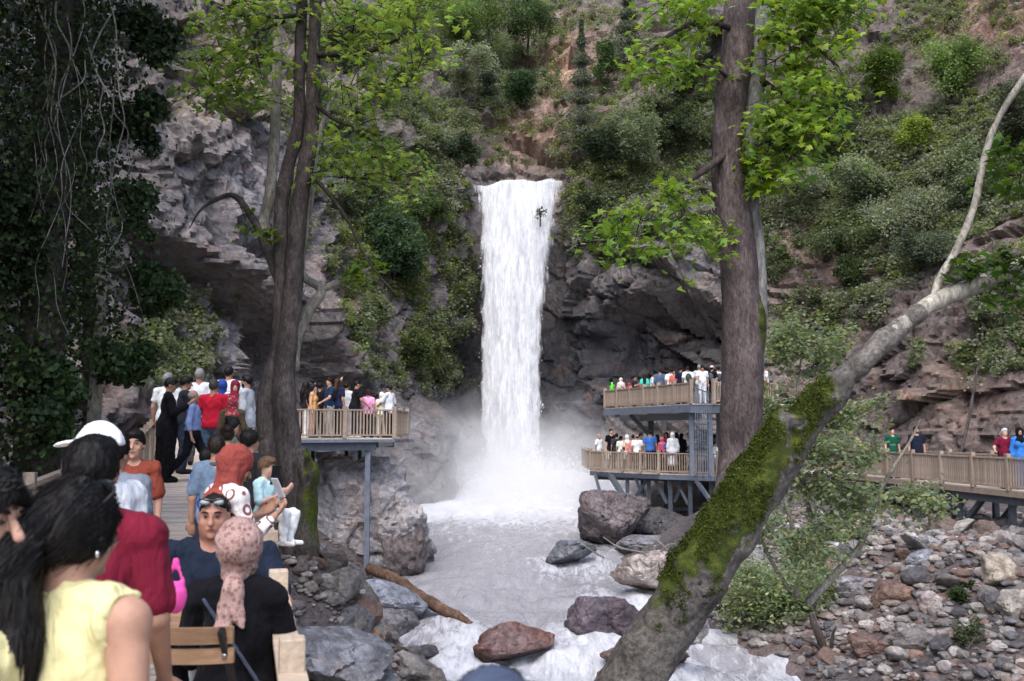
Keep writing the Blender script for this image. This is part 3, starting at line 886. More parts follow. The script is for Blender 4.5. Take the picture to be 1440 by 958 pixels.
# ------------------------------------------------------------------ waterfall
def mat_fall(name, dens, seedv):
    m, nt, b = nmat(name); L = nt.links
    at = N(nt, 'ShaderNodeAttribute', attribute_name='tint')   # r: across 0..1, g: down 0..1, b: edge strength
    sep = N(nt, 'ShaderNodeSeparateColor'); L.new(at.outputs['Color'], sep.inputs[0])
    co = coords(nt)
    mp = N(nt, 'ShaderNodeMapping'); mp.inputs['Scale'].default_value = (1.5, 1.0, .17); mp.inputs['Location'].default_value = (seedv, seedv * 2, 0); L.new(co, mp.inputs[0])
    n1 = noise_node(nt, mp.outputs[0], 1.5, 5, .6, .8)
    n2 = noise_node(nt, mp.outputs[0], 5.0, 3, .55, .5)
    mp2 = N(nt, 'ShaderNodeMapping'); mp2.inputs['Scale'].default_value = (1.4, 1, .35); L.new(co, mp2.inputs[0])
    n3 = noise_node(nt, mp2.outputs[0], 2.6, 3, .55, .6)
    col = ramp(nt, n1.outputs[0], [(.30, (.52, .52, .56)), (.42, (.74, .745, .77)), (.55, (.90, .905, .92))]).outputs[0]
    col = mix(nt, 'MULTIPLY', .8, col, ramp(nt, n2.outputs[0], [(.3, (.9, .9, .9)), (.6, (1.03, 1.03, 1.03))]).outputs[0])
    L.new(col, b.inputs['Base Color'])
    b.inputs['Roughness'].default_value = .6
    bump(nt, b, n1.outputs[0], .14, .2)
    tl = N(nt, 'ShaderNodeBsdfTranslucent'); tl.inputs[0].default_value = (.85, .86, .88, 1)
    ms = N(nt, 'ShaderNodeMixShader'); ms.inputs[0].default_value = .35
    L.new(b.outputs[0], ms.inputs[1]); L.new(tl.outputs[0], ms.inputs[2])
    # ragged, see-through spray towards the rims
    nn = N(nt, 'ShaderNodeMath', operation='MULTIPLY_ADD'); nn.inputs[1].default_value = .55; L.new(n3.outputs[0], nn.inputs[0])
    nh = N(nt, 'ShaderNodeMath', operation='MULTIPLY'); nh.inputs[1].default_value = .45; L.new(n2.outputs[0], nh.inputs[0]); L.new(nh.outputs[0], nn.inputs[2])
    ad = N(nt, 'ShaderNodeMath', operation='ADD'); L.new(nn.outputs[0], ad.inputs[0]); L.new(sep.outputs[2], ad.inputs[1])
    al = ramp(nt, ad.outputs[0], [(dens - .06, g3(0)), (dens + .34, g3(1))])
    tp = N(nt, 'ShaderNodeBsdfTransparent')
    m2 = N(nt, 'ShaderNodeMixShader'); L.new(al.outputs[0], m2.inputs[0]); L.new(tp.outputs[0], m2.inputs[1]); L.new(ms.outputs[0], m2.inputs[2])
    L.new(m2.outputs[0], nt.nodes['Material Output'].inputs[0])
    return m

fall = empty('waterfall', (0, 61.8, -2.0))
tag(fall, 'tall white waterfall plunging over the lip into the foaming pool', 'waterfall')
def curtain(k, nu, nv, xoff, yoff, wid, seed, edge_pow, dens, z0=16.95, z1=-2.2):
    u = np.linspace(0, 1, nu); v = np.linspace(0, 1, nv)
    U, Vv = np.meshgrid(u, v, indexing='ij')
    ztop = z0 + .35 * U + .22 * fbm(np.stack([U * 6, 0 * U + 3, 0 * U], -1), 3, 700)
    over = np.clip(Vv / .05, 0, 1)
    z = ztop + (z1 - ztop) * np.clip((Vv - .05) / .95, 0, 1)
    xa = np.interp(Vv, [0, .05, .15, .4, .7, 1], [-2.25, -2.2, -1.92, -1.86, -1.9, -2.0])
    xb = np.interp(Vv, [0, .05, .15, .4, .7, 1], [3.2, 3.1, 2.6, 1.95, 1.72, 1.8])
    mid = (xa + xb) / 2; x = mid + (U - .5) * (xb - xa) * wid + xoff
    y = 63.6 - 1.4 * over ** .6 - .9 * np.clip(Vv, 0, 1) ** .6 * 1.3 + yoff - .35 * np.sin(math.pi * U)
    Qq = np.stack([x * 1.3, y * 0 + seed, z * .22], -1)
    y = y - (.34 * fbm(Qq, 3, 300 + seed) + .05 * ridged(Qq * 2.8, 2, 310 + seed)) * (.2 + Vv)
    z = np.where(Vv < .05, ztop + .05 * (1 - over), z)
    x = x + (.05 + .16 * np.abs(2 * U - 1) ** 3) * fbm(np.stack([U * 3, z * .9, 0 * z + seed], -1), 4, 320 + seed) * np.minimum(1, Vv * 8 + .3)
    d = np.minimum(U, 1 - U) * 2
    est = np.clip(1 - (1 - d) ** edge_pow, 0, 1) * .42 - .02
    est = est - .05 * Vv
    T = np.stack([U, Vv, est], -1).reshape(-1, 3)
    i = np.arange(nu - 1)[:, None] * nv + np.arange(nv - 1)[None]
    Fq = np.stack([i, i + nv, i + nv + 1, i + 1], -1).reshape(-1, 4)
    V = np.stack([x, y - 61.8, z + 2.0], -1).reshape(-1, 3)
    o = obj('water_curtain', V, Fq, mat_fall('falling_water', dens, seed * 3.1), fall, True, T)
    return o
curtain(0, 90, 260, 0, .15, .95, 1, 9, .44)
curtain(1, 70, 220, .05, -.12, 1.05, 2, 5, .56)
curtain(2, 60, 200, -.05, -.42, 1.15, 3, 2.6, .68)
M_FOAM = mat_plain('white_foam', (.86, .87, .9), .8, 0, .08, 4)
# flying drops round the fall and the landing
n = 60
vv = rng.uniform(0, 1, n) ** .8
side = rng.choice([-1, 1], n)
xa = np.interp(vv, [0, .15, .4, .7, 1], [-2.15, -1.98, -1.9, -1.95, -2.05]); xb = np.interp(vv, [0, .15, .4, .7, 1], [3.0, 2.55, 2.05, 1.85, 1.95])
x = np.where(side < 0, xa, xb) + side * np.abs(rng.normal(0, .16, n)) * (.3 + vv) - side * .18
z = 17 - 19 * vv; y = 61.9 - 1.0 * vv ** .6 + rng.normal(0, .35, n)
nb_ = 2600
ab = rng.normal(0, 1, nb_); xb2 = rng.normal(0, 3.4, nb_); yb = 60.0 - np.abs(rng.normal(0, 2.2, nb_))
zb = -1.4 + np.abs(rng.normal(0, .75, nb_)) * np.exp(-(xb2 / 5) ** 2) + .9 * np.exp(-((yb - 60.5) / 4) ** 2) * rng.uniform(.2, 1, nb_)
pos = np.concatenate([np.stack([x, y, z], 1), np.stack([xb2, yb, zb], 1)])
szs = np.concatenate([rng.uniform(.015, .04, n), rng.uniform(.02, .05, nb_)])
oct_v = np.array([(1, 0, 0), (-1, 0, 0), (0, 1, 0), (0, -1, 0), (0, 0, 1.6), (0, 0, -1.6)])
oct_f = np.array([(0, 2, 4), (2, 1, 4), (1, 3, 4), (3, 0, 4), (2, 0, 5), (1, 2, 5), (3, 1, 5), (0, 3, 5)])
Vd = (pos[:, None] + oct_v[None] * szs[:, None, None]).reshape(-1, 3)
Fd = (oct_f[None] + 6 * np.arange(len(pos))[:, None, None]).reshape(-1, 3)
sp = obj('spray', Vd, Fd, M_FOAM); tag(sp, 'white drops of spray flying round the foot of the fall', 'spray', kind='stuff')

# spray mist: a volume that thins out with height and distance from the landing
def mist(name, lo, hi, cen, rad, dens, z0, zs):
    c = (np.asarray(lo) + hi) / 2; s = (np.asarray(hi) - lo)
    mb = MB(); mb.box((0, 0, 0), s)
    m = bpy.data.materials.new(name); m.use_nodes = True; nt = m.node_tree
    nt.nodes.remove(nt.nodes['Principled BSDF'])
    L = nt.links
    pv = N(nt, 'ShaderNodeVolumeScatter'); pv.inputs['Color'].default_value = (.985, .99, 1, 1); pv.inputs['Anisotropy'].default_value = .1
    L.new(pv.outputs[0], nt.nodes['Material Output'].inputs['Volume'])
    co = coords(nt)
    d = N(nt, 'ShaderNodeVectorMath', operation='SUBTRACT'); d.inputs[1].default_value = tuple(np.asarray(cen) - c); L.new(co, d.inputs[0])
    sc = N(nt, 'ShaderNodeVectorMath', operation='DIVIDE'); sc.inputs[1].default_value = rad; L.new(d.outputs[0], sc.inputs[0])
    ln = N(nt, 'ShaderNodeVectorMath', operation='LENGTH'); L.new(sc.outputs[0], ln.inputs[0])
    n1 = noise_node(nt, co, .42, 4, .6, .6)
    ad = N(nt, 'ShaderNodeMath', operation='MULTIPLY_ADD'); ad.inputs[1].default_value = -1.5; L.new(n1.outputs[0], ad.inputs[0]); L.new(ln.outputs['Value'], ad.inputs[2])
    mr = N(nt, 'ShaderNodeMapRange', interpolation_type='SMOOTHSTEP'); mr.inputs[1].default_value = .30; mr.inputs[2].default_value = -.75; mr.inputs[3].default_value = 0; mr.inputs[4].default_value = dens
    L.new(ad.outputs[0], mr.inputs[0])
    L.new(mr.outputs[0], pv.inputs['Density'])
    o = mb.build(name, m); o.location = tuple(c)
    return o
mi = mist('spray_mist', (-10.6, 42, -2.6), (10.0, 62.6, 8.5), (-0.4, 56.0, -2.4), (10.4, 12.5, 6.0), .34, -2, 3)
tag(mi, 'white spray mist drifting over the pool below the fall', 'mist', kind='stuff')

# ------------------------------------------------------------------ rocks
def ico(sub):
    import bmesh
    bm = bmesh.new(); bmesh.ops.create_icosphere(bm, subdivisions=sub, radius=1.0)
    V = np.array([v.co[:] for v in bm.verts]); F = np.array([[v.index for v in f.verts] for f in bm.faces]); bm.free()
    return V, F
ICO = {k: ico(k) for k in (1, 2, 3, 4, 5, 6)}
def rock_shape(sub, seed, planes=13, rough=.05, sharp=.06, freq=2.2):
    V, F = ICO[sub]
    g = np.random.default_rng(seed)
    n = g.normal(0, 1, (planes, 3)); n /= np.linalg.norm(n, axis=1)[:, None]
    d = g.uniform(.62, 1.0, planes)
    c = V @ n.T
    r = np.where(c > .05, d[None] / np.maximum(c, .05), 9.0)
    k = sharp
    r = -k * np.log(np.exp(-np.minimum(r, 3) / k).sum(1) + math.exp(-1.15 / k))
    Q = V * r[:, None]
    r = r + rough * 1.6 * fbm(Q * freq + seed, 4, seed % 90) + rough * .8 * ridged(Q * freq * 2.3 + seed, 4, seed % 70) * (sub > 3)
    return V * r[:, None], F

def ground_at(px, py, d0=9.0, d1=60.0):
    ds = np.linspace(d0, d1, 700)
    pts = np.array([P(px, py, d) for d in ds])
    k = np.nonzero(pts[:, 2] < terrain_z(pts[:, 0], pts[:, 1]))[0]
    return float(ds[k[0]]) if len(k) else d1

def boulder(px, py, d, size, rz, seed, label, tint, sub=5, planes=11, rough=.06, sharp=.04, tilt=0.0, cat='boulder', group=None, name='boulder', strata=None, tint2=None, bank=False, fac=1.0):
    V, F = rock_shape(sub, seed, planes, rough, sharp)
    if bank:
        dn = ground_at(px, py + size[2] * .22 * FPX / d); size = np.asarray(size) * (dn / d); d = dn
    m_ = float(np.mean(size)) / 2
    fq, fe = facet(V * m_ * 1.25 + seed, seed % 200, .3); fq2, _ = facet(V * m_ * 3.6 + seed, seed % 190, .3)
    V = V * (1 - fac * .10 * fq / max(m_, .5) ** .5 - fac * .035 * fq2 / max(m_, .5) ** .5 - fac * .03 * sst(.10, 0, fe))[:, None]
    V = V * np.asarray(size) / 2.0
    cz, s = math.cos(tilt), math.sin(tilt)
    V = V @ np.array([(cz, 0, -s), (0, 1, 0), (s, 0, cz)])
    c = P(px, py, d)
    a, b = math.cos(rz), math.sin(rz)
    V = V @ np.array([(a, b, 0), (-b, a, 0), (0, 0, 1)])
    if strata is not None:
        w = V @ np.asarray(strata[0]) * strata[1] + fbm(V * 1.1, 3, seed)
        f = w - np.floor(w)
        V = V * (1 + strata[2] * (np.where(f < .8, f / .8, (1 - f) / .2) - .5))[:, None]
    n = fbm((V + c) * .9, 4, 11)[:, None]
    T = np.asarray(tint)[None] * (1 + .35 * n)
    if tint2 is not None:
        m = np.clip(.5 + 2.2 * fbm((V + c) * .7 + 9, 3, 12), 0, 1)[:, None]
        T = T * (1 - m) + np.asarray(tint2)[None] * m
    if not bank:      # the wet band the stream leaves on the stone
        W = V + c
        T = T * (1 - .55 * sst(.42, .12, W[:, 2] - zwater(W[:, 1]) - .16 * fbm(W * 1.6, 3, 14)))[:, None]
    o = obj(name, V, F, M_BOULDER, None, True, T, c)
    o.data.set_sharp_from_angle(angle=R(26))
    tag(o, label, cat, group)
    return o
GREY = (.30, .285, .29); LILAC = (.24, .23, .25); DARK = (.085, .08, .085); PALE = (.42, .39, .37); RED = (.17, .08, .06); TAN = (.34, .27, .2); PURP = (.12, .095, .11)
boulder(494, 752, 36.4, (5.9, 4.6, 5.0), .25, 12, 'huge pale grey boulder beneath the left viewing platform, cracked and dark on its water side', (.40, .385, .39), 6, 12, .05, .03, 0, fac=1.3, tint2=(.30, .28, .28))
boulder(560, 775, 35.6, (1.7, 2.0, 2.9), .5, 31, 'slab standing against the water side of the huge grey boulder, coloured dark as if shadowed', (.15, .125, .12), 5, 10, .06, .02)  # dark tint puts the shade of the boulder's water side into the colour
boulder(858, 727, 40.6, (3.2, 3.4, 2.7), -.3, 45, 'large rounded brown boulder under the lower platform at the pool edge', (.15, .125, .125), 6, 15, .05, .09, -.35)
boulder(799, 776, 37.0, (1.75, 1.5, .95), .1, 51, 'blue grey boulder sitting alone in the pool before the platform', (.16, .17, .19), 5, 14, .05, .07)
boulder(855, 872, 28.3, (2.1, 2.0, 1.55), .5, 63, 'angular dark purple boulder in white water left of the leaning trunk', PURP, 5, 11, .06, .03)
boulder(716, 903, 26.8, (2.05, 1.5, 1.05), .1, 72, 'wet reddish brown boulder with rust streaks in the middle of the rapids', RED, 5, 15, .05, .06, tint2=(.2, .13, .12))
boulder(915, 800, 32.6, (2.3, 1.7, 1.45), -.2, 88, 'whitish tan boulder with tangled driftwood caught on its top', (.44, .38, .34), 5, 12, .06, .04, -.2, tint2=(.3, .24, .2))
boulder(905, 931, 25.6, (2.4, 1.5, .7), .3, 97, 'low flat brown rock awash just behind the foot of the leaning trunk', (.22, .155, .13), 5, 14, .05, .06)
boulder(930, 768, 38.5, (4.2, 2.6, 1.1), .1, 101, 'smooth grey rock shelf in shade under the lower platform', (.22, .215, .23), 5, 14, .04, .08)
boulder(985, 757, 41.0, (3.2, 2.6, 1.7), .2, 231, 'rock under the right end of the lower platform, coloured dark for the deep shade', (.09, .085, .085), 5, 12, .06, .04)  # dark tint stands in for the shade under the deck
boulder(938, 742, 43.0, (3.4, 3.0, 1.5), .5, 233, 'rock between the steel posts behind the rounded brown boulder, coloured dark for the shade', (.085, .08, .08), 5, 12, .06, .04)  # shade behind the posts put into the stone colour
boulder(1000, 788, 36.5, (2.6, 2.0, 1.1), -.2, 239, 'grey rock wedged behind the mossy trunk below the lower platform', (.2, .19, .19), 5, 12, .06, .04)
boulder(600, 917, 26.2, (.55, .5, .42), 0, 109, 'small dark rock poking out of foam left of the red boulder', DARK, 4, 12, .06, .06)
boulder(545, 880, 26.6, (1.45, 1.2, .85), .4, 115, 'flat dark topped rock at the left water edge below the log', (.19, .175, .18), 5, 11, .06, .04)
boulder(541, 846, 30.0, (2.1, 1.6, 1.25), .2, 121, 'wet blue grey rock that the steel platform post stands on', (.25, .27, .31), 5, 13, .07, .06)
boulder(484, 825, 26.5, (1.1, 1.0, 1.05), .3, 131, 'chunky grey brown rock on the left bank under the huge boulder', (.27, .25, .235), 5, 11, .05, .03, bank=True)
boulder(462, 925, 15.0, (1.75, 1.5, .8), .25, 141, 'big flat grey slab on the left bank beside the wooden rail', (.30, .295, .31), 5, 11, .04, .03, bank=True)
boulder(520, 950, 15.6, (.75, .6, .4), -.3, 151, 'dark grey wedge of rock at the lower edge of the flat slab', (.18, .18, .19), 5, 10, .05, .03, bank=True)
boulder(556, 925, 19.5, (.7, .6, .5), .6, 157, 'cream coloured angular rock at the waterline on the left bank', (.5, .45, .38), 5, 11, .05, .03)
boulder(505, 880, 22.6, (.85, .7, .7), .9, 163, 'dark pointed rock leaning on the left bank between slab and log', (.15, .145, .155), 5, 10, .06, .03, bank=True)
boulder(526, 897, 23.0, (.5, .42, .3), .4, 167, 'orange tan stone lying among grey rocks on the left bank', (.38, .25, .15), 4, 12, .05, .06, bank=True)
boulder(975, 885, 24.8, (1.0, .8, .6), .3, 173, 'grey rock by the stream at the right bank corner behind the leaning trunk', (.3, .29, .28), 5, 12, .05, .05)
# right bank
boulder(1252, 835, 22.6, (.95, .8, .75), .3, 181, 'large rusty brown rock in the middle of the rubble slope', (.22, .14, .105), 5, 12, .05, .05, bank=True)
boulder(1405, 805, 22.0, (.9, .8, .75), .2, 187, 'big rounded tan boulder low on the right edge of the rubble slope', (.42, .36, .28), 5, 13, .05, .08, bank=True)
boulder(1310, 850, 21.0, (.62, .55, .55), .5, 191, 'pale pinkish block in the lower rubble slope', (.42, .35, .32), 5, 10, .04, .03, bank=True)
boulder(1222, 908, 21.5, (.85, .7, .55), -.4, 193, 'long reddish rock near the stream at the rubble foot', (.21, .135, .11), 5, 11, .05, .04, bank=True)
boulder(1205, 825, 25.5, (1.2, .8, .5), .15, 197, 'grey flat slab beside the fallen stem on the rubble slope', (.27, .255, .26), 5, 10, .05, .04, bank=True)
boulder(1300, 785, 26.0, (1.0, .6, .35), .4, 199, 'bluish grey slanting plate of rock in the rubble', (.33, .34, .37), 5, 10, .04, .03, -.25, bank=True)
boulder(1300, 765, 28.5, (1.3, .7, .42), .4, 211, 'pale grey long slab high on the rubble slope below the bridge', (.4, .39, .38), 5, 10, .04, .03, .3, bank=True)
boulder(1425, 850, 19.0, (.6, .6, .75), .1, 223, 'upright pale tan boulder cut by the right picture edge', (.42, .38, .33), 5, 12, .04, .05, bank=True)
boulder(1060, 795, 27.5, (1.9, 1.2, .75), .1, 227, 'grey boulder half hidden behind the leafy sapling', (.3, .28, .28), 5, 12, .05, .05, bank=True)
boulder(1170, 775, 29.0, (.85, .7, .65), .7, 229, 'bright whitish rock pile stone behind the sapling stems', (.5, .47, .45), 5, 11, .06, .03, bank=True)

# loose stones: single rocks where they show, fine rubble between them
TEMPL = []
for k in range(10):
    for kind, sub in (('a', 3),):
        V, F = rock_shape(sub, 400 + k * 7, 7 + k % 4, .03, .008)
        fq, fe = facet(V * 1.7 + k * 5.3, 60 + k, .2); V = V * (1 - .13 * fq - .04 * sst(.12, 0, fe))[:, None] * np.random.default_rng(k).uniform(.75, 1.3, 3)
        TEMPL.append((V, F))
STONE_COL = [('grey', (.19, .172, .16)), ('pale grey', (.30, .275, .25)), ('brown', (.165, .125, .105)), ('rust red', (.175, .115, .09)), ('dark grey', (.095, .09, .095))]
STONE_ME = {}
for ci, (cn, cc) in enumerate(STONE_COL):
    for k, (V, F) in enumerate(TEMPL[:7]):
        me = make_mesh('rock', V, F, False); set_tint(me, np.tile(np.asarray(cc) * (1 + .12 * math.sin(k * 3.1 + ci)), (len(V), 1))); me.materials.append(M_LOOSE)
        STONE_ME[(ci, k)] = me
def scatter_rocks(n, xf, yf, big, small, group, where, seed, zoff=.25, keep=None):
    g = np.random.default_rng(seed)
    out = 0; tries = 0
    while out < n and tries < n * 30:
        tries += 1
        y = yf(g); x = xf(g, y)
        r = small + (big - small) * g.random() ** 3.2
        z = float(terrain_z(np.array([x]), np.array([y]))[0])
        qx, qy, _ = proj(np.array([x, y, z + r * .5]))
        if keep is not None and not keep(qx, qy): continue
        ci = g.choice(5, p=[.36, .24, .18, .10, .12]); k = g.integers(0, 7)
        o = bpy.data.objects.new('rock', STONE_ME[(ci, k)]); COL.objects.link(o)
        o.location = (x, y, z + r * zoff)
        o.rotation_euler = (g.uniform(-.5, .5), g.uniform(-.5, .5), g.uniform(0, 6.28))
        o.scale = (r * g.uniform(.8, 1.25), r * g.uniform(.75, 1.1), r * g.uniform(.5, .85))
        size = 'fist sized' if r < .14 else ('small' if r < .22 else ('head sized' if r < .32 else 'large'))
        tag(o, '%s %s %s' % (size, STONE_COL[ci][0], where), 'rock', group)
        out += 1
scatter_rocks(195, lambda g, y: xr(y) + .2 + g.random() ** .8 * 10.5, lambda g: 15.5 + g.random() * 18.5, .44, .11,
              'loose rocks on the right rubble slope', 'stone lying loose in the rubble below the right walkway', 5, keep=lambda a, b: 985 < a < 1460 and 735 < b < 990)
scatter_rocks(48, lambda g, y: xl(y) - g.random() * 3.4 + .2, lambda g: 11.5 + g.random() * 23, .42, .10,
              'loose rocks on the left bank', 'stone on the left bank between the walkway and the stream', 6, keep=lambda a, b: 395 < a < 600 and 690 < b < 990)
scatter_rocks(56, lambda g, y: -3.0 + g.random() * 3.2, lambda g: 11 + g.random() * 6.5, .34, .09,
              'loose rocks on the left bank', 'stone on the left bank between the walkway and the stream', 8, keep=lambda a, b: 400 < a < 640 and 740 < b < 980)
def rubble(name, n, xf, yf, rmin, rmax, label, seed):
    g = np.random.default_rng(seed)
    y = np.array([yf(g) for _ in range(n)]); x = np.array([xf(g, yy) for yy in y])
    z = terrain_z(x, y)
    Vi, Fi = ICO[1]
    Vs, Fs, Ts = [], [], []
    for k in range(n):
        V, F = TEMPL[k % 10] if False else (rock_shape(2, 900 + k % 40, 8, .04, .014) if k < 40 else (None, None))
        if V is None: V, F = Vs0[k % 40], Fs0
        else:
            if k == 0: Vs0, Fs0 = [], F
            Vs0.append(V)
        r = rmin + (rmax - rmin) * g.random() ** 2.5
        a = g.uniform(0, 6.28); c, s = math.cos(a), math.sin(a)
        W = (V * (r * g.uniform(.7, 1.3), r, r * g.uniform(.4, .8))) @ np.array([(c, s, 0), (-s, c, 0), (0, 0, 1)]) + (x[k], y[k], z[k] + r * .2)
        Vs.append(W); Fs.append(F + k * len(V))
        col = np.asarray(STONE_COL[g.choice(5, p=[.4, .25, .17, .06, .12])][1]) * g.uniform(.7, 1.25)
        Ts.append(np.tile(col, (len(V), 1)))
    o = obj(name, np.concatenate(Vs), np.concatenate(Fs), M_LOOSE, None, False, np.concatenate(Ts))
    tag(o, label, 'rubble', kind='stuff')
rubble('rubble', 8500, lambda g, y: xr(y) - .1 + g.random() * 11, lambda g: 14.5 + g.random() * 20, .05, .21, 'small broken stones filling the rubble slope on the right bank', 71)
rubble('gravel', 1700, lambda g, y: xl(y) + .2 - g.random() * 3.6, lambda g: 8 + g.random() * 27, .035, .13, 'small grey stones filling the left bank', 72)

rubble('gravel', 3200, lambda g, y: -3.2 + g.random() * 3.4, lambda g: 10.5 + g.random() * 7, .025, .10, 'small grey stones round the foot of the double stemmed tree', 73)
# log and driftwood
lg = tube([P(519, 799, 33.2), P(548, 812, 32.2), P(585, 836, 31.0), P(622, 857, 29.9), P(645, 867, 29.3), P(662, 878, 29.0)], [.15, .18, .2, .17, .16, .08], 16, 70, .09, 3.0, 3)
tag(obj('log', lg[0], lg[1], M_LOG), 'orange brown bare log slanting from the left bank rocks into the stream', 'log')
dw = MB()
g = np.random.default_rng(3)
c0 = P(907, 778, 32.4)
for k in range(12):
    a = g.normal(0, 1, 3) * (.45, .3, .2) ; b_ = a + g.normal(0, 1, 3) * (.5, .3, .25) + (0, 0, -.25 if k % 2 else .35)
    V, F = tube([c0 + a, c0 + (a + b_) / 2 + g.normal(0, .08, 3), c0 + b_], [.035, .03, .012], 6, 9, .01, 6, k)
    for f in F: pass
    dw.add(V, [f for f in F])
tag(dw.build('driftwood', M_VINE, None, True), 'tangle of bleached driftwood sticks on top of the whitish boulder', 'driftwood')
# ------------------------------------------------------------------ wooden decks and rails
_box_me = {}
def box_me(key, size, mat, bev=0.0):
    if key in _box_me: return _box_me[key]
    mb = MB(); mb.box((0, 0, 0), size)
    o = mb.build(key, mat); me = o.data; bpy.data.objects.remove(o)
    if bev:
        import bmesh
        bm = bmesh.new(); bm.from_mesh(me)
        bmesh.ops.bevel(bm, geom=list(bm.edges), offset=bev, segments=2, affect='EDGES', profile=.6)
        bm.to_mesh(me); bm.free()
        ta = me.attributes.get('tint')
        if ta is not None: me.attributes.remove(ta)
        set_tint(me, np.ones((len(me.vertices), 3)))
    _box_me[key] = me
    return me

def railing(root, pts, h=.9, post_gap=1.6, bal=.125, mat=M_RAIL, post=.11, as_parts=True, topw=.09, proud=.09, posts_at=None, stuff_bal=False, boardtop=False):
    """posts, top and bottom rail and balusters along the polyline pts (points on the deck surface)"""
    pts = [np.asarray(p, float) for p in pts]
    rail = MB()
    rb = []
    off = np.asarray(root.location)
    posts, bals = [], []
    for a, b in zip(pts[:-1], pts[1:]):
        L = np.linalg.norm((b - a)[:2]); n = max(1, round(L / post_gap))
        ts = np.linspace(0, 1, n + 1) if posts_at is None else np.asarray(posts_at) / L
        d = (b - a) / np.linalg.norm(b - a); ang = math.atan2(d[1], d[0])
        for t in ts: posts.append((a + (b - a) * t, ang))
        up = np.array((0, 0, 1.0))
        e0, e1 = a, b
        rail.bar(e0 - off + up * (h - .03), e1 - off + up * (h - .03), topw, .05)
        if boardtop: rail.bar(e0 - off + up * (h + .012), e1 - off + up * (h + .012), topw + .025, .03)
        rail.bar(e0 - off + up * .10, e1 - off + up * .10, .05, .06)
        nb = int(L / bal)
        for k in range(nb):
            t = (k + .5) / nb
            p = a + (b - a) * t
            if min(np.linalg.norm((p - q)[:2]) for q, _ in posts[-len(ts):]) < post * .5 + .03: continue
            bals.append((p, ang))
    r = rail.build('railing', mat, root)
    seen = []
    for p, ang in posts:
        if any(np.linalg.norm(p - q) < .15 for q in seen): continue
        seen.append(p)
        mobj('post', box_me('post_%.2f_%.2f_%s' % (post, h, mat.name), (post, post, h + proud), mat, .008), r, p - off + np.array((0, 0, (h + proud) / 2)), (0, 0, ang))
    if stuff_bal:
        mb = MB()
        for p, ang in bals:
            c, s = math.cos(ang), math.sin(ang)
            mb.box(p - off + np.array((0, 0, h / 2 + .02)), (.042, .042, h - .16), np.array([(c, -s, 0), (s, c, 0), (0, 0, 1)]), g3(rng.uniform(.85, 1.1)))
        o = mb.build('baluster', mat, r); o['kind'] = 'stuff'
    else:
        for p, ang in bals:
            mobj('baluster', box_me('bal_%.2f_%s' % (h, mat.name), (.042, .042, h - .16), mat), r, p - off + np.array((0, 0, h / 2 + .02)), (0, 0, ang))
    return r

def deck_boards(root, quads, mat=M_DECK, w=.14, t=.04):
    """planks laid across strips; each strip is (left a, left b, right a, right b)"""
    mb = MB(); off = np.asarray(root.location)
    for la, lb, ra, rb in quads:
        la, lb, ra, rb = [np.asarray(v, float) for v in (la, lb, ra, rb)]
        n = max(1, int(round(np.linalg.norm((lb + rb) / 2 - (la + ra) / 2) / w)))
        for k in range(n):
            t0, t1 = k / n, (k + .93) / n
            q = [la + (lb - la) * t0, la + (lb - la) * t1, ra + (rb - ra) * t1, ra + (rb - ra) * t0]
            dz = rng.uniform(-.002, .002)
            V = np.array([p - off + (0, 0, dz) for p in q] + [p - off - (0, 0, t) for p in q])
            mb.add(V, np.array([(0, 3, 2, 1), (4, 5, 6, 7), (0, 1, 5, 4), (1, 2, 6, 5), (2, 3, 7, 6), (3, 0, 4, 7)]), g3(rng.uniform(.78, 1.15)))
    return mb.build('deck_boards', mat, root)

def beam(root, name, a, b, w, h, mat=M_STEEL):
    mb = MB(); off = np.asarray(root.location)
    mb.bar(np.asarray(a) - off, np.asarray(b) - off, w, h, (0, 0, 1) if abs((np.asarray(b) - a)[2]) < .8 * np.linalg.norm(np.asarray(b) - a) else (0, 1, 0))
    return mb.build(name, mat, root)

# ---- left boardwalk, a ramp that climbs away from the camera to the far platform
def dxr(y): return -.785 - .272 * (y - 3.7)
def dxl(y): return np.interp(y, [-2, 0, 8, 16, 25, 31], [-3.4, -3.2, -4.25, -6.05, -8.95, -10.9])
def D(x, y): return np.array((x, y, float(zdeck(y))))
walk = empty('boardwalk', (-3, 8, 0))
tag(walk, 'sloping wooden boardwalk on the left with plank floor and slatted rails', 'boardwalk')
qs = [(D(-3.4, -2), D(-3.2, 2.9), D(2.2, -2), D(2.2, 2.9))]
ys = [2.9, 8, 16, 25, 29.6]
for a, b in zip(ys[:-1], ys[1:]):
    qs.append((D(dxl(a), a), D(dxl(b), b), D(dxr(a) + .08, a), D(dxr(b) + .08, b)))
deck_boards(walk, qs)
for side in (dxl, dxr):
    for a, b in zip(ys[:-1], ys[1:]):
        beam(walk, 'beam', D(side(a), a) - (0, 0, .17), D(side(b), b) - (0, 0, .17), .12, .24)
for y in (5, 9, 13, 17, 21, 25, 29):
    for sd in (dxl, dxr):
        x = float(sd(y)) + (.15 if sd is dxl else -.15)
        zz = float(terrain_z(np.array([x]), np.array([float(y)]))[0]) - .3
        beam(walk, 'support_post', (x, y, zz), (x, y, float(zdeck(y)) - .1), .14, .14)
pa = D(dxr(2.55), 2.55); pb = D(dxr(24.95), 24.95)
L = np.linalg.norm((pb - pa)[:2])
railing(walk, [pa, pb], .74, 1.45, .125, M_RAILPALE, .098, proud=.15, topw=.085, boardtop=True, stuff_bal=True)
railing(walk, [D(2.2, 2.5), pa], .74, 1.45, .125, M_RAILPALE, .098, proud=.15, topw=.085, boardtop=True, stuff_bal=True)
railing(walk, [D(-3.2, .5), D(dxl(8), 8), D(dxl(16), 16)], .95, 1.6, .125, stuff_bal=True)
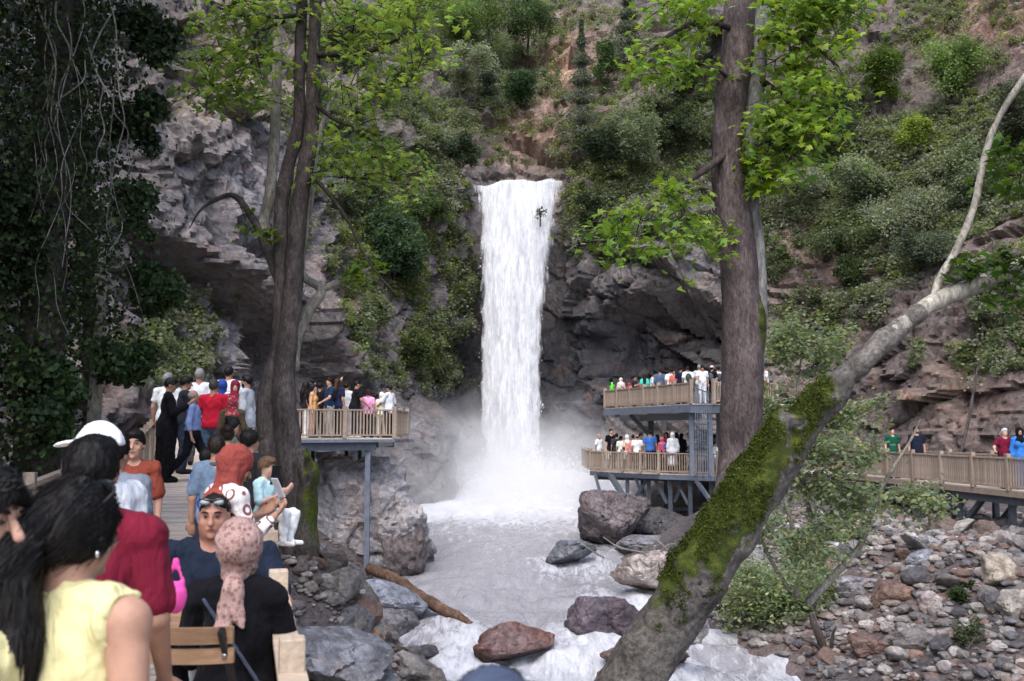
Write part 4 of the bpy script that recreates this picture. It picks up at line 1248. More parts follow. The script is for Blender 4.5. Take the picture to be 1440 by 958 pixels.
railing(walk, [D(dxl(16), 16), D(dxl(25), 25), D(dxl(29.6), 29.6)], .95, 1.6, .125)

# ---- left viewing platform at the end of the boardwalk
ZP = float(zdeck(34.5))
plat = empty('viewing_platform', (-6.5, 35, ZP))
tag(plat, 'wooden viewing platform on tall steel posts at the left, behind the double trunk', 'platform')
def DP(x, y): return np.array((x, y, ZP))
A0, A1, A2, A3 = DP(-9.2, 31.9), DP(-4.05, 34.4), DP(-4.0, 38.2), DP(-11.5, 37.5)
deck_boards(plat, [(DP(-10.9, 29.6), DP(-11.5, 37.5), A0, DP(-7.7, 37.8)), (A0, DP(-7.7, 37.8), A1, A2)])
deck_boards(plat, [(D(-10.9, 29.58) , DP(-10.9, 29.62), D(dxr(29.6) + .08, 29.58), DP(dxr(29.6) + .08, 29.62))])
railing(plat, [DP(dxr(29.6), 29.7), A0 + (.4, .1, 0), A1], .98, 2.0, .115, proud=.10, post=.13)
railing(plat, [A1, A2], .98, 2.0, .125, proud=.1, post=.13)
beam(plat, 'beam', A0 + (.4, .05, -.26), A1 + (-.62, -.22, -.26), .16, .30)
beam(plat, 'beam', A0 + (1.8, .6, -.09), A1 + (.0, -.02, -.09), .14, .10, M_STEELL)
beam(plat, 'beam', A1 + (-.6, -.1, -.22), A2 + (-.6, 0, -.22), .16, .22)
beam(plat, 'beam', A3 + (2.5, .3, -.26), A2 + (-.5, 0, -.26), .16, .24)
pp = P(520, 831, 34.3)
beam(plat, 'support_post', (A1[0] - .86, A1[1] - .25, -4.0), (A1[0] - .86, A1[1] - .25, ZP - .4), .17, .17, M_STEELL)
for x, y in ((-5.6, 36.9), (-6.15, 37.3), (-7.4, 37.3)):
    beam(plat, 'support_post', (x, y, -1.9), (x, y, ZP - .2), .14, .14)
beam(plat, 'beam', (-8.5, 36.5, ZP - 1.75), (-4.9, 36.2, ZP - 1.75), .12, .12)

# ---- right side: two decks one above the other
ZL_, ZU = -.2, 2.75
low = empty('viewing_platform', (7.5, 45, ZL_))
tag(low, 'lower wooden viewing deck with bowed rail on dark steel struts over the brown boulder', 'platform')
def DL(x, y): return np.array((x, y, ZL_))
fr = [P(831, 661, 47.0), P(848, 662, 45.9), P(875, 664, 44.9), P(901, 666, 44.1), P(927, 667, 43.4), P(979, 669, 42.3), P(1010, 670, 41.7), P(1075, 671, 40.8)]
fr = [np.array((p[0], p[1], ZL_)) for p in fr]
back = [np.array((p[0] + .5 * (k / 7), p[1] + 5.6, ZL_)) for k, p in enumerate(fr)]
deck_boards(low, [(back[k], back[k + 1], fr[k], fr[k + 1]) for k in range(7)], w=.16)
railing(low, fr, .9, 1.75, .118, proud=.1, post=.12)
railing(low, [fr[0], back[0]], .9, 1.75, .125, stuff_bal=True)
for a, b in zip(fr[:-1], fr[1:]):
    beam(low, 'beam', a + (0, .08, -.15), b + (0, .08, -.15), .1, .20, M_STEELL if a[0] > 5.7 else M_STEEL)
beam(low, 'beam', DL(4.0, 46.8) - (0, 0, .35), DL(11, 43.2) - (0, 0, .35), .14, .16)
def gz(x, y): return float(terrain_z(np.array([float(x)]), np.array([float(y)]))[0]) - .3
for px, d in ((882, 45.0), (912, 44.6), (942, 43.6), (970, 42.9), (1000, 42.6), (1040, 42.2), (903, 47), (935, 46.5), (985, 46)):
    q = P(px, 668, d)
    beam(low, 'support_post', (q[0], q[1], -4.0), (q[0], q[1], ZL_ - .1), .17, .17)
def lowb(name, p1, d1, p2, d2, w=.12, mat=M_STEEL):
    beam(low, name, P(p1[0], p1[1], d1), P(p2[0], p2[1], d2), w, w, mat)
lowb('strut', (837, 668), 46.4, (849, 712), 43.0, .12)
lowb('strut', (858, 668), 45.6, (878, 700), 43.0, .2)
lowb('strut', (892, 668), 44.4, (905, 702), 44.6); lowb('strut', (915, 668), 44.2, (890, 704), 44.6)
lowb('strut', (918, 668), 44.2, (938, 708), 44.0, .16); lowb('strut', (946, 668), 43.6, (968, 710), 43.2)
lowb('strut', (965, 668), 43.2, (948, 706), 43.6); lowb('strut', (979, 676), 42.4, (1002, 708), 41.6, .14, M_STEELL)
lowb('strut', (888, 702), 43.2, (916, 744), 42.6, .10); lowb('beam', (925, 697), 45, (1010, 695), 44, .14)
lowb('beam', (905, 718), 46, (1010, 714), 45, .14)

upp = empty('viewing_platform', (8, 48, ZU))
tag(upp, 'upper wooden viewing deck crowded with people below the cave overhang', 'platform')
fu = [P(851, 575, 50.0), P(972, 566, 40.6)]
fu = [np.array((p[0], p[1], ZU)) for p in fu]
fu2 = [np.array((P(1004, 566, 40.3)[0], 40.3, ZU)), np.array((P(1092, 570, 41.6)[0], 41.6, ZU))]
ub = [fu[0] + (1.6, 3.6, 0), np.array((12.5, 46.5, ZU)), np.array((12.6, 42.0, ZU))]
deck_boards(upp, [(ub[0], ub[1], fu[0], fu[1]), (ub[1], ub[2], fu[1] + (.02, -.1, 0), fu2[1])], w=.16)
railing(upp, fu, .88, 1.75, .118, proud=.12, post=.13)
railing(upp, fu2, .88, 1.75, .118, proud=.12, post=.13)
railing(upp, [fu[0], ub[0]], .88, 1.75, .125, stuff_bal=True)
beam(upp, 'beam', fu[0] + (0, .05, -.2), fu[1] + (0, .05, -.2), .12, .30, M_STEELL)
beam(upp, 'beam', fu[0] + (.9, .9, -.5), fu[1] + (.5, .9, -.5), .16, .30)
beam(upp, 'beam', fu[1] + (-.03, .02, -.22), fu2[1] + (0, .02, -.22), .12, .32, M_STEELL)
q = np.array((fu[0] * .62 + fu[1] * .38)) + (1.0, 1.6, 0)
beam(upp, 'support_post', (q[0], q[1], ZL_ - .1), (q[0], q[1], ZU - .3), .26, .26)
beam(upp, 'strut', (q[0] - .05, q[1], ZU - 1.35), (q[0] - .95, q[1] + .2, ZU - .35), .18, .18)
for x, y in ((fu[1][0] + .1, 41.2), (fu2[0][0], 41.2), (fu2[1][0] - .2, 42.2), (9.4, 45.5)):
    beam(upp, 'support_post', (x, y, ZL_), (x, y, ZU - .25), .18, .18, M_STEELL)
# steel stair between the decks, with upright bars
st = empty('steel_stair', (8.0, 41.0, ZL_))
tag(st, 'grey steel stair cage joining the two right hand viewing decks', 'stairs')
sx0, sx1 = fu[1][0] + .12, fu2[0][0] - .08
for k in range(8):
    x = sx0 + (sx1 - sx0) * k / 7
    mobj('bar', box_me('stair_bar', (.024, .024, ZU - ZL_ + .55), M_STEELL), st, (x - 8.0, 40.35 + .02 * k - 41.0, (ZU - ZL_ + .55) / 2 + (.15 if k % 3 else .45) - .3))
for k in range(13):
    zz = (k + .7) * (ZU - ZL_) / 13
    mb = MB(); mb.box((sx0 + .55 - 8, 41.0 + k * .24 - 41.0, ZU - ZL_ - zz), (1.0, .26, .05)); mb.build('step', M_STEELL, st)
beam(st, 'handrail', (sx0, 40.36, ZU + .62), (sx1 + .3, 40.5, ZU + .3), .04, .04)
beam(st, 'landing', (sx0, 40.7, ZU - .72), (sx1, 40.7, ZU - .72), .3, .06, M_STEELL)

# ---- right walkway
br = empty('boardwalk', (14, 32, 0))
tag(br, 'long raised wooden walkway on the right crossing above the rubble slope', 'boardwalk')
b0, b1 = P(1186, 668, 38.2), P(1475, 693, 26.3)
b0 = np.array((b0[0], b0[1], 0.02)); b1 = np.array((b1[0], b1[1], 0.02))
off = np.array((1.75, .75, 0))
deck_boards(br, [(b0 + off, b1 + off, b0, b1)], w=.15)
LL = np.linalg.norm(b1 - b0)
railing(br, [b0, b1], .93, 1.75, .118, proud=.1, post=.13)
railing(br, [b0 + off, b1 + off], .93, 2.4, .125, proud=.1, post=.13, stuff_bal=True)
bc = np.array((fr[-1][0], fr[-1][1], .0))
deck_boards(br, [(bc + (0, 1.9, 0), b0 + off, bc, b0)], w=.15)
railing(br, [bc, b0], .93, 1.75, .12, stuff_bal=True)
mbt = MB(); 
beam(br, 'fascia', b0 + (0, -.05, -.09), b1 + (0, -.05, -.09), .04, .16, M_RAIL)
beam(br, 'beam', b0 + (.12, .08, -.26), b1 + (.12, .08, -.26), .14, .26)
beam(br, 'beam', b0 + off + (-.1, 0, -.24), b1 + off + (-.1, 0, -.24), .14, .26)
for t in (.05, .2, .40, .62, .84):
    p = b0 + (b1 - b0) * t + (.25, .1, 0)
    for o_ in (np.zeros(3), off * .8):
        pq = p + o_
        zz = float(terrain_z(np.array([pq[0]]), np.array([pq[1]]))[0]) - .3
        beam(br, 'support_post', (pq[0], pq[1], zz), (pq[0], pq[1], -.14), .16, .16)
    if t > .1:
        dd = (b1 - b0) / LL
        beam(br, 'strut', p - (0, 0, 1.35), p + dd * 1.3 - (0, 0, .3), .14, .14, M_STEELL if t == .40 else M_STEEL)
        beam(br, 'strut', p + off * .8 - (0, 0, 1.35), p + off * .8 + dd * 1.3 - (0, 0, .3), .14, .14)
# ------------------------------------------------------------------ vegetation on the rock
def tuft_points(cs, rad, per, g):
    """points in irregular clumps round the centres cs"""
    n = len(cs)
    k = per
    d = g.normal(0, 1, (n, k, 3)); d /= np.linalg.norm(d, axis=2)[..., None]
    r = g.random((n, k, 1)) ** .45
    return cs[:, None] + d * r * np.asarray(rad)[:, None, None] * np.array((1, 1, .8))

def veg_density(px, py):
    d = .0 * px
    b = lambda x, y, rx, ry: np.exp(-(((px - x) / rx) ** 2 + ((py - y) / ry) ** 2))
    d = np.maximum(d, 1.5 * b(600, 50, 200, 140)); d = np.maximum(d, 1.5 * b(740, 60, 80, 110))
    d = np.maximum(d, 1.1 * b(560, 370, 55, 95)); d = np.maximum(d, .9 * b(590, 500, 50, 40)); d = np.maximum(d, .5 * b(640, 420, 40, 60))
    d = np.maximum(d, 1.0 * b(900, 210, 110, 130)); d = np.maximum(d, .65 * b(1150, 190, 200, 90)); d = np.maximum(d, .6 * b(1330, 240, 150, 120))
    d = np.maximum(d, .8 * b(1250, 340, 150, 50)); d = np.maximum(d, .7 * b(1180, 300, 110, 60)); d = np.maximum(d, .4 * b(880, 360, 70, 40))
    d = np.maximum(d, .55 * b(1180, 420, 60, 40)); d = np.maximum(d, .55 * b(1300, 60, 130, 80)); d = np.maximum(d, .5 * b(470, 200, 60, 130))
    d = np.maximum(d, .5 * b(230, 480, 60, 60)); d = np.maximum(d, .35 * b(1380, 470, 80, 50)); d = np.maximum(d, .8 * b(840, 60, 60, 60)); d = np.maximum(d, .45 * b(690, 190, 40, 60))
    d = d * (1 - .92 * b(805, 95, 30, 70)) * (1 - .9 * b(735, 205, 55, 32)) * (1 - .7 * b(330, 150, 110, 120)) * (1 - .7 * b(1410, 70, 60, 80))
    d = d * (1 - sst(655, 675, px) * sst(805, 785, px) * sst(225, 245, py))
    return d
g = np.random.default_rng(77)
pd = veg_density(cpx[_vi], cpy[_vi])
nz = fbm(CVf[_vi] * .28, 3, 555) + .5 * fbm(CVf[_vi] * .9, 2, 556)
pd = pd * np.clip(.55 + 1.5 * nz, 0, 1.3)
# vertices crowd where the sheet is seen edge on: weigh by image area
pd = pd * (cf[_vi] / 55.0) ** .5
ok = pd > .05
cand = _vi[ok]; pw = pd[ok] / pd[ok].sum()
NT = 14500
sel = g.choice(cand, NT, p=pw)
cs = CVf[sel] + CN[sel] * .15 + (0, 0, .1)
rad = g.uniform(.18, .62, NT) * (cf[sel] / 55) ** .3
VEG = [(.125, .15, .085), (.19, .22, .11), (.22, .24, .17), (.27, .28, .22), (.165, .185, .115), (.23, .265, .105)]
fa = fbm(cs * .16, 3, 600)
kind = np.clip(((fa + .5 + g.normal(0, .22, NT)) * 6).astype(int), 0, 5)
per = 58
pts = tuft_points(cs, rad, per, g).reshape(-1, 3)
tint = leaf_tint(len(pts), (1, 1, 1), .22, .12, g) * np.repeat(np.asarray(VEG)[kind] * g.uniform(.7, 1.3, (NT, 1)), per, 0)
Vv, Ff, Tt = leaves(pts, g.uniform(.11, .21, len(pts)), OUT_QUAD * (1.3, 1, 1), .5, .2, tint, g)
ug = obj('undergrowth', Vv, Ff, M_LEAF, None, False, Tt)
tag(ug, 'low scrub and creepers clinging to the gorge walls', 'undergrowth', kind='stuff')

def crown_pts(c, size, n, g, clumps=14):
    size = np.asarray(size)
    cc = g.normal(0, 1, (clumps, 3)); cc /= np.linalg.norm(cc, axis=1)[:, None]
    cc = cc * (g.random((clumps, 1)) ** .4) * size * .38
    rr = g.uniform(.13, .26, clumps) * size.mean()
    k = n // clumps
    p = g.normal(0, 1, (clumps, k, 3)); p /= np.linalg.norm(p, axis=2)[..., None]
    p = cc[:, None] + p * (g.random((clumps, k, 1)) ** .5) * rr[:, None, None]
    return (p + np.asarray(c)).reshape(-1, 3), cc + np.asarray(c)

def shrub(name, px, py, wpx, hpx, col, label, n=1500, leaf=.16, trunk=True, kind='broad', cat='shrub', group=None, seed=1, d=None, bark=None, stand=.35):
    n = int(n * 3.5); leaf = leaf * 1.02
    g = np.random.default_rng(seed)
    base, nrm_ = cliff_at(px, py + hpx * .35)
    if d is not None: base = P(px, py + hpx * .5, d)
    dd = base[1]
    k = dd / FPX
    w, h = wpx * k, hpx * k
    c = base + np.array((0, -w * .22, h * .42)) + np.array((nrm_[0], nrm_[1], 0)) * w * .12
    root = empty(name, base)
    tag(root, label, cat, group)
    o = np.asarray(base)
    if kind == 'conifer':
        t = g.random(n) ** .8
        r = (1 - t) * w * .5 * (.6 + .4 * np.sin(t * 40)) * g.random(n) ** .5
        a = g.uniform(0, 6.28, n)
        pts = np.stack([r * np.cos(a), r * np.sin(a), (t - .05) * h - r * .25], 1) + (0, -w * .2, 0)
        cl = None
    else:
        pts, cl = crown_pts(c - o, (w * 1.0, w * .8, h * 1.0), n, g, max(8, int(10 + wpx / 12)))
        n = len(pts)
    tint = leaf_tint(n, col, .24, .14, g)
    if cl is not None:
        tint = tint * np.repeat(g.uniform(.65, 1.35, (len(cl), 1)), n // len(cl), 0)
    V, F, T = leaves(pts, g.uniform(.7, 1.3, n) * leaf, OUT_QUAD if kind != 'big' else OUT_OVAL, .45, .25 if kind != 'conifer' else .5, tint, g)
    mb = MB()
    top = np.array((0, -w * .2, h * .8)) if cl is None else (c - o) + np.array((0, 0, h * .25))
    V2, F2 = tube([(0, 0, -.3), top * .35 + g.normal(0, .08, 3) * w * .3, top * .7 + g.normal(0, .06, 3) * w, top], [max(.05, h * .018), max(.04, h * .014), .04, .015], 7, 14)
    mb.add(V2, F2)
    if cl is not None:
        for q in cl[:7]:
            V2, F2 = tube([top * .3, (top * .3 + q - o if False else top * .4 + (q) * .35 + (0, 0, .05)), q], [max(.03, h * .009), .03, .012], 5, 8)
            mb.add(V2, F2)
    mb.build('trunk', bark or M_BARK, root, True)
    obj('crown', V, F, M_LEAF if kind != 'dark' else M_DLEAF, root, False, T)
    return root

LG, MG, DG, GG, YG, SG = (.21, .27, .08), (.15, .21, .075), (.085, .125, .055), (.19, .22, .145), (.24, .30, .06), (.24, .26, .195)
shrub('deciduous_tree', 665, 35, 120, 110, MG, 'bushy green tree high above the fall, left of centre at the top', 2600, .2, seed=1, cat='tree')
shrub('deciduous_tree', 585, 30, 130, 90, LG, 'light green tree on the left hillside behind the double trunk foliage', 2400, .2, seed=2, cat='tree')
shrub('deciduous_tree', 740, 45, 75, 110, DG, 'dark green tree in the ravine directly above the fall', 2000, .19, seed=3, cat='tree')
shrub('deciduous_tree', 655, 100, 90, 70, SG, 'silvery grey green tree on the left shoulder of the ravine', 1700, .17, seed=4, cat='tree')
shrub('pine_tree', 695, 105, 60, 110, (.085, .11, .085), 'wispy grey pine with a thin leaning trunk left of the ravine', 1800, .17, kind='conifer', seed=5, cat='tree', bark=M_PBARK)
shrub('deciduous_tree', 735, 125, 70, 55, (.05, .09, .045), 'fern green bush hanging in the ravine above the lip', 1300, .17, seed=6)
shrub('pine_tree', 815, 120, 75, 170, (.15, .165, .14), 'pale feathery grey pine at the right shoulder of the fall', 2600, .17, kind='conifer', seed=7, cat='tree', bark=M_PBARK)
shrub('pine_tree', 880, 45, 100, 120, (.13, .145, .12), 'pale feathery pine cut by the top edge right of the ravine', 2400, .18, kind='conifer', seed=8, cat='tree', bark=M_PBARK)
shrub('shrub', 850, 85, 60, 60, DG, 'dark pine bush between the two feathery pines', 1100, .17, seed=9)
shrub('shrub', 880, 200, 120, 100, GG, 'broad grey green bush on the right wall beside the top of the fall', 2300, .17, seed=10)
shrub('shrub', 950, 180, 80, 90, (.075, .10, .055), 'dull green bush left of the right trunk', 1700, .17, seed=11)
shrub('shrub', 845, 215, 75, 60, (.05, .07, .04), 'dark bush clinging just right of the lip of the fall', 1300, .16, seed=12)
shrub('shrub', 905, 300, 100, 60, SG, 'silver leaved bush over the cave on the right wall', 1700, .15, seed=13)
shrub('shrub', 1230, 115, 70, 95, (.10, .15, .03), 'fresh green upright bush on the right slope near the top', 1800, .16, seed=14)
shrub('shrub', 1330, 100, 110, 90, MG, 'mid green bush high on the right slope below the orange rock', 2000, .17, seed=15)
shrub('shrub', 1275, 185, 60, 45, YG, 'yellow green round bush in the middle of the right slope', 1200, .14, seed=16)
shrub('shrub', 1200, 250, 100, 70, GG, 'grey green bush on the right slope under the dark gap', 1900, .15, seed=17)
shrub('shrub', 1110, 260, 90, 60, SG, 'silver grey bush just right of the right trunk', 1500, .14, seed=18)
shrub('shrub', 1270, 300, 130, 70, SG, 'wide silver bush halfway down the right slope', 2200, .14, seed=19)
shrub('shrub', 1350, 250, 80, 100, GG, 'tall grey green bush with thin stems behind the arching limb', 1700, .15, seed=20)
shrub('shrub', 1290, 350, 110, 55, (.11, .13, .10), 'low grey bush at the foot of the right slope vegetation', 1600, .14, seed=21)
shrub('shrub', 1185, 385, 55, 45, (.06, .085, .035), 'small dark green bush on the bare rock right of the trunk', 900, .14, seed=22)
shrub('shrub', 560, 350, 95, 130, (.05, .085, .045), 'ivy like bush covering the rock left of the fall', 3000, .19, seed=23, stand=.1)
shrub('shrub', 600, 300, 70, 50, (.085, .12, .05), 'light bush on the ledge above the ivy patch', 1200, .16, seed=24)
shrub('shrub', 650, 215, 60, 55, (.05, .07, .04), 'dark bush at the left end of the lip', 1100, .16, seed=25)
shrub('shrub', 590, 490, 60, 50, (.085, .11, .04), 'green bush low on the wall left of the fall', 1000, .15, seed=26)
shrub('shrub', 1380, 390, 70, 60, (.06, .08, .045), 'dark green bush under the arching pale limb', 1100, .15, seed=27)
shrub('shrub', 1170, 170, 90, 90, (.045, .065, .03), 'dark leafed bush in shadow behind the bright plane leaves', 1700, .16, seed=28)
shrub('shrub', 1420, 160, 80, 120, (.09, .10, .075), 'grey twiggy bush at the right edge under the orange rock', 1500, .15, seed=29)
shrub('shrub', 490, 60, 90, 90, (.11, .125, .07), 'olive bush behind the double trunk near the top', 1500, .17, seed=30)
shrub('shrub', 1155, 345, 60, 40, (.09, .11, .06), 'olive green cushion bush above the rusty rock face', 900, .13, seed=31)
shrub('shrub', 820, 290, 40, 55, (.05, .065, .035), 'small dark bush in a crack right of the falling water', 700, .14, seed=32)
shrub('shrub', 345, 405, 30, 45, (.09, .13, .04), 'sprig of green leaves on the overhanging rock left of the trunk', 260, .12, seed=33)
shrub('shrub', 760, 300, 26, 24, (.06, .08, .04), 'tiny twiggy bush hanging into the waterfall', 30, .15, seed=34, d=61)

# ------------------------------------------------------------------ plane trees near the camera
def twigs_leaves(paths, n_twig, tw_len, per, leaf, base, g, outline=OUT_PLANE, up=.62, spread=1.0, hang=.15):
    """twigs off the branch paths with leaves along them -> twig tubes (MB) and leaf arrays"""
    mb = MB(); pts = []
    for path in paths:
        path = np.asarray(path, float)
        for k in range(n_twig):
            t = g.uniform(.15, 1.0) * (len(path) - 1)
            i = min(int(t), len(path) - 2); p = path[i] + (path[i + 1] - path[i]) * (t - i)
            d = g.normal(0, 1, 3) * spread; d[2] = d[2] * .45 - hang; d += (path[-1] - path[0]) / np.linalg.norm(path[-1] - path[0]) * .6
            d /= np.linalg.norm(d); L = tw_len * g.uniform(.5, 1.2)
            q = p + d * L * .5 + (0, 0, .04); e = p + d * L - (0, 0, .08 * L)
            V, F = tube([p, q, e], [.008, .006, .003], 4, 5, caps=False); mb.add(V, F)
            tt_ = g.uniform(.2, 1.05, per)
            a = p + (e - p) * tt_[:, None] + g.normal(0, .07 + .06 * L, (per, 3)) * (1, 1, .6)
            pts.append(a)
    pts = np.concatenate(pts)
    tint = leaf_tint(len(pts), base, .2, .16, g)
    V, F, T = leaves(pts, g.uniform(.6, 1.2, len(pts)) * leaf, outline, up, .35, tint, g)
    return mb, (V, F, T)

def PL(pts): return [P(*p) for p in pts]
def branch_tree(root, off, trunk_paths, br_paths, leafspec, bark, tw_bark, g, bump_=.02):
    tm = MB()
    for pts, rad in trunk_paths:
        V, F = tube(np.asarray(pts) - off, rad, 22, 70, bump_, 4.0, 5); tm.add(V, F)
    tm.build('trunk', bark, root, True)

g = np.random.default_rng(8)
dl = 14.0
lt = empty('plane_tree', P(405, 760, dl)); off = np.asarray(lt.location)
tag(lt, 'tall double stemmed plane tree with a mossy hollow at its foot, left of the fall', 'tree')
tm = MB()
V, F = tube([P(396, 1060, dl) - off, P(396, 720, dl) - off, P(384, 630, dl) - off, P(376, 560, dl) - off, P(392, 490, dl) - off, P(397, 400, dl) - off, P(395, 300, dl) - off, P(404, 240, dl) - off, P(419, 180, dl) - off, P(421, 90, dl) - off, P(425, 0, dl) - off, P(432, -120, dl) - off],
            [.28, .23, .185, .15, .125, .115, .102, .098, .09, .088, .085, .075], 26, 120, .03, 3.0, 5); tm.add(V, F)
V, F = tube([P(416, 1060, dl - .1) - off, P(414, 720, dl - .1) - off, P(406, 630, dl - .12) - off, P(399, 560, dl - .12) - off, P(403, 490, dl - .12) - off, P(413, 400, dl - .12) - off, P(419, 300, dl - .12) - off, P(429, 240, dl - .12) - off, P(438, 180, dl - .12) - off, P(441, 90, dl - .12) - off, P(444, 0, dl - .12) - off, P(448, -120, dl - .12) - off],
            [.27, .22, .185, .165, .145, .135, .125, .112, .105, .092, .082, .075], 26, 120, .03, 3.0, 9); tm.add(V, F)
tk = tm.build('trunk', M_BARK, lt, True)
# hollow burl at the foot, mossy on its right
Fd_ = Field(P(350, 1040, dl)-off - 1.0, P(470, 570, dl)-off + 1.0, .03)
Fd_.add(('rc', P(402, 1060, dl) - off, P(404, 700, dl) - off, .42, .235), .1)
Fd_.add(('rc', P(430, 1060, dl - .2) - off, P(430, 690, dl - .2) - off, .30, .15), .12)
Fd_.add(('rc', P(435, 672, dl - .25) - off, P(424, 640, dl - .15) - off, .13, .12), .1)
Fd_.add(('rc', P(440, 668, dl - .3) - off, P(443, 655, dl - .25) - off, .07, .05), .05)
Fd_.add(('rc', P(378, 610, dl) - off, P(374, 565, dl) - off, .18, .12), .12)
Fd_.sub(('el', P(430, 652, dl - .46) - off, (.075, .26, .15)))
V, F = Fd_.mesh(); Nn = vnormals(V, F); V = V + Nn * (.035 * fbm(V * 4, 4, 4))[:, None]
qx, qy, _ = proj(V + off)
mossy = sst(.15, .6, Nn[:, 0]) * .22 + .5 * blob(qx, qy, 440, 640, 16, 40) + .5 * blob(qx, qy, 425, 720, 50, 60) - .3
mossy = np.clip(mossy + .25, 0, 1)
obj('burl', V, F, mat_bark('burl_bark', (.035, .028, .026), (.12, .10, .09), 1.0, moss=True, vertical=.6), lt, True, np.repeat(mossy[:, None], 3, 1))
def limb(root, off, pts, rad, mat, name='limb', n=40, bump_=.008):
    V, F = tube(np.asarray(PL(pts)) - off, rad, 12, n, bump_, 7.0, 3)
    return obj(name, V, F, mat, root)
limb(lt, off, [(402, 425, 14), (390, 385, 14.1), (372, 340, 14.3), (352, 302, 14.4), (328, 275, 14.5), (300, 283, 14.4), (280, 298, 14.3), (266, 322, 14.3)], [.10, .085, .075, .055, .04, .028, .02, .01], M_BARK)
limb(lt, off, [(376, 345, 14.3), (370, 320, 14.4), (380, 270, 14.5), (386, 200, 14.6), (389, 120, 14.6), (391, 40, 14.6), (394, -60, 14.6)], [.08, .085, .085, .08, .075, .065, .06], M_PBARK)
limb(lt, off, [(412, 520, 14.2), (416, 480, 14.4), (432, 440, 14.6), (452, 408, 14.7), (425, 385, 14.8), (428, 330, 14.9), (438, 275, 15), (446, 200, 15), (470, 130, 15)], [.09, .085, .08, .07, .06, .055, .05, .045, .02], M_PBARK)
limb(lt, off, [(450, 408, 14.7), (478, 396, 14.7), (505, 384, 14.6), (522, 376, 14.6)], [.06, .05, .03, .012], M_PBARK)
bl = []
for pts, rad in (([(440, 78, 13.9), (480, 76, 13.6), (520, 72, 13.3), (558, 56, 13.1), (580, 38, 13.0)], [.05, .04, .032, .022, .01]),
                 ([(415, 22, 13.9), (380, 24, 13.7), (345, 22, 13.5), (300, 8, 13.4)], [.04, .03, .022, .012]),
                 ([(436, 140, 13.9), (466, 165, 13.7), (500, 182, 13.5), (530, 190, 13.4)], [.04, .03, .022, .012]),
                 ([(430, 240, 13.9), (460, 270, 13.7), (490, 312, 13.5), (520, 370, 13.4), (560, 418, 13.3)], [.035, .028, .022, .016, .008]),
                 ([(400, 30, 14), (360, 50, 13.7), (365, 95, 13.6), (362, 75, 13.6)], [.03, .022, .014, .008])):
    limb(lt, off, pts, rad, M_DBARK, n=30, bump_=.004); bl.append(PL(pts))
extra = [PL(p) for p in ([(390, 110, 14.2), (350, 115, 13.9), (310, 125, 13.6), (270, 130, 13.4)], [(390, 40, 14.2), (350, 60, 14), (320, 70, 13.6), (280, 90, 13.4)], [(389, 90, 14.4), (365, 140, 14.2), (330, 128, 14)],
         [(446, 10, 14), (480, 20, 13.6), (520, 10, 13.3), (570, 15, 13)], [(440, 120, 14), (480, 120, 13.7), (520, 135, 13.4), (560, 100, 13.2)],
         [(446, 200, 14.6), (490, 215, 14.2), (530, 225, 13.9), (560, 205, 13.7)], [(446, 230, 14.6), (480, 250, 14.3), (510, 250, 14.1)], [(430, -10, 14), (470, -5, 13.6), (540, -25, 13)], [(470, 165, 13.8), (530, 130, 13.3), (590, 95, 13)], [(500, 182, 13.6), (550, 220, 13.3), (575, 250, 13.1)], [(446, 60, 14), (500, 50, 13.5), (600, 20, 13)], [(300, 8, 13.4), (330, 10, 13.5), (400, 5, 13.9)])]
mb, (V, F, T) = twigs_leaves(bl[:3] + extra + bl[4:], 15, .75, 11, .105, (.22, .295, .072), g)
mb.add(*tube(np.asarray(PL([(336, 285, 14.4), (342, 300, 14.3), (348, 318, 14.3)])), [.01, .008, .004], 5, 6))
p2, (V2, F2, T2) = twigs_leaves([PL([(470, 396, 14.7), (500, 385, 14.6), (524, 374, 14.6)])], 12, .3, 9, .12, (.17, .24, .03), g)
p3, (V3, F3, T3) = twigs_leaves([PL([(332, 282, 14.4), (345, 300, 14.3), (345, 325, 14.3)]), PL([(380, 320, 14), (375, 335, 13.9)])], 6, .2, 6, .10, (.12, .17, .02), g)
for m_, s in ((p2, 0), (p3, 0)):
    for vv_, ff_ in zip(m_.V, []): pass
tw = obj('twig_sprays', np.concatenate(mb.V + p2.V + p3.V) - off, [np.concatenate([f + o_ for o_, m_ in ((0, mb), (mb.n, p2), (mb.n + p2.n, p3)) for f in m_.F if f.shape[1] == 4])], M_DBARK, lt)
nV = len(V); nV2 = len(V2)
obj('crown', np.concatenate([V, V2, V3]) - off, np.concatenate([F, F2 + nV, F3 + nV + nV2]), M_LEAF, lt, False, np.concatenate([T, T2, T3]))

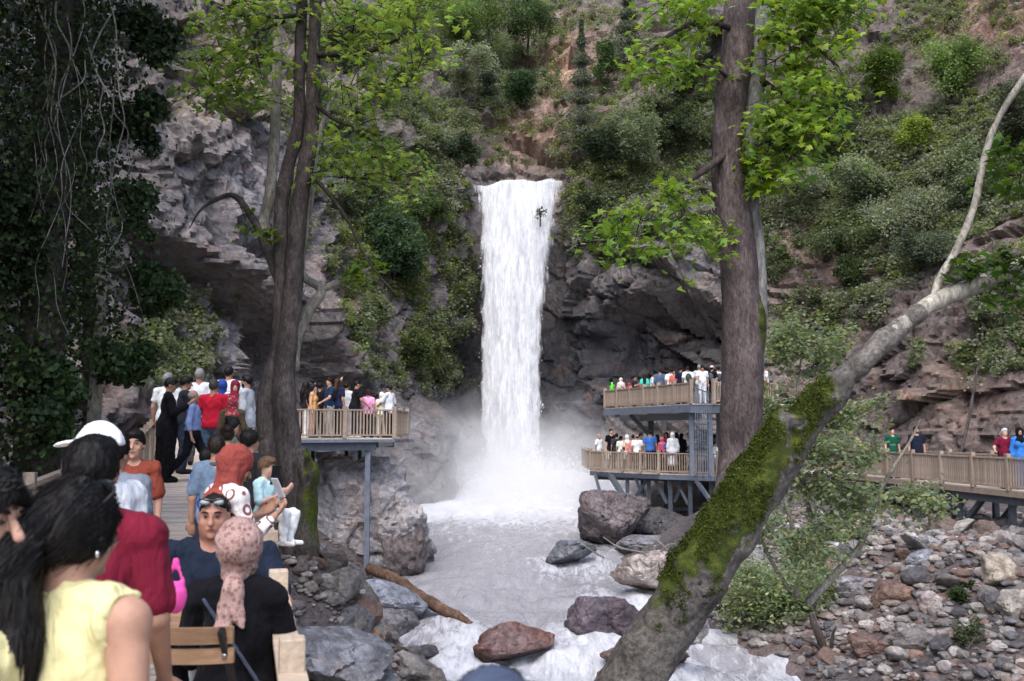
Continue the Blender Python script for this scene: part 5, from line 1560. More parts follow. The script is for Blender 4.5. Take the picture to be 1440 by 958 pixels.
# right hand plane tree: upright trunk of two fused stems
g = np.random.default_rng(9)
d2 = 13.2
rt = empty('plane_tree', P(1040, 760, d2)); off = np.asarray(rt.location)
tag(rt, 'upright plane tree with purplish flaking trunk rising behind the mossy leaning trunk', 'tree')
tm = MB()
V, F = tube(np.asarray(PL([(965, 860, 11.9), (992, 800, 12.1), (1022, 725, 12.6), (1038, 655, d2), (1043, 560, d2), (1044, 470, d2), (1040, 380, d2), (1031, 300, d2), (1023, 225, d2), (1027, 150, d2), (1036, 70, d2), (1041, 0, d2), (1046, -130, d2)])) - off,
            [.12, .16, .22, .275, .28, .265, .25, .245, .215, .21, .215, .22, .21], 30, 140, .028, 3.5, 15); tm.add(V, F)
tm.build('trunk', mat_bark('flaking_bark', (.045, .031, .031), (.145, .115, .112), 1.2), rt, True)
V, F = tube(np.asarray(PL([(1062, 560, d2 + .0), (1068, 450, d2 + .0), (1066, 350, d2 + .0), (1059, 290, d2 + .0), (1055, 225, d2 + .0), (1061, 150, d2 + .0), (1066, 80, d2 + .05), (1072, 0, d2 + .1), (1082, -130, d2 + .1)])) - off,
            [.07, .10, .09, .085, .09, .11, .125, .13, .13], 22, 100, .016, 4, 16)
obj('stem', V, F, mat_bark('grey_bark', (.12, .11, .11), (.27, .26, .25), 1.0, spots=False, bstr=.6), rt)
V, F = tube(np.asarray(PL([(1064, 515, d2 - .10), (1067, 470, d2 - .10), (1066, 440, d2 - .08), (1063, 410, d2 - .05)])) - off, [.05, .10, .09, .04], 18, 36, .035, 7, 4)
mo = obj('moss_patch', V, F, M_MBARK, rt, True, np.ones((len(V), 3)) * .9)
brs = []
for pts, rad in (([(1022, 215, 13.1), (990, 240, 12.7), (955, 262, 12.4), (915, 290, 12.1), (870, 320, 11.9), (838, 345, 11.8)], [.05, .045, .035, .028, .018, .008]),
                 ([(955, 262, 12.4), (960, 310, 12.2), (940, 345, 12.0), (905, 365, 11.9)], [.03, .022, .015, .007]),
                 ([(1066, 60, 13.2), (1100, 45, 12.8), (1140, 60, 12.5), (1180, 95, 12.3)], [.05, .04, .028, .012]),
                 ([(1064, 110, 13.2), (1095, 130, 12.9), (1130, 165, 12.6), (1165, 185, 12.4)], [.045, .035, .024, .01]),
                 ([(1052, 235, 13.2), (1075, 200, 12.9), (1100, 215, 12.7), (1120, 225, 12.5)], [.03, .024, .016, .008]),
                 ([(1030, 40, 13.1), (985, 30, 12.8), (940, 50, 12.5), (905, 80, 12.4)], [.045, .035, .024, .01]),
                 ([(1027, 110, 13.1), (1000, 95, 12.8), (965, 100, 12.6), (925, 105, 12.5)], [.03, .024, .016, .008])):
    limb(rt, off, pts, rad, M_DBARK, n=28, bump_=.004); brs.append(PL(pts))
ex = [PL(p) for p in ([(1075, 20, 13), (1120, 10, 12.6), (1170, 15, 12.3)], [(1075, 80, 13), (1120, 95, 12.6), (1150, 120, 12.4)], [(1072, 160, 13), (1095, 170, 12.7), (1140, 190, 12.4)], [(1090, 0, 12.8), (1150, -15, 12.3), (1210, -20, 12)], [(1020, 0, 13), (970, 0, 12.7), (930, 10, 12.5)],
      [(1010, 285, 12.6), (985, 310, 12.4), (975, 345, 12.2)], [(900, 290, 12), (880, 300, 11.9), (850, 345, 11.8)])]
mb, (V, F, T) = twigs_leaves(brs[2:5] + ex[:4], 27, .62, 13, .115, (.215, .305, .062), g)
pb_, (V2, F2, T2) = twigs_leaves(brs[5:] + ex[4:5], 18, .55, 11, .11, (.19, .28, .05), g)
pc_, (V3, F3, T3) = twigs_leaves(brs[:2] + ex[5:], 17, .55, 9, .11, (.18, .27, .045), g)
pd_, (V4, F4, T4) = twigs_leaves([PL([(1062, 205, 13), (1068, 240, 12.9), (1075, 262, 12.8)])], 10, .3, 9, .15, (.17, .26, .02), g)
ms_ = (mb, pb_, pc_, pd_); o_ = 0; fl = []
for m_ in ms_:
    fl += [f + o_ for f in m_.F if f.shape[1] == 4]; o_ += m_.n
obj('twig_sprays', np.concatenate(sum([m_.V for m_ in ms_], [])) - off, np.concatenate(fl), M_DBARK, rt)
n1, n2, n3 = len(V), len(V) + len(V2), len(V) + len(V2) + len(V3)
obj('crown', np.concatenate([V, V2, V3, V4]) - off, np.concatenate([F, F2 + n1, F3 + n2, F4 + n3]), M_LEAF, rt, False, np.concatenate([T, T2, T3, T4]))

# leaning mossy tree: one continuous trunk with stub, knot and fork
d3 = 11.2
mt = empty('plane_tree', P(870, 1000, d3)); off = np.asarray(mt.location)
tag(mt, 'thick leaning trunk covered in yellow green moss, its pale limb arching to the right edge', 'tree')
def pm(px, py, d=d3): return P(px, py, d) - off
Fd_ = Field(pm(780, 1080) - (.5, 1.2, .3), pm(1300, 400) + (.4, 1.4, .4), .032)
ch = [(834, 1040, 11.0, .33), (904, 931, 11.1, .312), (983, 812, 11.15, .31), (1025, 748, 11.2, .292), (1066, 680, 11.3, .28), (1094, 640, 11.3, .245), (1116, 611, 11.3, .195), (1156, 568, 11.3, .148), (1180, 541, 11.35, .125), (1206, 515, 11.4, .108), (1245, 478, 11.5, .104), (1290, 440, 11.6, .10)]
for a, b in zip(ch[:-1], ch[1:]): Fd_.add(('rc', pm(*a[:3]), pm(*b[:3]), a[3], b[3]), .10)
Fd_.add(('rc', pm(1088, 648, 11.15), pm(1097, 592, 11.05), .15, .095), .08)     # broken stub
Fd_.add(('rc', pm(1103, 592, 11.05), pm(1122, 590, 11.1), .08, .07), .05)
Fd_.add(('rc', pm(1062, 690, 11.2), pm(1054, 652, 11.2), .11, .06), .08)    # small mossy stump
Fd_.add(('el', pm(1172, 558, 11.3), (.15, .14, .15)), .08)
Fd_.add(('el', pm(985, 823, 10.92), (.075, .07, .075)), .06)                  # knot
Fd_.sub(('el', pm(984, 823, 10.83), (.028, .05, .028)))
Fd_.sub(('el', pm(1124, 580, 11.0), (.075, .12, .05)))
Fd_.sub(('el', pm(1094, 583, 11.0), (.04, .08, .04)))
V, F = Fd_.mesh(); Nn = vnormals(V, F)
V = V + Nn * (.035 * fbm(V * 2.2, 4, 31) + .016 * ridged(V * 8, 3, 33))[:, None]
Nn = vnormals(V, F)
qx, qy, _ = proj(V + off)
along = (qx - 850) * .62 + (950 - qy) * .78       # up the trunk, in photo pixels
mossy = .06 + .60 * sst(20, 260, along) * sst(575, 470, along) * sst(-.55, .15, Nn[:, 2] * .75 - Nn[:, 0] * .75 + .1 - Nn[:, 1] * .25) + .16 * (sst(.2, .8, Nn[:, 2] - Nn[:, 0])) * sst(560, 520, along)
mossy = np.where(along > 540, mossy * .15, mossy)
mossy = mossy - .35 * blob(qx, qy, 985, 823, 14, 14) - .5 * blob(qx, qy, 1105, 585, 14, 9)
mossv = np.clip(mossy, 0, 1)
mk_ = np.clip(mossv + .55 * fbm((V) * 3, 4, 41) + .45 * fbm(V * 1.1, 3, 47), 0, 1)
V = V + Nn * (.035 * sst(.35, .6, mk_) * (1 + fbm(V * 14, 3, 44)))[:, None]
obj('trunk', V, F, M_MBARK, mt, True, np.repeat(mossv[:, None], 3, 1))
# moss fringe
g = np.random.default_rng(10)
cand = np.nonzero((mk_ > .56) & (Nn[:, 1] < .4))[0]
sel = g.choice(cand, 21000)
pts = V[sel] + Nn[sel] * .005 + g.normal(0, .012, (len(sel), 3))
mcol = leaf_tint(len(pts), (.058, .074, .012), .4, .22, g) * (.75 + .8 * np.clip(.5 + fbm(pts * 3.5, 3, 60), 0, 1))[:, None]
Vm, Fm, Tm = leaves(pts, g.uniform(.012, .034, len(pts)), OUT_QUAD, .3, -.2, mcol, g)
obj('moss', Vm, Fm, M_LEAF, mt, False, Tm)
# pale limb
V, F = tube(np.asarray(PL([(1250, 474, 11.5), (1290, 440, 11.6), (1335, 415, 11.7), (1390, 395, 11.8), (1450, 370, 11.9), (1530, 345, 12.0), (1650, 330, 12)])) - off, [.104, .10, .105, .105, .11, .10, .09], 20, 60, .014, 5, 5)
obj('limb', V, F, M_PBARK, mt)
V, F = tube(np.asarray(PL([(1312, 425, 11.65), (1320, 395, 11.7), (1345, 350, 11.8), (1370, 290, 11.9), (1385, 220, 12), (1405, 165, 12), (1440, 110, 12), (1490, 40, 12)])) - off, [.04, .045, .044, .043, .042, .04, .036, .025], 14, 60, .01, 6, 6)
obj('limb', V, F, M_PBARK, mt)
bb = [PL(p) for p in ([(1385, 397, 11.8), (1365, 380, 11.6), (1352, 372, 11.5)], [(1440, 372, 11.9), (1425, 395, 11.7), (1415, 420, 11.6)], [(1440, 250, 11.9), (1420, 225, 11.6), (1410, 200, 11.5)], [(1450, 372, 11.8), (1430, 360, 11.6), (1400, 365, 11.5)], [(1480, 210, 12), (1450, 235, 11.7), (1430, 250, 11.5)])]
mb, (V, F, T) = twigs_leaves(bb, 9, .32, 7, .13, (.055, .10, .016), g)
mb2 = MB(); mb2.add(np.concatenate(mb.V) - off, np.concatenate([f for f in mb.F]))
mb2.build('twig_sprays', M_DBARK, mt, True)
obj('crown', V - off, F, M_LEAF, mt, False, T)

# leafy sapling on the right bank with grey stems
g = np.random.default_rng(12)
sp_ = empty('sapling', P(1140, 850, 17)); off = np.asarray(sp_.location)
tag(sp_, 'slender leafy sapling with pale green leaves and grey stems on the right bank', 'tree')
stems = [([(1135, 850, 17), (1190, 790, 17), (1212, 762, 17), (1238, 690, 16.8), (1280, 620, 16.6), (1294, 590, 16.5)], [.07, .06, .05, .035, .022, .01]),
         ([(1160, 800, 17.2), (1145, 740, 17.2), (1118, 640, 17), (1120, 560, 17), (1130, 480, 17)], [.05, .045, .035, .025, .01]),
         ([(1120, 840, 16.8), (1118, 760, 16.6), (1100, 690, 16.5), (1085, 620, 16.6)], [.05, .04, .03, .01]),
         ([(1110, 830, 16.8), (1080, 780, 16.6), (1062, 730, 16.5)], [.04, .03, .012])]
tm = MB()
for pts, rad in stems:
    V, F = tube(np.asarray(PL(pts)) - off, rad, 9, 36, .006, 7, 4); tm.add(V, F)
tm.build('trunk', M_PBARK, sp_, True)
fol = [PL(p) for p in ([(1120, 560, 17), (1150, 500, 16.8), (1165, 470, 16.7)], [(1120, 600, 17), (1170, 580, 16.7), (1205, 575, 16.5)], [(1118, 640, 17), (1090, 600, 16.7), (1075, 565, 16.6)], [(1110, 690, 16.8), (1150, 680, 16.5), (1200, 690, 16.3)], [(1125, 540, 17), (1105, 500, 16.8), (1110, 465, 16.8)],
       [(1238, 690, 16.8), (1200, 720, 16.5), (1150, 740, 16.3)], [(1250, 670, 16.7), (1280, 690, 16.5), (1300, 700, 16.4)], [(1100, 690, 16.5), (1070, 720, 16.3), (1050, 740, 16.2)], [(1110, 730, 16.6), (1140, 770, 16.3), (1120, 800, 16.2)], [(1145, 740, 17), (1180, 640, 16.6), (1225, 650, 16.4)], [(1085, 650, 16.6), (1110, 640, 16.4), (1170, 620, 16.3)])]
mb, (V, F, T) = twigs_leaves(fol, 34, .62, 28, .10, (.24, .28, .17), g, OUT_OVAL, .55, 1.0, .05)
mb2 = MB(); mb2.add(np.concatenate(mb.V) - off, np.concatenate([f for f in mb.F])); mb2.build('twig_sprays', M_PBARK, sp_, True)
obj('crown', V - off, F, M_LEAF, sp_, False, T)
def low_bush(px, py, d, wpx, hpx, col, label, n, leaf, seed, outline=OUT_OVAL, name='bush', mat=None):
    g = np.random.default_rng(seed)
    d = ground_at(px, py + hpx * .35) if px > 1000 else d
    c = P(px, py, d); k = d / FPX; leaf = leaf * max(1, (d / 20) ** .5)
    z = float(terrain_z(np.array([c[0]]), np.array([c[1]]))[0])
    root = empty(name, (c[0], c[1], min(z, c[2]))); tag(root, label, 'bush')
    o = np.asarray(root.location)
    pts, cl = crown_pts(c - o, (wpx * k, wpx * k * .7, hpx * k), n, g, max(8, int(wpx / 7)))
    tint = leaf_tint(len(pts), col, .22, .12, g) * np.repeat(g.uniform(.7, 1.3, (len(cl), 1)), len(pts) // len(cl), 0)
    V, F, T = leaves(pts, g.uniform(.7, 1.25, len(pts)) * leaf, outline, .6, .2, tint, g)
    mb = MB()
    for q in cl[:12]:
        mb.add(*tube([np.array((g.normal(0, .08), g.normal(0, .08), -.1)), q * .5 + g.normal(0, .05, 3), q], [.02, .014, .006], 5, 8))
    mb.build('stems', M_VINE, root, True)
    obj('foliage', V, F, mat or M_LEAF, root, False, T)
low_bush(1090, 832, 19.5, 210, 110, (.24, .28, .16), 'low pale green bush at the stream bank right of the leaning trunk', 9500, .10, 21)
low_bush(1150, 770, 19, 110, 60, (.21, .26, .13), 'small leafy bush growing among the sapling stems', 2600, .09, 22)
low_bush(1355, 830, 21.5, 60, 40, (.055, .075, .03), 'little dark green tuft in the rubble slope', 900, .08, 23)
low_bush(1360, 890, 19, 70, 50, (.08, .10, .05), 'thin weed with sparse leaves low in the rubble', 600, .08, 24)
# dead snag on the right bank
g = np.random.default_rng(14)
ds_ = ground_at(1160, 925)
a = P(1168, 932, ds_); mb = MB()
V, F = tube([a, P(1150, 890, ds_ + .1), P(1140, 862, ds_ + .2)], [.13, .10, .05], 9, 18, .04, 5, 2)
snag = obj('dead_stump', V, F, M_DBARK); tag(snag, 'dark splintered dead stump at the foot of the rubble by the stream', 'stump')
for k, (x, y) in enumerate(((1176, 880), (1128, 900), (1196, 905))):
    V, F = tube([a, P((1165 + x) / 2, (925 + y) / 2 - 6, ds_ - .1), P(x, y, ds_ - .2)], [.06, .045, .015], 7, 12, .02, 6, k); obj('root', V, F, M_DBARK, snag)
for (a, m_, b, r, lab) in (((1375, 515, 35), (1362, 590, 34.6), (1347, 655, 34.2), .055, 'thin reddish dead pole leaning on the rock behind the right walkway'), ((1245, 752, 29), (1330, 765, 28), (1370, 790, 27), .06, 'brown stick lying across the top of the rubble slope')):
    V, F = tube(PL([a, m_, b]), [r * .6, r, r], 8, 16, .02, 4, 2); tag(obj('dead_branch', V, F, M_BARK), lab, 'branch')

# ------------------------------------------------------------------ ivy hung trees on the left
g = np.random.default_rng(16)
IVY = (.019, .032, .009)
def ivy_tree(pxs, d, rad, label, n, wid, seed, ylo=690, yhi=-150, leaf=.060, side=0.0, base=IVY):
    g = np.random.default_rng(seed)
    root = empty('ivy_covered_tree', P(pxs[0], ylo + 30, d)); off = np.asarray(root.location); tag(root, label, 'tree')
    ys = np.linspace(ylo + 60, yhi, len(pxs))
    path = np.asarray(PL([(x, y, d) for x, y in zip(pxs, ys)]))
    V, F = tube(path - off, np.linspace(rad, rad * .55, len(pxs)), 16, 60, .04, 3, seed); obj('trunk', V, F, M_DBARK, root)
    t = g.random(n) * (len(pxs) - 1); i = np.minimum(t.astype(int), len(pxs) - 2)
    c = path[i] + (path[i + 1] - path[i]) * (t - i)[:, None]
    nzz = 1 + .9 * fbm(c * .9 + seed, 3, seed)
    a = g.uniform(0, 6.28, n); r = (rad + np.abs(g.normal(0, wid, n)) * np.clip(nzz, .2, 2))
    clump = fbm(np.stack([c[:, 2] * 1.6, a * 1.2, 0 * a + seed], 1), 3, seed + 3)
    r = r + wid * .9 * np.clip(clump, -.3, 1)
    pts = c + np.stack([np.cos(a) * r + side * np.abs(g.normal(0, .4, n)) * np.clip((c[:, 2] - 1.6) / 1.5, -.6, 1), np.sin(a) * r, g.normal(0, .12, n)], 1)
    keep = clump + g.normal(0, .25, n) > -.28
    pts = pts[keep]
    pts = pts[(pts[:, 2] > 2.4) | (pts[:, 0] < dxl(pts[:, 1]) - .12)]
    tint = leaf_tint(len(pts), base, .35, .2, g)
    lit_leaf = g.random(len(pts)) < .06
    tint[lit_leaf] *= np.array((2.0, 2.1, 1.5))  # brighter tint paints these few leaves as lit
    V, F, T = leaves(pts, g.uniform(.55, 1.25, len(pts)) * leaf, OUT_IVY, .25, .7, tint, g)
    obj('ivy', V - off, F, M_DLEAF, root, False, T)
    return root, off
ra, oa = ivy_tree([60, 55, 62, 70, 78, 90], 11.5, .30, 'massive ivy clad tree hung with pale vines at the left edge', 19000, .42, 41)
rb_, ob = ivy_tree([128, 128, 124, 116, 110, 106], 13.2, .11, 'slimmer ivy clad trunk right of the massive one', 9000, .30, 42, side=.25)
rc_, oc_ = ivy_tree([-60, -55, -40, -30], 10.5, .28, 'ivy clad trunk cut off by the left picture edge', 10000, .45, 43)
# pale bare trunk foot that shows between the leaves
limb(rb_, ob, [(130, 640, 12.9), (134, 560, 12.9), (138, 490, 12.9), (143, 430, 12.9), (146, 370, 13.0)], [.10, .085, .075, .06, .05], M_PBARK, 'stem')
def hang_foliage(px, py, d, wpx, hpx, n, leaf, col, label, seed, outline=OUT_IVY, mat=None):
    g = np.random.default_rng(seed); c = P(px, py, d); k = d / FPX
    root = empty('hanging_foliage' if False else 'creeper', c); tag(root, label, 'creeper')
    pts, cl = crown_pts((0, 0, 0), (wpx * k, wpx * k * .6, hpx * k), n, g, max(10, int(hpx / 14)))
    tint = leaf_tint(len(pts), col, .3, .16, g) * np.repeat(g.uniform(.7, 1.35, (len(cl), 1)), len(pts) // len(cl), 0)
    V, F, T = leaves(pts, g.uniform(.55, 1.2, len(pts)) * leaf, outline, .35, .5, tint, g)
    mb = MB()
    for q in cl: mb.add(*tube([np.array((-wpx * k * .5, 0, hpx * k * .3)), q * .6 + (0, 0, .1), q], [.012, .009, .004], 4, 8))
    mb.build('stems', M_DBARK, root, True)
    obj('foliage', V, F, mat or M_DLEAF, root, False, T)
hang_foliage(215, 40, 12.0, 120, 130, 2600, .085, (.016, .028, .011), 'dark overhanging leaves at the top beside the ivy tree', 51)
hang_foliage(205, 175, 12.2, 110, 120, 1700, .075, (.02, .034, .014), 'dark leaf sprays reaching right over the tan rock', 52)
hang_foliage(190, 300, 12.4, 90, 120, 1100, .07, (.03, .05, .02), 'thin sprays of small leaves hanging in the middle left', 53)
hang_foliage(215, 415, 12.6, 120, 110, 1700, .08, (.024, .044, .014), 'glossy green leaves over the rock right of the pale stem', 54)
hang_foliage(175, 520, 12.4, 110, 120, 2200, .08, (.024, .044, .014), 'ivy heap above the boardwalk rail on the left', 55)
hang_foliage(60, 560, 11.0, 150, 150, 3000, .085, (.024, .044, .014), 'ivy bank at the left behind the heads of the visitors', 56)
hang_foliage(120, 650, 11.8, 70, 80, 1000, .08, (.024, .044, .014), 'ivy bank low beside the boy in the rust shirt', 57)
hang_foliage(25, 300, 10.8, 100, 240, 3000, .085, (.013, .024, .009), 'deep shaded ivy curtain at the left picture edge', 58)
# vines
for k in range(17):
    g = np.random.default_rng(500 + k)
    x0 = g.uniform(15, 165); y0 = g.uniform(-60, 120); L = g.uniform(180, 480); n = 9
    ys = np.linspace(y0, y0 + L, n); xs = x0 + np.cumsum(g.normal(0, 11, n)) + np.linspace(0, g.normal(0, 45), n)
    dd = 11.1 + np.cumsum(g.normal(0, .06, n)) - .25 + .004 * np.abs(xs - 80)
    V, F = tube(PL(list(zip(xs, ys, dd))), np.linspace(g.uniform(.006, .012), .0035, n), 6, 60, .003, 12, k)
    tag(obj('vine', V, F, M_VINE), 'pale bare vine dangling in front of the ivy clad trees', 'vine', 'pale vines hanging at the left')
# unseen tree added above the frame, over the boardwalk, to shade this corner
g = np.random.default_rng(18)
cr = empty('plane_tree', (-9.5, 7, -.5)); tag(cr, 'unseen tree added above the frame to shade the left corner and boardwalk', 'tree')
V, F = tube([(0, 0, -.5), (.3, .4, 4), (1.2, 1.2, 8), (3.0, 2.5, 10.5)], [.5, .4, .3, .12], 16, 40, .04, 3, 2); obj('trunk', V, F, M_BARK, cr)
pts, cl = crown_pts((1.4, 1.0, 10.6), (13, 16, 4.2), 6800, g, 60)
T = leaf_tint(len(pts), (.05, .085, .02), .25, .15, g)
V, F, T = leaves(pts, g.uniform(.28, .46, len(pts)), OUT_QUAD * (1.5, 1, 1), .6, .3, T, g); obj('crown', V, F, M_LEAF, cr, False, T)
# ------------------------------------------------------------------ people
SK1, SK2, SK3, SK4 = (.42, .25, .18), (.36, .205, .14), (.50, .32, .24), (.30, .165, .11)
BLK, DKB, BRN, GRY, LTB = (.006, .005, .005), (.016, .010, .007), (.035, .018, .01), (.20, .195, .19), (.10, .06, .035)

def rx(a): c, s = math.cos(a), math.sin(a); return np.array([(1, 0, 0), (0, c, -s), (0, s, c)])
def ry(a): c, s = math.cos(a), math.sin(a); return np.array([(c, 0, s), (0, 1, 0), (-s, 0, c)])
def rz_(a): c, s = math.cos(a), math.sin(a); return np.array([(c, -s, 0), (s, c, 0), (0, 0, 1)])

ARMS = {  # elbow, wrist offsets from the shoulder for the +x side; mirrored for the other
    'down': ((.06, .03, -.29), (.07, -.03, -.53)), 'fold': ((.07, -.02, -.28), (-.10, -.24, -.22)), 'phone': ((.05, -.08, -.26), (-.05, -.30, -.12)),
    'up': ((.10, -.14, .14), (.03, -.20, .40)), 'rail': ((.09, -.12, -.25), (.03, -.34, -.38)), 'hip': ((.17, .06, -.23), (.03, -.07, -.40)),
    'table': ((.14, -.12, -.25), (-.10, -.34, -.30)), 'hold': ((.08, -.06, -.27), (-.12, -.28, -.16)), 'back': ((.08, .08, -.28), (-.08, .13, -.48)), 'out': ((.16, -.06, -.22), (.24, -.26, -.30)),
    'reach': ((.10, -.20, -.20), (.06, -.44, -.16)), 'hug': ((.10, -.12, -.24), (-.02, -.32, -.18)), 'head': ((.22, -.02, .12), (.06, -.02, .28)), 'swing': ((.07, .12, -.27), (.07, .16, -.50)),
}

def person(px, py, d, rot, label, H=None, z0=None, top=None, pants=None, skinc=SK2, hair='short', hairc=BLK, sleeve=.55, arms=('down', 'down'), pose='stand', lean=0.0, yaw=0.0, pitch=0.0,
           fat=1.0, sex='m', hijab=None, hpat=None, tpat=None, cap=None, beard=None, shoes=(.02, .02, .022), skirt=None, shorts=False, extra=None, child=False, glasses=None, head=1.0, wrk=1.0, vox=None, tuck=False,
           group=None, hem=None, collar=None, stride=1.0, roll=0.0, bag=None, name='person', detail=None, scarfc=None, wide=1.0):
    """px,py: photo pixel of the top of the head at distance d. rot 0 faces the camera, pi faces away. One body mesh; hair and clothes are children."""
    pt = P(px, py, d)
    if z0 is None: z0 = float(zdeck(d))
    Hh = (pt[2] - z0) if H is None else H
    sit = pose in ('sit', 'perch')
    v = (vox or (.010 if d < 6 else .014 if d < 12 else .020 if d < 28 else .026))
    near = d < 13
    # skeleton (metres for a 1.74 m adult, then scaled by s); faces -y
    dz = -.46 if sit else 0.0
    Rl = rx(lean) @ ry(roll); piv = np.array((0, .0, .93 + dz))
    def U(p): return Rl @ (np.asarray(p, float) - (0, 0, .93)) + piv
    sw = (.185 if sex == 'm' else .162) * (1 + (fat - 1) * .4) * wide
    hd = head if not child else 1.22
    shs = {1: np.array((sw, .0, 1.405)), -1: np.array((-sw, .0, 1.405))}
    Rh = Rl @ rz_(yaw) @ rx(pitch)
    nb = U((0, .012, 1.44)); 
    def Hd(p):   # head-space point (relative to the neck joint at 1.49) to body space
        q = (np.asarray(p, float) - (0, .01, 1.50)) * hd
        return U((0, .01, 1.50)) + Rh @ q
    el, rc = 'el', 'rc'
    ht = Hd((0, .01, 1.746 + (.024 if (hijab is not None or cap is not None) else .010)))
    if pose == 'perch':
        s = H / 1.80; z0 = pt[2] - ht[2] * s
    else: s = Hh / ht[2]
    v = v / s
    cr_, sr_ = math.cos(rot), math.sin(rot)
    base = np.array((pt[0] - (cr_ * ht[0] - sr_ * ht[1]) * s, pt[1] - (sr_ * ht[0] + cr_ * ht[1]) * s, z0))
    root = empty(name, base, rot)
    tag(root, label, 'person', group)
    hips = {k: np.array((k * .092, 0, .92 + dz)) for k in (1, -1)}
    if pose == 'walk':
        kn = {1: np.array((.10, -.20 * stride, .53)), -1: np.array((-.10, .10 * stride, .52))}
        an = {1: np.array((.10, -.30 * stride, .09)), -1: np.array((-.10, .42 * stride, .15))}
        toe = {1: (0, -.16, -.03), -1: (0, -.13, -.11)}
    elif sit:
        kn = {k: np.array((k * .13, -.43, .50)) for k in (1, -1)}; an = {k: np.array((k * .13, -.42 + (.0 if pose == 'sit' else .06), .08)) for k in (1, -1)}; toe = {k: (k * .02, -.16, -.045) for k in (1, -1)}
        if pose == 'perch': an = {k: np.array((k * .10, -.38, .12)) for k in (1, -1)}
    else:
        kn = {k: np.array((k * .105, -.015, .50)) for k in (1, -1)}; an = {k: np.array((k * .115, .03, .08)) for k in (1, -1)}; toe = {k: (k * .03, -.16, -.045) for k in (1, -1)}
    E, W = {}, {}
    for k, a in zip((1, -1), arms):
        e_, w_ = ARMS[a] if isinstance(a, str) else a
        m = np.array((k, 1, 1)); shk = U(shs[k])
        E[k] = shk + Rl @ (np.asarray(e_) * m); W[k] = shk + Rl @ (np.asarray(w_) * m)
    fz = fat
    torso = [(el, U((0, .0, 1.27)), (.165 * (sw / .185), .112 * (.6 + .4 * fz), .20), Rl), (el, U((0, -.012 * fz, 1.07)), (.150 * fz * (.94 if sex == 'f' else 1), .112 * fz, .17), Rl), (el, U((0, .012, .93)), (.165 * (1.04 if sex == 'f' else 1) * (.7 + .3 * fz), .122 * (.7 + .3 * fz), .13), Rl)]
    if sex == 'f' and not child: torso += [(el, U((k * .075, -.085, 1.27)), (.07, .06, .075), Rl) for k in (1, -1)]
    shl = [(rc, U((k * .05, .012, 1.44)), U(shs[k]), .052, .062) for k in (1, -1)]
    lo = np.array((-.75, -.75, -.03)); hi = np.array((.75, .75, 2.05 + dz + (.35 if 'up' in arms else 0)))
    ptsb = [np.asarray(q) for q in list(E.values()) + list(W.values()) + list(kn.values()) + list(an.values()) + [Hd((0, 0, 1.78)), U((0, 0, 1.2))]]
    lo = np.minimum.reduce(ptsb) - .28; hi = np.maximum.reduce(ptsb) + .28; lo[2] = -.02 if not sit else -.02
    # ---------------- body
    B = Field(lo, hi, v)
    for p in torso: B.add(p, .05)
    for p in shl: B.add(p, .04)
    B.add((rc, U((0, .02, 1.40)), Hd((0, .012, 1.56)), .058 * (.5 + .5 * fat), .052 * (.5 + .5 * fat)), .03)
    B.add((el, Hd((0, .012, 1.645)), (.076 * hd, .096 * hd, .098 * hd), Rh), .02)
    B.add((el, Hd((0, -.03, 1.575)), ((.056 + .05 * max(0, fat - 1)) * hd, .064 * hd, .074 * hd), Rh), .03)
    if fat > 1.3: B.add((el, Hd((0, .01, 1.53)), (.075, .07, .05), Rh), .03)
    B.add((rc, Hd((0, -.098, 1.632)), Hd((0, -.118, 1.60)), .010 * hd, (.016 if fat < 1.3 else .0185) * hd), .012)
    if near:
        B.add((rc, Hd((-.034, -.080, 1.655)), Hd((.034, -.080, 1.655)), .014, .014), .015)
        B.add((rc, Hd((-.016, -.094, 1.566)), Hd((.016, -.094, 1.566)), .010, .010), .01)
        B.add((el, Hd((0, -.083, 1.525)), (.022, .018, .018), Rh), .02)
        for k in (1, -1):
            B.add((el, Hd((k * .042, -.066, 1.60)), (.026, .022, .024), Rh), .02)
            B.sub((el, Hd((k * .033, -.100, 1.634)), (.017, .014, .010), Rh))
    for k in (1, -1):
        B.add((el, Hd((k * .078, .012, 1.615)), (.011, .024, .034), Rh), .01)
        B.add((rc, U(shs[k]), E[k], .053 * (.7 + .3 * fz), .043), .02); B.add((rc, E[k], W[k], .042, .027), .01)
        f = (W[k] - E[k]) / np.linalg.norm(W[k] - E[k])
        sd = np.cross(f, np.array((0.0, 1.0, 0.1)));  sd /= np.linalg.norm(sd) + 1e-9
        nn = np.cross(sd, f) * 1.0
        if nn @ np.array((-k * .6, -.2, .0)) < 0: nn = -nn
        pc = W[k] + f * .055
        B.add((el, pc, (.042, .016 if near else .022, .054), np.stack([sd, nn, f], 1)), .015)
        rf = max(.0095, v * 1.15) if near else None
        thumb_s = 1 if (sd @ np.array((0, -1, .3))) > 0 else -1
        if near:
            for q, (o_, l_) in enumerate(((-.031, .062), (-.011, .075), (.011, .07), (.031, .054))):
                a0 = W[k] + f * .094 + sd * o_ * thumb_s * -1; a1 = a0 + f * l_ * .55 + nn * .012; a2 = a1 + f * l_ * .38 + nn * .030
                B.add((rc, a0 - f * .02, a1, rf, rf * .95), .004); B.add((rc, a1, a2, rf * .95, rf * .8), .003)
            a0 = W[k] + f * .03 + sd * .034 * thumb_s; a1 = a0 + f * .035 + sd * .022 * thumb_s + nn * .012; a2 = a1 + f * .03 + nn * .012
            B.add((rc, a0, a1, rf * 1.2, rf * 1.1), .008); B.add((rc, a1, a2, rf * 1.1, rf * .9), .003)
        else:
            B.add((rc, pc + f * .03, pc + f * .10 + nn * .03, .034, .02), .02)
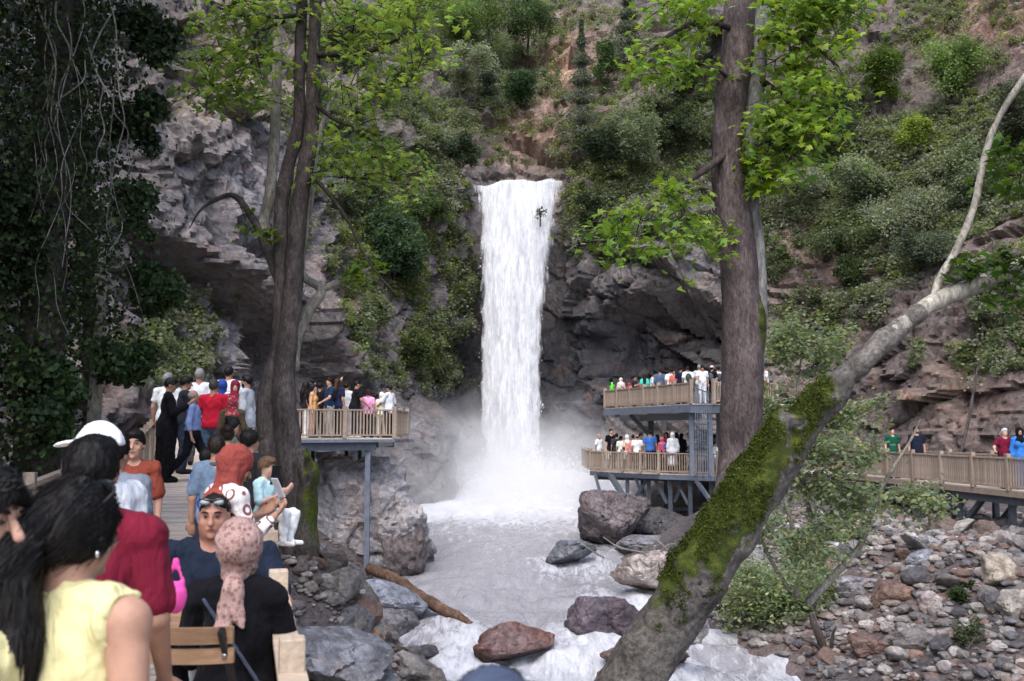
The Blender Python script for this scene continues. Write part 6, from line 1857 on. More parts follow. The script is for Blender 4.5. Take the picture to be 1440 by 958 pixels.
            B.add((rc, W[k] + f * .03 + sd * .02 * thumb_s, W[k] + f * .075 + sd * .05 * thumb_s, .018, .014), .01)
        B.add((rc, hips[k] + (0, .01, -.02), kn[k], .088 * (.75 + .25 * fz), .056), .04); B.add((rc, kn[k], an[k], .056, .036), .02)
        B.add((rc, an[k] + (0, .03, -.045), an[k] + np.asarray(toe[k]), .034, .030), .02)
    def emit(fld, nm, mat, wr=0.0, parent=root, wf=9.0, anis=(1, 1, .5), sm=1):
        V, F = fld.mesh()
        if len(V) == 0: return None
        if wr:
            Nn = vnormals(V, F)
            V = V + Nn * (wr * (fbm(V * np.asarray(anis) * wf + px, 3, int(px) % 97) + .6 * ridged(V * np.asarray(anis) * wf * 1.7 + px, 2, int(px) % 89)))[:, None]
        return obj(nm, V * s, F, mat, parent)
    emit(B, 'body', skin(skinc))
    # ---------------- clothes
    wr = (.020 if near else .016) * wrk
    if top is not None:
        T = Field(lo, hi, v); gi = .012
        for q_, p in enumerate(torso): T.add((el, p[1], tuple(np.asarray(p[2]) + gi + (.018 if q_ == 2 else 0)), p[3]), .06)
        for p in shl: T.add((rc, p[1], p[2], p[3] + .012, p[4] + .014), .04)
        if sit and hem is None: hem = .86
        hz = hem if hem is not None else (.97 if tuck else .86)
        if hz < .84:
            T.add((rc, U((0, .01, 1.0)), U((0, .01, hz - .05)), .15, .17 if sex == 'm' else .19), .05)
        for k in (1, -1):
            if sleeve > 0:
                a, b = U(shs[k]), E[k]
                t = min(1, sleeve); T.add((rc, a, a + (b - a) * t, .064 * (.7 + .3 * fz), .060 + .010 * (sleeve < 1)), .006 if near else .014)
                if sleeve > 1:
                    b2 = E[k] + (W[k] - E[k]) * (sleeve - 1); T.add((rc, E[k], b2, .056, .042), .02)
        nrm2 = Rl @ np.array((0, 0, -1.0)); T.cut(nrm2, nrm2 @ U((0, 0, hz)))
        if sleeve <= 0:
            for k in (1, -1): T.sub((el, U(shs[k]) + Rl @ np.array((k * .055, 0, -.01)), (.07, .2, .11), Rl))
        for k in (1, -1):
            if 0 < sleeve < 1:
                pass
        T.sub((el, U((0, -.035, 1.505)), (.078, .085, .075), Rl))
        emit(T, 'top', cloth(top, *(tpat or ())), wr)
        if collar:
            Cc = Field(lo, hi, v); Cc.add((el, U((0, .012, 1.455)), (.082, .082, .035), Rl), 0); Cc.sub((el, U((0, -.03, 1.50)), (.066, .075, .06), Rl)); emit(Cc, 'collar', cloth(collar))
    if pants is not None and skirt is None:
        G = Field(lo, hi, v)
        pz = torso[2]; G.add((el, pz[1], tuple(np.asarray(pz[2]) + .014), Rl), .04)
        G.add((el, U((0, 0, 1.0)), (.150 * (.6 + .4 * fz), .118 * (.6 + .4 * fz), .09), Rl), .04)
        for k in (1, -1):
            kk = kn[k]
            if shorts: G.add((rc, hips[k], kk * .9 + hips[k] * .1, .105, .085), .04)
            else:
                G.add((rc, hips[k], kk, .104 * (.75 + .25 * fz), .075), .03); G.add((rc, kk, an[k] + (0, 0, .0), .073, .060), .02)
        n2 = Rl @ np.array((0, 0, 1.0)); G.cut(n2, n2 @ U((0, 0, 1.08 if sit else 1.03 if tuck else .94)))
        emit(G, 'trousers', cloth(pants), wr * 1.1, anis=(1, 1, .7))
    if skirt is not None:
        G = Field(lo, hi, v); zl = skirt[1]
        if sit:
            for k in (1, -1):
                G.add((rc, hips[k], kn[k], .12, .10), .05); G.add((rc, kn[k], an[k], .11, .12), .06)
            G.add((el, U((0, .02, .95)), (.19, .16, .16), Rl), .05)
        else:
            G.add((rc, U((0, .0, 1.02)), (0, .01, zl + .12), .14, .22), .03); G.add((el, U((0, .01, .93)), (.18, .145, .15), Rl), .04)
            G.cut((0, 0, -1), -zl)
        emit(G, 'skirt', cloth(skirt[0], *(skirt[2] if len(skirt) > 2 else ())), wr * 1.2, anis=(1.2, 1.2, .25))
    Sx = Field(lo, hi, v)
    for k in (1, -1):
        Sx.add((rc, an[k] + (0, .035, -.040), an[k] + np.asarray(toe[k]) + (0, -.02, .0), .043, .038), .02); Sx.add((rc, an[k] + (0, .01, -.03), an[k] + (0, .01, -.01), .045, .04), .02)
    emit(Sx, 'shoes', cloth(shoes))
    # ---------------- hair, scarf, cap
    hv = v * .8 if near else v
    hlo = Hd((0, 0, 1.62)) - .30; hhi = Hd((0, 0, 1.62)) + .30
    skull = lambda i: (el, Hd((0, .014, 1.648)), (.076 * hd + i, .096 * hd + i, .098 * hd + i), Rh)
    face = lambda a=0: (el, Hd((0, -.105, 1.592)), (.082 * hd + a, .078 * hd + a, .095 * hd + a + (.012 if fat > 1.3 else 0)), Rh)
    nz_ = Rh @ np.array((0, 0.25, -1.0))
    if hijab is None and hair:
        Hf = Field(hlo - (.15, .15, .45), hhi + .12, hv)
        if hair == 'fringe':
            Hf.add(skull(.008), 0); Hf.sub(face()); Hf.cut(Rh @ np.array((0, 0, 1.0)), (Rh @ np.array((0, 0, 1.0))) @ Hd((0, 0, 1.665))); Hf.cut(nz_, nz_ @ Hd((0, .06, 1.575)))
        else:
            Hf.add(skull(.004 if hair == 'buzz' else .009 if hair == 'short' else .018), 0)
            if hair == 'short': Hf.add((el, Hd((0, -.022, 1.708)), (.066 * hd, .075 * hd, .046 * hd), Rh), .02)
            if hair == 'curly': Hf.add((el, Hd((0, .02, 1.69)), (.10 * hd, .11 * hd, .08 * hd), Rh), .02)
            Hf.sub(face())
            if hair == 'buzz': Hf.sub((el, Hd((0, -.105, 1.625)), (.070 * hd, .085 * hd, .102 * hd), Rh))
            if hair in ('short', 'curly', 'buzz'):
                n5 = Rh @ np.array((0, -.62, -1.0)); Hf.cut(n5, n5 @ Hd((0, .085, 1.60 if hair == 'buzz' else 1.560)))
            else: Hf.cut(nz_, nz_ @ Hd((0, .06, 1.545)))
            if hair == 'long':
                Hf.add((rc, Hd((0, .06, 1.64)), U((0, .125, 1.40)), .085, .085), .03); Hf.add((rc, U((0, .125, 1.42)), U((.01, .135, 1.18)), .085, .06), .03)
                for k in (1, -1): Hf.add((rc, Hd((k * .07, .02, 1.63)), U((k * .085, .03, 1.36)), .034, .03), .02)
                Hf.sub(face(-.003))
            if hair == 'pony':
                Hf.add((el, Hd((0, .105, 1.66)), (.04, .045, .045), Rh), .02)
                Hf.add((rc, Hd((0, .12, 1.655)), Hd((.0, .175, 1.56)), .042, .055), .02); Hf.add((rc, Hd((0, .175, 1.56)), U((0, .165, 1.36)), .055, .058), .02); Hf.add((rc, U((0, .165, 1.37)), U((.0, .13, 1.14)), .058, .03), .02)
            if hair == 'bun': Hf.add((el, Hd((0, .10, 1.70)), (.05, .05, .05), Rh), .01)
        ho = emit(Hf, 'hair', hairm(hairc), .010 if near else .008, wf=26, anis=(1, 1, .35))
        if d < 7 and ho is not None and hair != 'buzz':
            hg = np.random.default_rng(int(px) + 1000)
            HV = np.empty(len(ho.data.vertices) * 3, np.float32); ho.data.vertices.foreach_get('co', HV); HV = HV.reshape(-1, 3).astype(float)
            HN = np.empty(len(ho.data.vertices) * 3, np.float32); ho.data.vertices.foreach_get('normal', HN); HN = HN.reshape(-1, 3).astype(float)
            ns = 5200 if d < 3 else 2600
            q = hg.choice(len(HV), ns)
            longh = hair in ('pony', 'long')
            fl = np.tile(Rh @ np.array((0, .75 if longh else .35, -.8)), (ns, 1)) + hg.normal(0, .16 if longh else .34, (ns, 3))
            low = HV[q][:, 2] < (Hd((0, 0, 1.54))[2] * s)
            fl[low] = np.array((0, .1, -1.0)) + hg.normal(0, .12, (int(low.sum()), 3))
            nq = HN[q]; fl -= nq * (fl * nq).sum(1)[:, None]; fl /= np.linalg.norm(fl, axis=1)[:, None] + 1e-9
            Ls = hg.uniform(.4, 1.2, ns)[:, None] * (.10 if longh else .020) * s
            a0 = HV[q] - fl * Ls * .4 - nq * .002; a1 = HV[q] + nq * hg.uniform(.001, .005, (ns, 1)) + fl * Ls * .15; a2 = HV[q] + fl * Ls * .7 + nq * hg.uniform(-.004, .006 if longh else .004, (ns, 1))
            sdv = np.cross(fl, nq) * (.0016 if longh else .0013)
            SV = np.stack([a0 - sdv, a0 + sdv, a1 - sdv, a1 + sdv, a2 - sdv * .3, a2 + sdv * .3], 1).reshape(-1, 3)
            b_ = np.arange(ns)[:, None] * 6
            SF = np.concatenate([b_ + np.array((0, 1, 3, 2)), b_ + np.array((2, 3, 5, 4))])
            so = obj('hair_strands', SV, SF, hairm(tuple(np.asarray(hairc) * 1.6)), root); so.parent = ho
    if beard:
        Bf = Field(hlo, hhi, hv); Bf.add((el, Hd((0, -.03, 1.575)), (.060 * hd, .069 * hd, .080 * hd), Rh), 0); nb2 = Rh @ np.array((0, 0, 1.0)); Bf.cut(nb2, nb2 @ Hd((0, 0, 1.592))); Bf.sub((el, Hd((0, -.105, 1.572)), (.024, .03, .011), Rh))
        emit(Bf, 'beard', hairm(beard), .003, wf=40)
    if hijab is not None:
        Hf = Field(hlo - (.2, .2, .35), hhi + .1, hv)
        Hf.add(skull(.022), 0); Hf.add((el, Hd((0, .05, 1.64)), (.088 * hd, .098 * hd, .095 * hd), Rh), .03)
        if extra and 'tail' in extra:
            Hf.add((rc, Hd((0, .0, 1.57)), U((0, .01, 1.44)), .072, .066), .03); Hf.add((el, Hd((0, .03, 1.655)), (.090, .108, .10), Rh), .02)
        else:
            Hf.add((rc, Hd((0, .01, 1.56)), U((0, .0, 1.42)), .088, .10), .04); Hf.add((el, U((0, -.01, 1.375)), (.172, .142, .085), Rl), .06)
            Hf.add((rc, U((0, -.10, 1.38)), U((.03, -.115, 1.24)), .06, .035), .04)
        if extra and 'tail' in extra:
            Hf.add((rc, U((0, .10, 1.47)), U((-.055, .145, 1.30)), .034, .018), .03); Hf.add((rc, U((0, .10, 1.47)), U((.055, .145, 1.27)), .034, .018), .03); Hf.add((rc, U((0, .11, 1.44)), U((.01, .148, 1.29)), .03, .02), .03)
        Hf.sub((el, Hd((0, -.125, 1.598)), (.052 * hd, .085 * hd, .078 * hd), Rh))
        emit(Hf, 'headscarf', cloth(hijab, *(hpat or ())), .016 if near else .009, wf=8, anis=(1.2, .5, 1.0))
    if cap is not None:
        Cf = Field(hlo - .1, hhi + .12, hv)
        Cf.add(skull(.024), 0); n3 = Rh @ np.array((0, -.12, -1.0)); Cf.cut(n3, n3 @ Hd((0, 0, 1.672)))
        Cf.add((el, Hd((0, -.145, 1.668)), (.072 * hd, .088 * hd, max(.011, hv)), Rh @ rx(.18)), .012)
        emit(Cf, 'cap', cloth(cap), .003)
    if d < 26:
        for k in (1, -1):
            me = box_ball(); o = mobj('eye', me, root, Hd((k * .033, -.088, 1.635)) * s, Matrix(Rh).to_euler(), (.0105 * s, .009 * s, .0058 * s))
            if near:
                mb = MB(); a, b_, c_ = Hd((k * .016, -.0965, 1.657)), Hd((k * .036, -.096, 1.663)), Hd((k * .056, -.080, 1.656))
                V, F = tube([a, b_, c_], [.0035, .005, .003], 6, 8); obj('eyebrow', V * s, F, hairm(hairc if hairc != GRY else DKB), root)
        if near:
            V, F = tube([Hd((-.026, -.092, 1.566)), Hd((0, -.1055, 1.5675)), Hd((.026, -.092, 1.566))], [.003, .0055, .003], 6, 10); obj('lips', V * s, F, skin(tuple(np.asarray(skinc) * (.72, .5, .5))), root)
    if glasses:
        mb = MB(); up_ = .0 if glasses == 'eyes' else (.085 if hair == 'short' else .112 if hair != 'buzz' else .082); bk = 0.0 if glasses == 'eyes' else (.028 if hair in ('short', 'buzz') else .055)
        for k in (1, -1):
            o = mobj('lens' if False else 'sunglass_lens', box_ball(M_LENS), root, Hd((k * .037, -.108 + bk, 1.635 + up_)) * s, Matrix(Rh @ rx(-.5 if up_ else 0)).to_euler(), (.033 * s, .006 * s, .023 * s))
            V, F = tube([Hd((k * .068, -.098 + bk, 1.642 + up_)), Hd((k * .088, -.03, 1.642 + up_ * .8)), Hd((k * .088, .03, 1.63 + up_ * .4))], [.0045, .004, .003], 6, 9); mb.add(V, F)
        V, F = tube([Hd((-.07, -.10 + bk, 1.65 + up_)), Hd((0, -.115 + bk, 1.645 + up_)), Hd((.07, -.10 + bk, 1.65 + up_))], [.004, .004, .004], 6, 9); mb.add(V, F)
        V = np.concatenate(mb.V) * s
        byk = {}
        for f in mb.F: byk.setdefault(f.shape[1], []).append(f)
        obj('glasses_frame', V, [np.concatenate(f) for f in byk.values()], M_BLACK, root)
    if bag is not None:
        kind, bc_ = bag
        Bg = Field(lo - .1, hi + .1, v)
        if kind == 'pack':
            Bg.add((el, U((0, .19, 1.22)), (.14, .085, .20), Rl), 0)
            for k in (1, -1): Bg.add((rc, U((k * .10, .10, 1.44)), U((k * .12, -.10, 1.36)), .018, .018), .01); Bg.add((rc, U((k * .12, -.125, 1.36)), U((k * .13, -.10, 1.15)), .016, .016), .01)
            emit(Bg, 'backpack', cloth(bc_), .006)
        else:
            Bg.add((rc, U((.12, .112, 1.41)), U((-.15, .132, 1.04)), max(.010, v), max(.010, v)), 0); emit(Bg, 'bag_strap', cloth(bc_))
    root['_s'] = s
    return dict(root=root, s=s, W=W, E=E, Hd=Hd, U=U, rot=rot, pt=base, Rh=Rh, Rl=Rl)

_ball = {}
def box_ball(mat=None):
    mat = mat or M_EYE
    if mat.name not in _ball:
        V, F = ICO[2]; me = make_mesh('ball', V, F); me.materials.append(mat); _ball[mat.name] = me
    return _ball[mat.name]
def wpt(I, p):
    """a body-space point of person I in world space"""
    p = np.asarray(p) * I['s']; c, s_ = math.cos(I['rot']), math.sin(I['rot'])
    return I['pt'] + np.array((c * p[0] - s_ * p[1], s_ * p[0] + c * p[1], p[2]))
def phone(c, rot, label, tilt=.5, col=M_BLACK):
    mb = MB(); mb.box((0, 0, 0), (.055, .008, .115)); o = mb.build('phone', col); o.location = tuple(c); o.rotation_euler = (tilt, 0, rot); tag(o, label, 'phone'); return o
PI = math.pi
WHT, NVY, BK, MAR, RUST, JEAN, GREYC = (.60, .61, .64), (.015, .02, .042), (.007, .007, .009), (.15, .012, .028), (.22, .05, .032), (.05, .075, .12), (.25, .27, .29)

# -- on the boardwalk, near
I = person(112, 678, 2.5, PI - .42, 'woman in a sleeveless yellow top with a long black ponytail and sunglasses on her head, seen from behind', top=(.60, .55, .29), pants=BK, skinc=(.40, .24, .17), sleeve=-1, hair='pony', hairc=BLK, sex='f', fat=1.25, wide=1.12, glasses='top', pitch=.10, vox=.0085, arms=('down', 'down'), yaw=-.1)
tag(I['root'], 'woman in sleeveless yellow top, long black ponytail, sunglasses on her head, seen from behind')
mobj('earring', box_ball(mat_plain('silver', (.7, .7, .72), .25, 1.0)), I['root'], I['Hd']((-.092, .0, 1.572)) * I['s'], (0, 0, 0), (.006, .006, .009))
mobj('earbud', box_ball(mat_plain('white_plastic', (.8, .8, .8), .3)), I['root'], I['Hd']((-.089, -.008, 1.612)) * I['s'], (0, 0, 0), (.005, .008, .007))
person(-20, 655, 2.35, PI / 2 - .25, 'dark haired woman in profile looking down, cut by the left picture edge', top=(.58, .53, .28), pants=BK, skinc=(.46, .28, .21), sleeve=.5, hair='long', hairc=BLK, sex='f', pitch=.14, vox=.0085)
person(131, 611, 3.4, PI + .12, 'broad man in a maroon polo shirt with short black hair, back to the camera', top=MAR, pants=(.03, .035, .05), skinc=SK2, hair='short', hairc=BLK, fat=1.0, sleeve=.78, arms=(((.05, .02, -.28), (.05, -.12, -.50)),) * 2, vox=.009, collar=(.3, .3, .31), wide=1.0, wrk=.55)
person(140, 592, 4.5, -PI / 2 - .5, 'man in a white T-shirt and white baseball cap facing left', top=WHT, pants=(.05, .06, .09), skinc=SK2, hair='short', cap=(.8, .8, .82), fat=1.15, yaw=.15)
person(163, 612, 6.2, PI - .2, 'person in a grey blue T-shirt hidden behind the man with the white cap', top=(.15, .17, .21), pants=JEAN, skinc=SK2, hair='short')
person(190, 603, 8.4, .18, 'boy in a rust red T-shirt facing the camera on the boardwalk', top=RUST, pants=(.04, .05, .07), skinc=SK1, hair='short', hairc=BLK, child=True, sleeve=.8, arms=('down', 'down'), vox=.0105, fat=.95)
tb_y = 5.15
I = person(302, 693, 5.6, .12, 'seated heavy man in a navy T-shirt with sunglasses on his head, facing the camera', top=(.014, .02, .036), pants=(.03, .03, .04), pose='sit', skinc=(.34, .175, .125), hair='buzz', hairc=(.01, .008, .007), fat=1.5, wide=1.2, head=.98, sleeve=.72, glasses='top', arms=('table', 'table'), lean=-.16 + .3, vox=.0085, pitch=-.06, beard=None)
I = person(338, 725, 4.52, PI + .06, 'seated woman in a black abaya and pink floral headscarf, back to the camera', top=BK, skirt=(BK, .05), pose='sit', sex='f', fat=1.05, wide=.95, hijab=(.36, .235, .21), hpat=('floral', (.13, .06, .045), 42), sleeve=1.9, arms=(((.045, -.12, -.25), (-.06, -.32, -.18)),) * 2, lean=.10, extra=('tail',), vox=.0095, bag=('strap', (.05, .06, .09)))
I = person(345, 627, 5.9, PI - .85, 'woman in a brick red headscarf and ring patterned white blouse looking at a phone', top=(.72, .68, .66), tpat=('rings', (.20, .06, .055), 12), skirt=((.6, .56, .54), .1), sex='f', hijab=(.25, .055, .045), sleeve=1.75, arms=('phone', 'phone'), lean=.07, pitch=.42, yaw=-.1, fat=1.05, wrk=.45, vox=.0095, hem=.7)
w = wpt(I, (I['W'][-1] + I['W'][1]) / 2)
phone(P(391, 686, 5.45), -.7, 'pale edged phone held by the woman in the brick red headscarf', .5, mat_plain('phone_shell', (.45, .46, .48), .3))
I2 = person(377, 642, 6.2, 1.25, 'toddler in a pale blue top and white trousers perched on the rail, facing right', H=.74, z0=.50, top=(.42, .62, .66), tpat=('dots', (.75, .78, .72), 40), pants=(.74, .74, .74), pose='perch', skinc=SK3, hair='short', hairc=LTB, child=True, sleeve=.9, arms=('phone', 'hold'), shoes=(.72, .72, .72), vox=.010, pitch=.15, yaw=.0)
phone(P(387, 668, 6.0), .9, 'black phone held up in front of the toddler', .2)
person(305, 611, 8.5, PI + .1, 'young man in a blue grey polo shirt with short dark hair, back to the camera', top=(.13, .18, .25), pants=(.03, .03, .05), skinc=SK2, hair='short', hairc=DKB, sleeve=.72, collar=(.07, .08, .11), vox=.0115, wide=.88)
person(292, 628, 9.8, PI - .3, 'child in a bright blue T-shirt half hidden behind the blue grey polo', top=(.06, .20, .62), pants=NVY, skinc=SK1, child=True)
person(352, 606, 9.6, PI - .6, 'dark haired person in black behind the woman in the brick red headscarf', top=(.02, .02, .025), pants=BK, hair='curly', hairc=BLK)
person(331, 587, 12.6, PI / 2 + .2, 'dark haired woman in an olive green T-shirt with a black bag strap facing right', top=(.16, .20, .15), pants=BK, sex='f', hair='bun', hairc=BLK, skinc=SK1, pitch=.3, sleeve=.7, bag=('strap', BK))
person(320, 606, 11.2, PI + .3, 'woman in a violet floral blouse between the polo and the olive T-shirt', H=1.42, top=(.20, .20, .32), tpat=('floral', (.5, .45, .5), 30), pants=BK, sex='f', hair='bun', hairc=DKB)
# -- on the boardwalk, middle distance
person(243, 531, 19.2, PI / 2 + .35, 'man in a black suit and sunglasses looking at his phone at the boardwalk rail', top=BK, pants=BK, sleeve=1.9, hem=.74, skinc=SK2, hair='short', hairc=BLK, arms=('phone', 'phone'), glasses='eyes', pitch=.25, collar=(.01, .01, .012), shoes=BK)
person(264, 529, 21.0, PI / 2 + .5, 'man in dark shirt and navy jeans looking at a phone behind the black suit', top=(.02, .022, .03), pants=(.025, .035, .06), sleeve=1.8, skinc=SK2, hairc=BLK, arms=('phone', 'phone'), pitch=.2)
person(236, 524, 22.4, PI, 'grey haired man in white mostly hidden behind the black suit', top=(.6, .62, .64), pants=BK, hair='short', hairc=GRY)
person(272, 548, 19.4, PI / 2 + .1, 'bald man in a light blue shirt striding to the right in black trousers', top=(.20, .27, .50), pants=(.010, .011, .016), sleeve=1.85, tuck=True, skinc=SK2, hair='fringe', hairc=GRY, pose='walk', arms=('down', 'down'), shoes=BK, fat=1.12, collar=(.2, .27, .5))
person(281, 518, 23.2, PI + .2, 'grey haired man in a white T-shirt with his back turned', top=WHT, pants=(.1, .1, .12), hair='short', hairc=GRY, fat=1.15)
person(301, 534, 20.6, PI - .1, 'man in a bright red polo shirt and blue jeans, back to the camera', top=(.42, .015, .035), pants=(.07, .11, .17), hair='short', hairc=(.04, .036, .034), fat=1.28, arms=('fold', 'fold'))
person(322, 515, 25.0, PI, 'tall dark haired man in a white T-shirt far back on the boardwalk', top=WHT, pants=JEAN, hairc=BLK)
person(313, 533, 23.4, PI, 'person in a royal blue headscarf beside the red polo shirt', top=(.7, .72, .74), pants=BK, sex='f', hijab=(.03, .06, .25))
person(331, 534, 22.8, .3, 'smiling woman in a dark red headscarf and red patterned top facing the camera', top=(.24, .04, .06), tpat=('floral', (.4, .25, .22), 25), pants=BK, sex='f', hijab=(.17, .018, .035), skinc=SK3, sleeve=1.6)
person(348, 527, 21.8, -PI / 2 - .1, 'bearded man in a light grey jacket facing left', top=(.40, .42, .46), pants=(.16, .13, .10), sleeve=1.9, hem=.78, hairc=BLK, beard=BLK, skinc=SK1)
person(327, 556, 19.0, PI + .2, 'woman in a long brown coat and patterned red headscarf, back to the camera', top=(.085, .062, .04), skirt=((.085, .062, .04), .2), sex='f', hijab=(.34, .03, .05), hpat=('floral', (.55, .3, .3), 22), sleeve=1.8, fat=1.2)

# -- left viewing platform
Z1 = ZP
def pl(px, py, d, rot, label, **k): return person(px, py, d, rot, label, z0=Z1, group='visitors on the left viewing platform', **k)
pl(431, 537, 35.0, PI / 2 + .5, 'woman in black top and white trousers holding the rail by the trunk', top=(.02, .015, .018), pants=(.66, .66, .68), sex='f', hair='long', hairc=BLK, arms=('rail', 'down'), shoes=WHT)
pl(440, 540, 34.7, PI / 2, 'woman in a sleeveless mustard top shading her eyes with a raised arm', top=(.55, .30, .10), pants=(.35, .2, .14), sex='f', sleeve=-1, hair='long', hairc=BLK, skinc=SK3, arms=('head', 'down'))
pl(450, 538, 35.6, PI, 'dark haired man in a black T-shirt with his back turned on the left platform', top=(.012, .012, .014), pants=(.03, .03, .035), shoes=WHT)
pl(464, 531, 35.0, -PI / 2 + .6, 'man in a navy T-shirt and sunglasses on the left platform', top=(.012, .03, .065), pants=(.3, .28, .26), glasses=None, arms=('rail', 'down'), skinc=SK1)
pl(475, 532, 35.2, PI - .5, 'brown haired woman in a dark blue top on the left platform', top=(.015, .02, .05), pants=BK, sex='f', hair='long', hairc=BRN)
pl(487, 538, 35.8, PI, 'person in white raising a phone towards the fall', top=WHT, pants=(.5, .5, .52), arms=('up', 'down'), skinc=SK3, shoes=WHT)
pl(503, 535, 34.9, PI / 2 + .4, 'tall man in a black T-shirt leaning over the platform rail to the right', top=(.010, .010, .012), pants=(.015, .016, .02), lean=.12, arms=('rail', 'rail'), fat=1.1, shoes=WHT)
pl(518, 548, 35.0, PI, 'person in a pink T-shirt facing the fall', top=(.70, .30, .50), pants=BK, hairc=(.05, .015, .02), sex='f', hair='bun', fat=1.1)
pl(528, 553, 35.6, PI, 'child in a white top between the pink shirt and the cream headscarf', top=WHT, pants=(.3, .3, .33), child=True)
pl(537, 551, 35.2, PI, 'woman in a cream headscarf and cream top on the left platform', top=(.66, .60, .46), pants=(.5, .46, .38), sex='f', hijab=(.74, .70, .62), sleeve=1.7)
pl(548, 541, 35.2, -PI / 2 - .5, 'young man in a loose white T-shirt at the outer corner of the left platform', top=WHT, pants=BK, arms=('rail', 'down'), fat=1.05, sleeve=.85, hem=.8)

# -- upper right deck
def pu(px, py, d, rot, label, **k): return person(px, py, d, rot, label, z0=ZU + .02, group='visitors on the upper right deck', **k)
pu(860, 531, 50.2, PI / 2, 'woman in lime green tunic and black headscarf at the far end of the upper deck', top=(.16, .62, .07), skirt=((.16, .62, .07), .45), sex='f', hijab=BK, sleeve=1.7)
pu(873, 531, 49.6, .2, 'woman in cream patterned top and cream headscarf on the upper deck', top=(.5, .44, .40), tpat=('dots', (.25, .2, .2), 20), skirt=((.5, .44, .4), .2), sex='f', hijab=(.66, .60, .54), arms=('fold', 'fold'), sleeve=1.7)
pu(885, 538, 49.0, PI, 'small figure in bright red with a red headscarf behind the upper rail', top=(.6, .03, .04), skirt=((.6, .03, .04), .2), sex='f', hijab=(.6, .03, .04), sleeve=1.7)
pu(894, 528, 48.6, PI / 2 - .4, 'man in a dark navy shirt looking down on the upper deck', top=(.02, .025, .05), pants=BK, arms=('phone', 'phone'), pitch=.3)
pu(906, 526, 47.0, PI, 'woman with long black hair in a turquoise dress on the upper deck', top=(.07, .55, .42), skirt=((.07, .55, .42), .4), sex='f', hair='long', hairc=BLK)
pu(917, 524, 47.0, PI / 2, 'person in a pale blue shirt beside the turquoise dress', top=(.5, .6, .72), pants=JEAN, sex='f', hair='bun', hairc=DKB)
pu(928, 518, 45.4, PI + .15, 'broad man in a slate blue shirt, back turned, on the upper deck', top=(.075, .11, .17), pants=BK, fat=1.2, sleeve=1.2)
pu(943, 518, 44.8, PI, 'man in a white shirt with his back turned on the upper deck', top=(.7, .71, .74), pants=(.3, .3, .33), fat=1.1)
pu(947, 520, 43.8, .5, 'man in a salmon red shirt facing the camera on the upper deck', top=(.62, .16, .13), pants=(.5, .45, .42), skinc=SK4)
pu(957, 515, 43.2, PI - .5, 'man in a black navy T-shirt turned to the right on the upper deck', top=(.012, .015, .035), pants=BK)
pu(967, 515, 42.6, PI, 'man in white carrying a dark backpack on the upper deck', top=(.7, .72, .72), pants=JEAN, bag=('pack', (.05, .06, .06)))
pu(983, 513, 42.8, PI, 'grey haired man behind the man at the stair opening', top=(.45, .47, .5), pants=(.2, .2, .22), hairc=GRY)
pu(988, 514, 40.9, .1, 'man in white polo shirt and white trousers looking down at the stair opening', top=(.64, .65, .67), pants=(.62, .64, .68), arms=('down', 'rail'), pitch=.35, fat=1.2, shoes=WHT)
pu(994, 516, 42.0, PI, 'man in a slate T-shirt right behind the white polo', top=(.16, .19, .27), pants=NVY)
pu(1001, 514, 41.3, PI - .6, 'man in black with a pale pink cap by the stair', top=BK, pants=(.02, .025, .03), cap=(.72, .50, .50), arms=('down', 'down'), bag=('pack', (.06, .08, .11)))
pu(1010, 515, 42.0, PI, 'person in white with a dark backpack against the tree trunk', top=WHT, pants=(.2, .2, .22), bag=('pack', (.06, .07, .09)))
pu(1068, 512, 42.6, PI, 'dark clothed person right of the tree trunk on the upper deck', top=BK, pants=BK, arms=('up', 'down'))
pu(1076, 514, 42.4, PI / 2, 'person in white with a black shoulder bag right of the tree trunk', top=WHT, pants=(.03, .03, .035), bag=('pack', BK))
# -- beside the upper deck on the slope path
def ps(px, py, d, rot, label, z0, **k): return person(px, py, d, rot, label, z0=z0, **k)
ledge = MB(); ledge.box((12.1, 43.6, .55), (3.0, 1.3, .12)); lt_ = ledge.build('landing_step', M_DECK); tag(lt_, 'wooden landing beside the right end of the upper deck', 'landing')
ps(1097, 538, 43.6, PI, 'person in black on the landing right of the upper deck', .62, top=BK, pants=BK, fat=1.2, H=1.75)
ps(1114, 541, 43.6, PI, 'person in a green headscarf and green coat on the landing', .62, top=(.02, .2, .07), skirt=((.02, .2, .07), .2), sex='f', hijab=(.02, .24, .09), sleeve=1.7, H=1.68)
ps(1109, 560, 43.1, 0.1, 'child in a pale blue and white outfit standing before the green coat', .62, top=(.35, .5, .72), tpat=('dots', (.7, .7, .72), 18), pants=(.4, .5, .7), sex='f', hijab=(.6, .62, .66), child=True, H=1.15)

# -- lower right deck
def pw(px, py, d, rot, label, **k): return person(px, py, d, rot, label, z0=ZL_ + .02, group='visitors on the lower right deck', **k)
pw(842, 610, 47.2, .9, 'bald man in a white polo at the left corner of the lower deck', top=(.66, .68, .7), pants=(.3, .3, .32), hair='fringe', hairc=GRY, fat=1.2)
pw(855, 628, 46.4, PI, 'small child in pale clothes behind the lower rail', top=(.6, .58, .56), pants=(.4, .4, .4), child=True, H=1.05)
pw(859, 603, 47.0, .4, 'tall man in a black T-shirt on the lower deck', top=BK, pants=BK, skinc=SK3, hairc=DKB)
pw(867, 609, 46.8, PI, 'dark haired person with a black bag on the lower deck', top=(.04, .04, .05), pants=BK, bag=('pack', BK))
pw(873, 613, 45.9, PI - .4, 'woman in a pale mint top with sunglasses on the lower deck', top=(.55, .64, .56), pants=(.4, .42, .44), sex='f', hair='bun', hairc=BLK)
pw(877, 626, 45.6, PI, 'small child in white between adults at the lower rail', top=WHT, pants=BK, child=True, H=1.08)
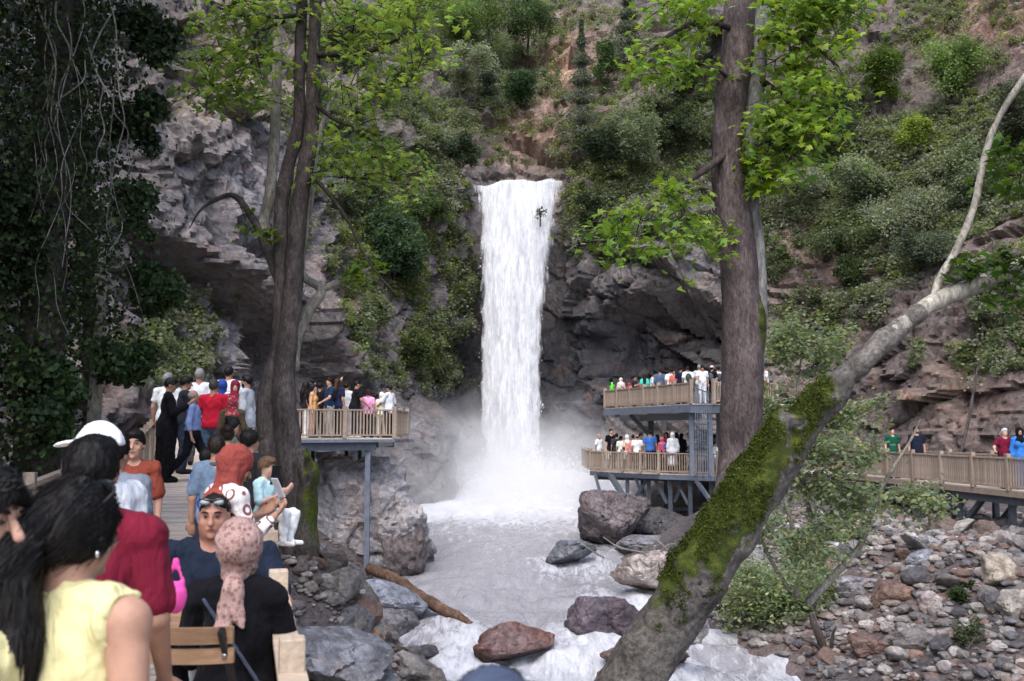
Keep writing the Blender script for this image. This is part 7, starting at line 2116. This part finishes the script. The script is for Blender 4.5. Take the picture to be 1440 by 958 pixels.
pw(882, 611, 45.8, PI - .3, 'woman in a white headscarf and coral top on the lower deck', top=(.62, .27, .22), skirt=((.3, .15, .13), .2), sex='f', hijab=(.72, .72, .74), sleeve=1.7)
pw(890, 611, 46.4, PI, 'man in a dark brown shirt behind the coral top', top=(.05, .03, .03), pants=BK)
pw(896, 611, 45.2, PI + .2, 'bald man in a white T-shirt with his back turned on the lower deck', top=(.72, .73, .75), pants=(.02, .02, .025), hair='fringe', hairc=BLK, fat=1.2)
pw(901, 609, 46.2, PI / 2, 'dark haired man in dark grey just right of the bald man', top=(.05, .05, .06), pants=BK)
pw(914, 605, 44.6, PI, 'big man in a royal blue T-shirt with his back turned on the lower deck', top=(.045, .13, .38), pants=BK, fat=1.32)
pw(924, 611, 46.0, PI, 'person in dark maroon behind the blue T-shirt', top=(.12, .015, .03), pants=BK, sex='f', hair='long')
pw(931, 614, 44.2, PI - .7, 'woman in a pink headscarf and dark skirt on the lower deck', top=(.52, .10, .17), skirt=(BK, .1), sex='f', hijab=(.60, .15, .22), sleeve=1.7)
pw(937, 608, 45.2, -.5, 'dark haired woman in a crimson blouse on the lower deck', top=(.32, .02, .06), pants=BK, sex='f', hair='long')
pw(941, 622, 44.0, PI, 'person in a bright blue jacket partly hidden by the long white dress', top=(.05, .12, .45), pants=NVY, H=1.5)
pw(946, 611, 43.2, PI - .15, 'woman in a long white dress and white headscarf against the lower rail', top=(.66, .67, .68), skirt=((.62, .63, .65), .32), sex='f', hijab=(.72, .73, .74), sleeve=1.8, fat=1.08, H=1.78)
pw(951, 608, 44.6, PI + .3, 'dark haired woman in black beside the white headscarf', top=(.015, .014, .018), pants=BK, sex='f', hair='long', arms=('up', 'down'))
pw(958, 609, 44.6, PI + .1, 'woman in a full black abaya and black headscarf on the lower deck', top=BK, skirt=(BK, .05), sex='f', hijab=BK, sleeve=1.9)
pw(1004, 620, 42.6, PI / 2 + .6, 'boy in white T-shirt and blue patterned shorts beside the trunk on the lower deck', top=(.74, .75, .76), pants=(.3, .38, .52), shorts=True, child=True)

# -- right walkway
person(1254, 601, 34.9, .15, 'man in a dark green polo on the right walkway', z0=.02, top=(.008, .075, .05), pants=(.02, .02, .024), skinc=SK3, hairc=BLK)
person(1288, 599, 33.6, .1, 'bearded man in a navy black shirt on the right walkway', z0=.02, top=(.012, .016, .03), pants=(.012, .014, .02), skinc=SK1, hairc=DKB, beard=BLK, fat=1.15)
person(1412, 602, 28.9, .05, 'white haired man in a maroon polo leaning on the walkway rail', z0=.02, top=(.13, .010, .03), pants=(.03, .03, .04), skinc=SK3, hairc=(.5, .5, .5), fat=1.3, arms=('down', 'out'), collar=(.13, .01, .03))
person(1433, 600, 28.6, -.15, 'woman in a blue dress and black headscarf beside the maroon polo', z0=.02, top=(.04, .17, .50), skirt=((.04, .17, .5), .1), sex='f', hijab=BK, skinc=SK1, sleeve=1.8)
# child in a cap right below the camera
person(694, 934, 1.75, PI, 'child in a navy cap with a pale grey crown at the bottom picture edge', z0=0.0, top=(.1, .12, .18), pants=NVY, child=True, cap=(.06, .075, .12), vox=.0085)

# ------------------------------------------------------------------ table, chair, bag
tz = .80
tbl = empty('table', (-1.62, 5.1, .09)); tag(tbl, 'small slatted wooden cafe table between the seated couple', 'table')
mb = MB()
for k in range(7): mb.box((-.02, -.33 + k * .11, tz - .10), (.66, .10, .028), None, g3(random.uniform(.85, 1.15)))
mb.build('tabletop', M_CHAIRW, tbl)
for sx_ in (-.28, .28):
    mb = MB(); mb.bar((sx_, -.28, 0), (sx_, .28, tz - .12), .03, .03); mb.build('leg', M_BLACK, tbl)
    mb = MB(); mb.bar((sx_, .28, 0), (sx_, -.28, tz - .12), .026, .03, (1, 0, 0)); mb.build('leg', M_BLACK, tbl)
def folding_chair(loc, rot, label):
    ch = empty('folding_chair', loc, rot); tag(ch, label, 'chair')
    for z_, hh_ in ((.872, .066), (.79, .06)):
        xs = np.linspace(-.235, .235, 13); yb = .235 - .055 * (1 - (xs / .235) ** 2) * -1 + (z_ - .8) * .12
        pts = np.stack([xs, yb, np.full(13, z_)], 1)
        V = []; 
        for p in pts:
            for dy, dz_ in ((-.009, -hh_ / 2), (.009, -hh_ / 2), (.009, hh_ / 2), (-.009, hh_ / 2)): V.append(p + (0, dy, dz_))
        V = np.array(V); i = np.arange(12)[:, None] * 4; j = np.arange(4)[None]; j2 = (j + 1) % 4
        F = np.stack([i + j, i + 4 + j, i + 4 + j2, i + j2], -1).reshape(-1, 4); F = np.concatenate([F, [(0, 1, 2, 3), (51, 50, 49, 48)]])
        obj('back_slat', V, F, M_CHAIRW, ch, False, np.ones((len(V), 3)))
    mb = MB()
    for k in range(5): mb.box((0, -.2 + k * .09, .455), (.42, .075, .022))
    mb.build('seat', M_CHAIRW, ch)
    for sx_ in (-.205, .205):
        mb = MB(); mb.bar((sx_, .30, .90), (sx_, -.24, 0.0), .02, .035); mb.build('leg', M_BLACK, ch)
        mb = MB(); mb.bar((sx_ * .93, -.20, .45), (sx_ * .93, .30, 0.0), .02, .03); mb.build('leg', M_BLACK, ch)
        for z_ in (.872, .79):
            mobj('bolt', box_ball(mat_plain('bolt_metal', (.4, .4, .4), .3, 1)), ch, (sx_, .262 + (z_ - .8) * .12, z_), (0, 0, 0), (.012, .008, .012))
folding_chair((-1.33, 4.36, .06), PI - .10, 'folding wooden slat chair under the woman in the black abaya')
folding_chair((-1.62, 5.55, .12), .1, 'folding chair under the seated man in navy, mostly hidden')
bg_ = Field((-.12, -.12, -.14), (.12, .12, .2), .008)
bg_.add(('el', (0, 0, 0), (.048, .035, .062)), 0); bg_.add(('rc', (-.03, 0, .06), (.0, 0, .14), .008, .008), .02); bg_.add(('rc', (.0, 0, .14), (.03, 0, .06), .008, .008), .02)
V, F = bg_.mesh(); o = obj('bag', V + vnormals(V, F) * (.012 * fbm(V * 9, 3, 3))[:, None], F, cloth((.85, .10, .40)), loc=P(246, 840, 3.9)); tag(o, 'bright pink bag hanging beside the man in the maroon polo', 'bag')
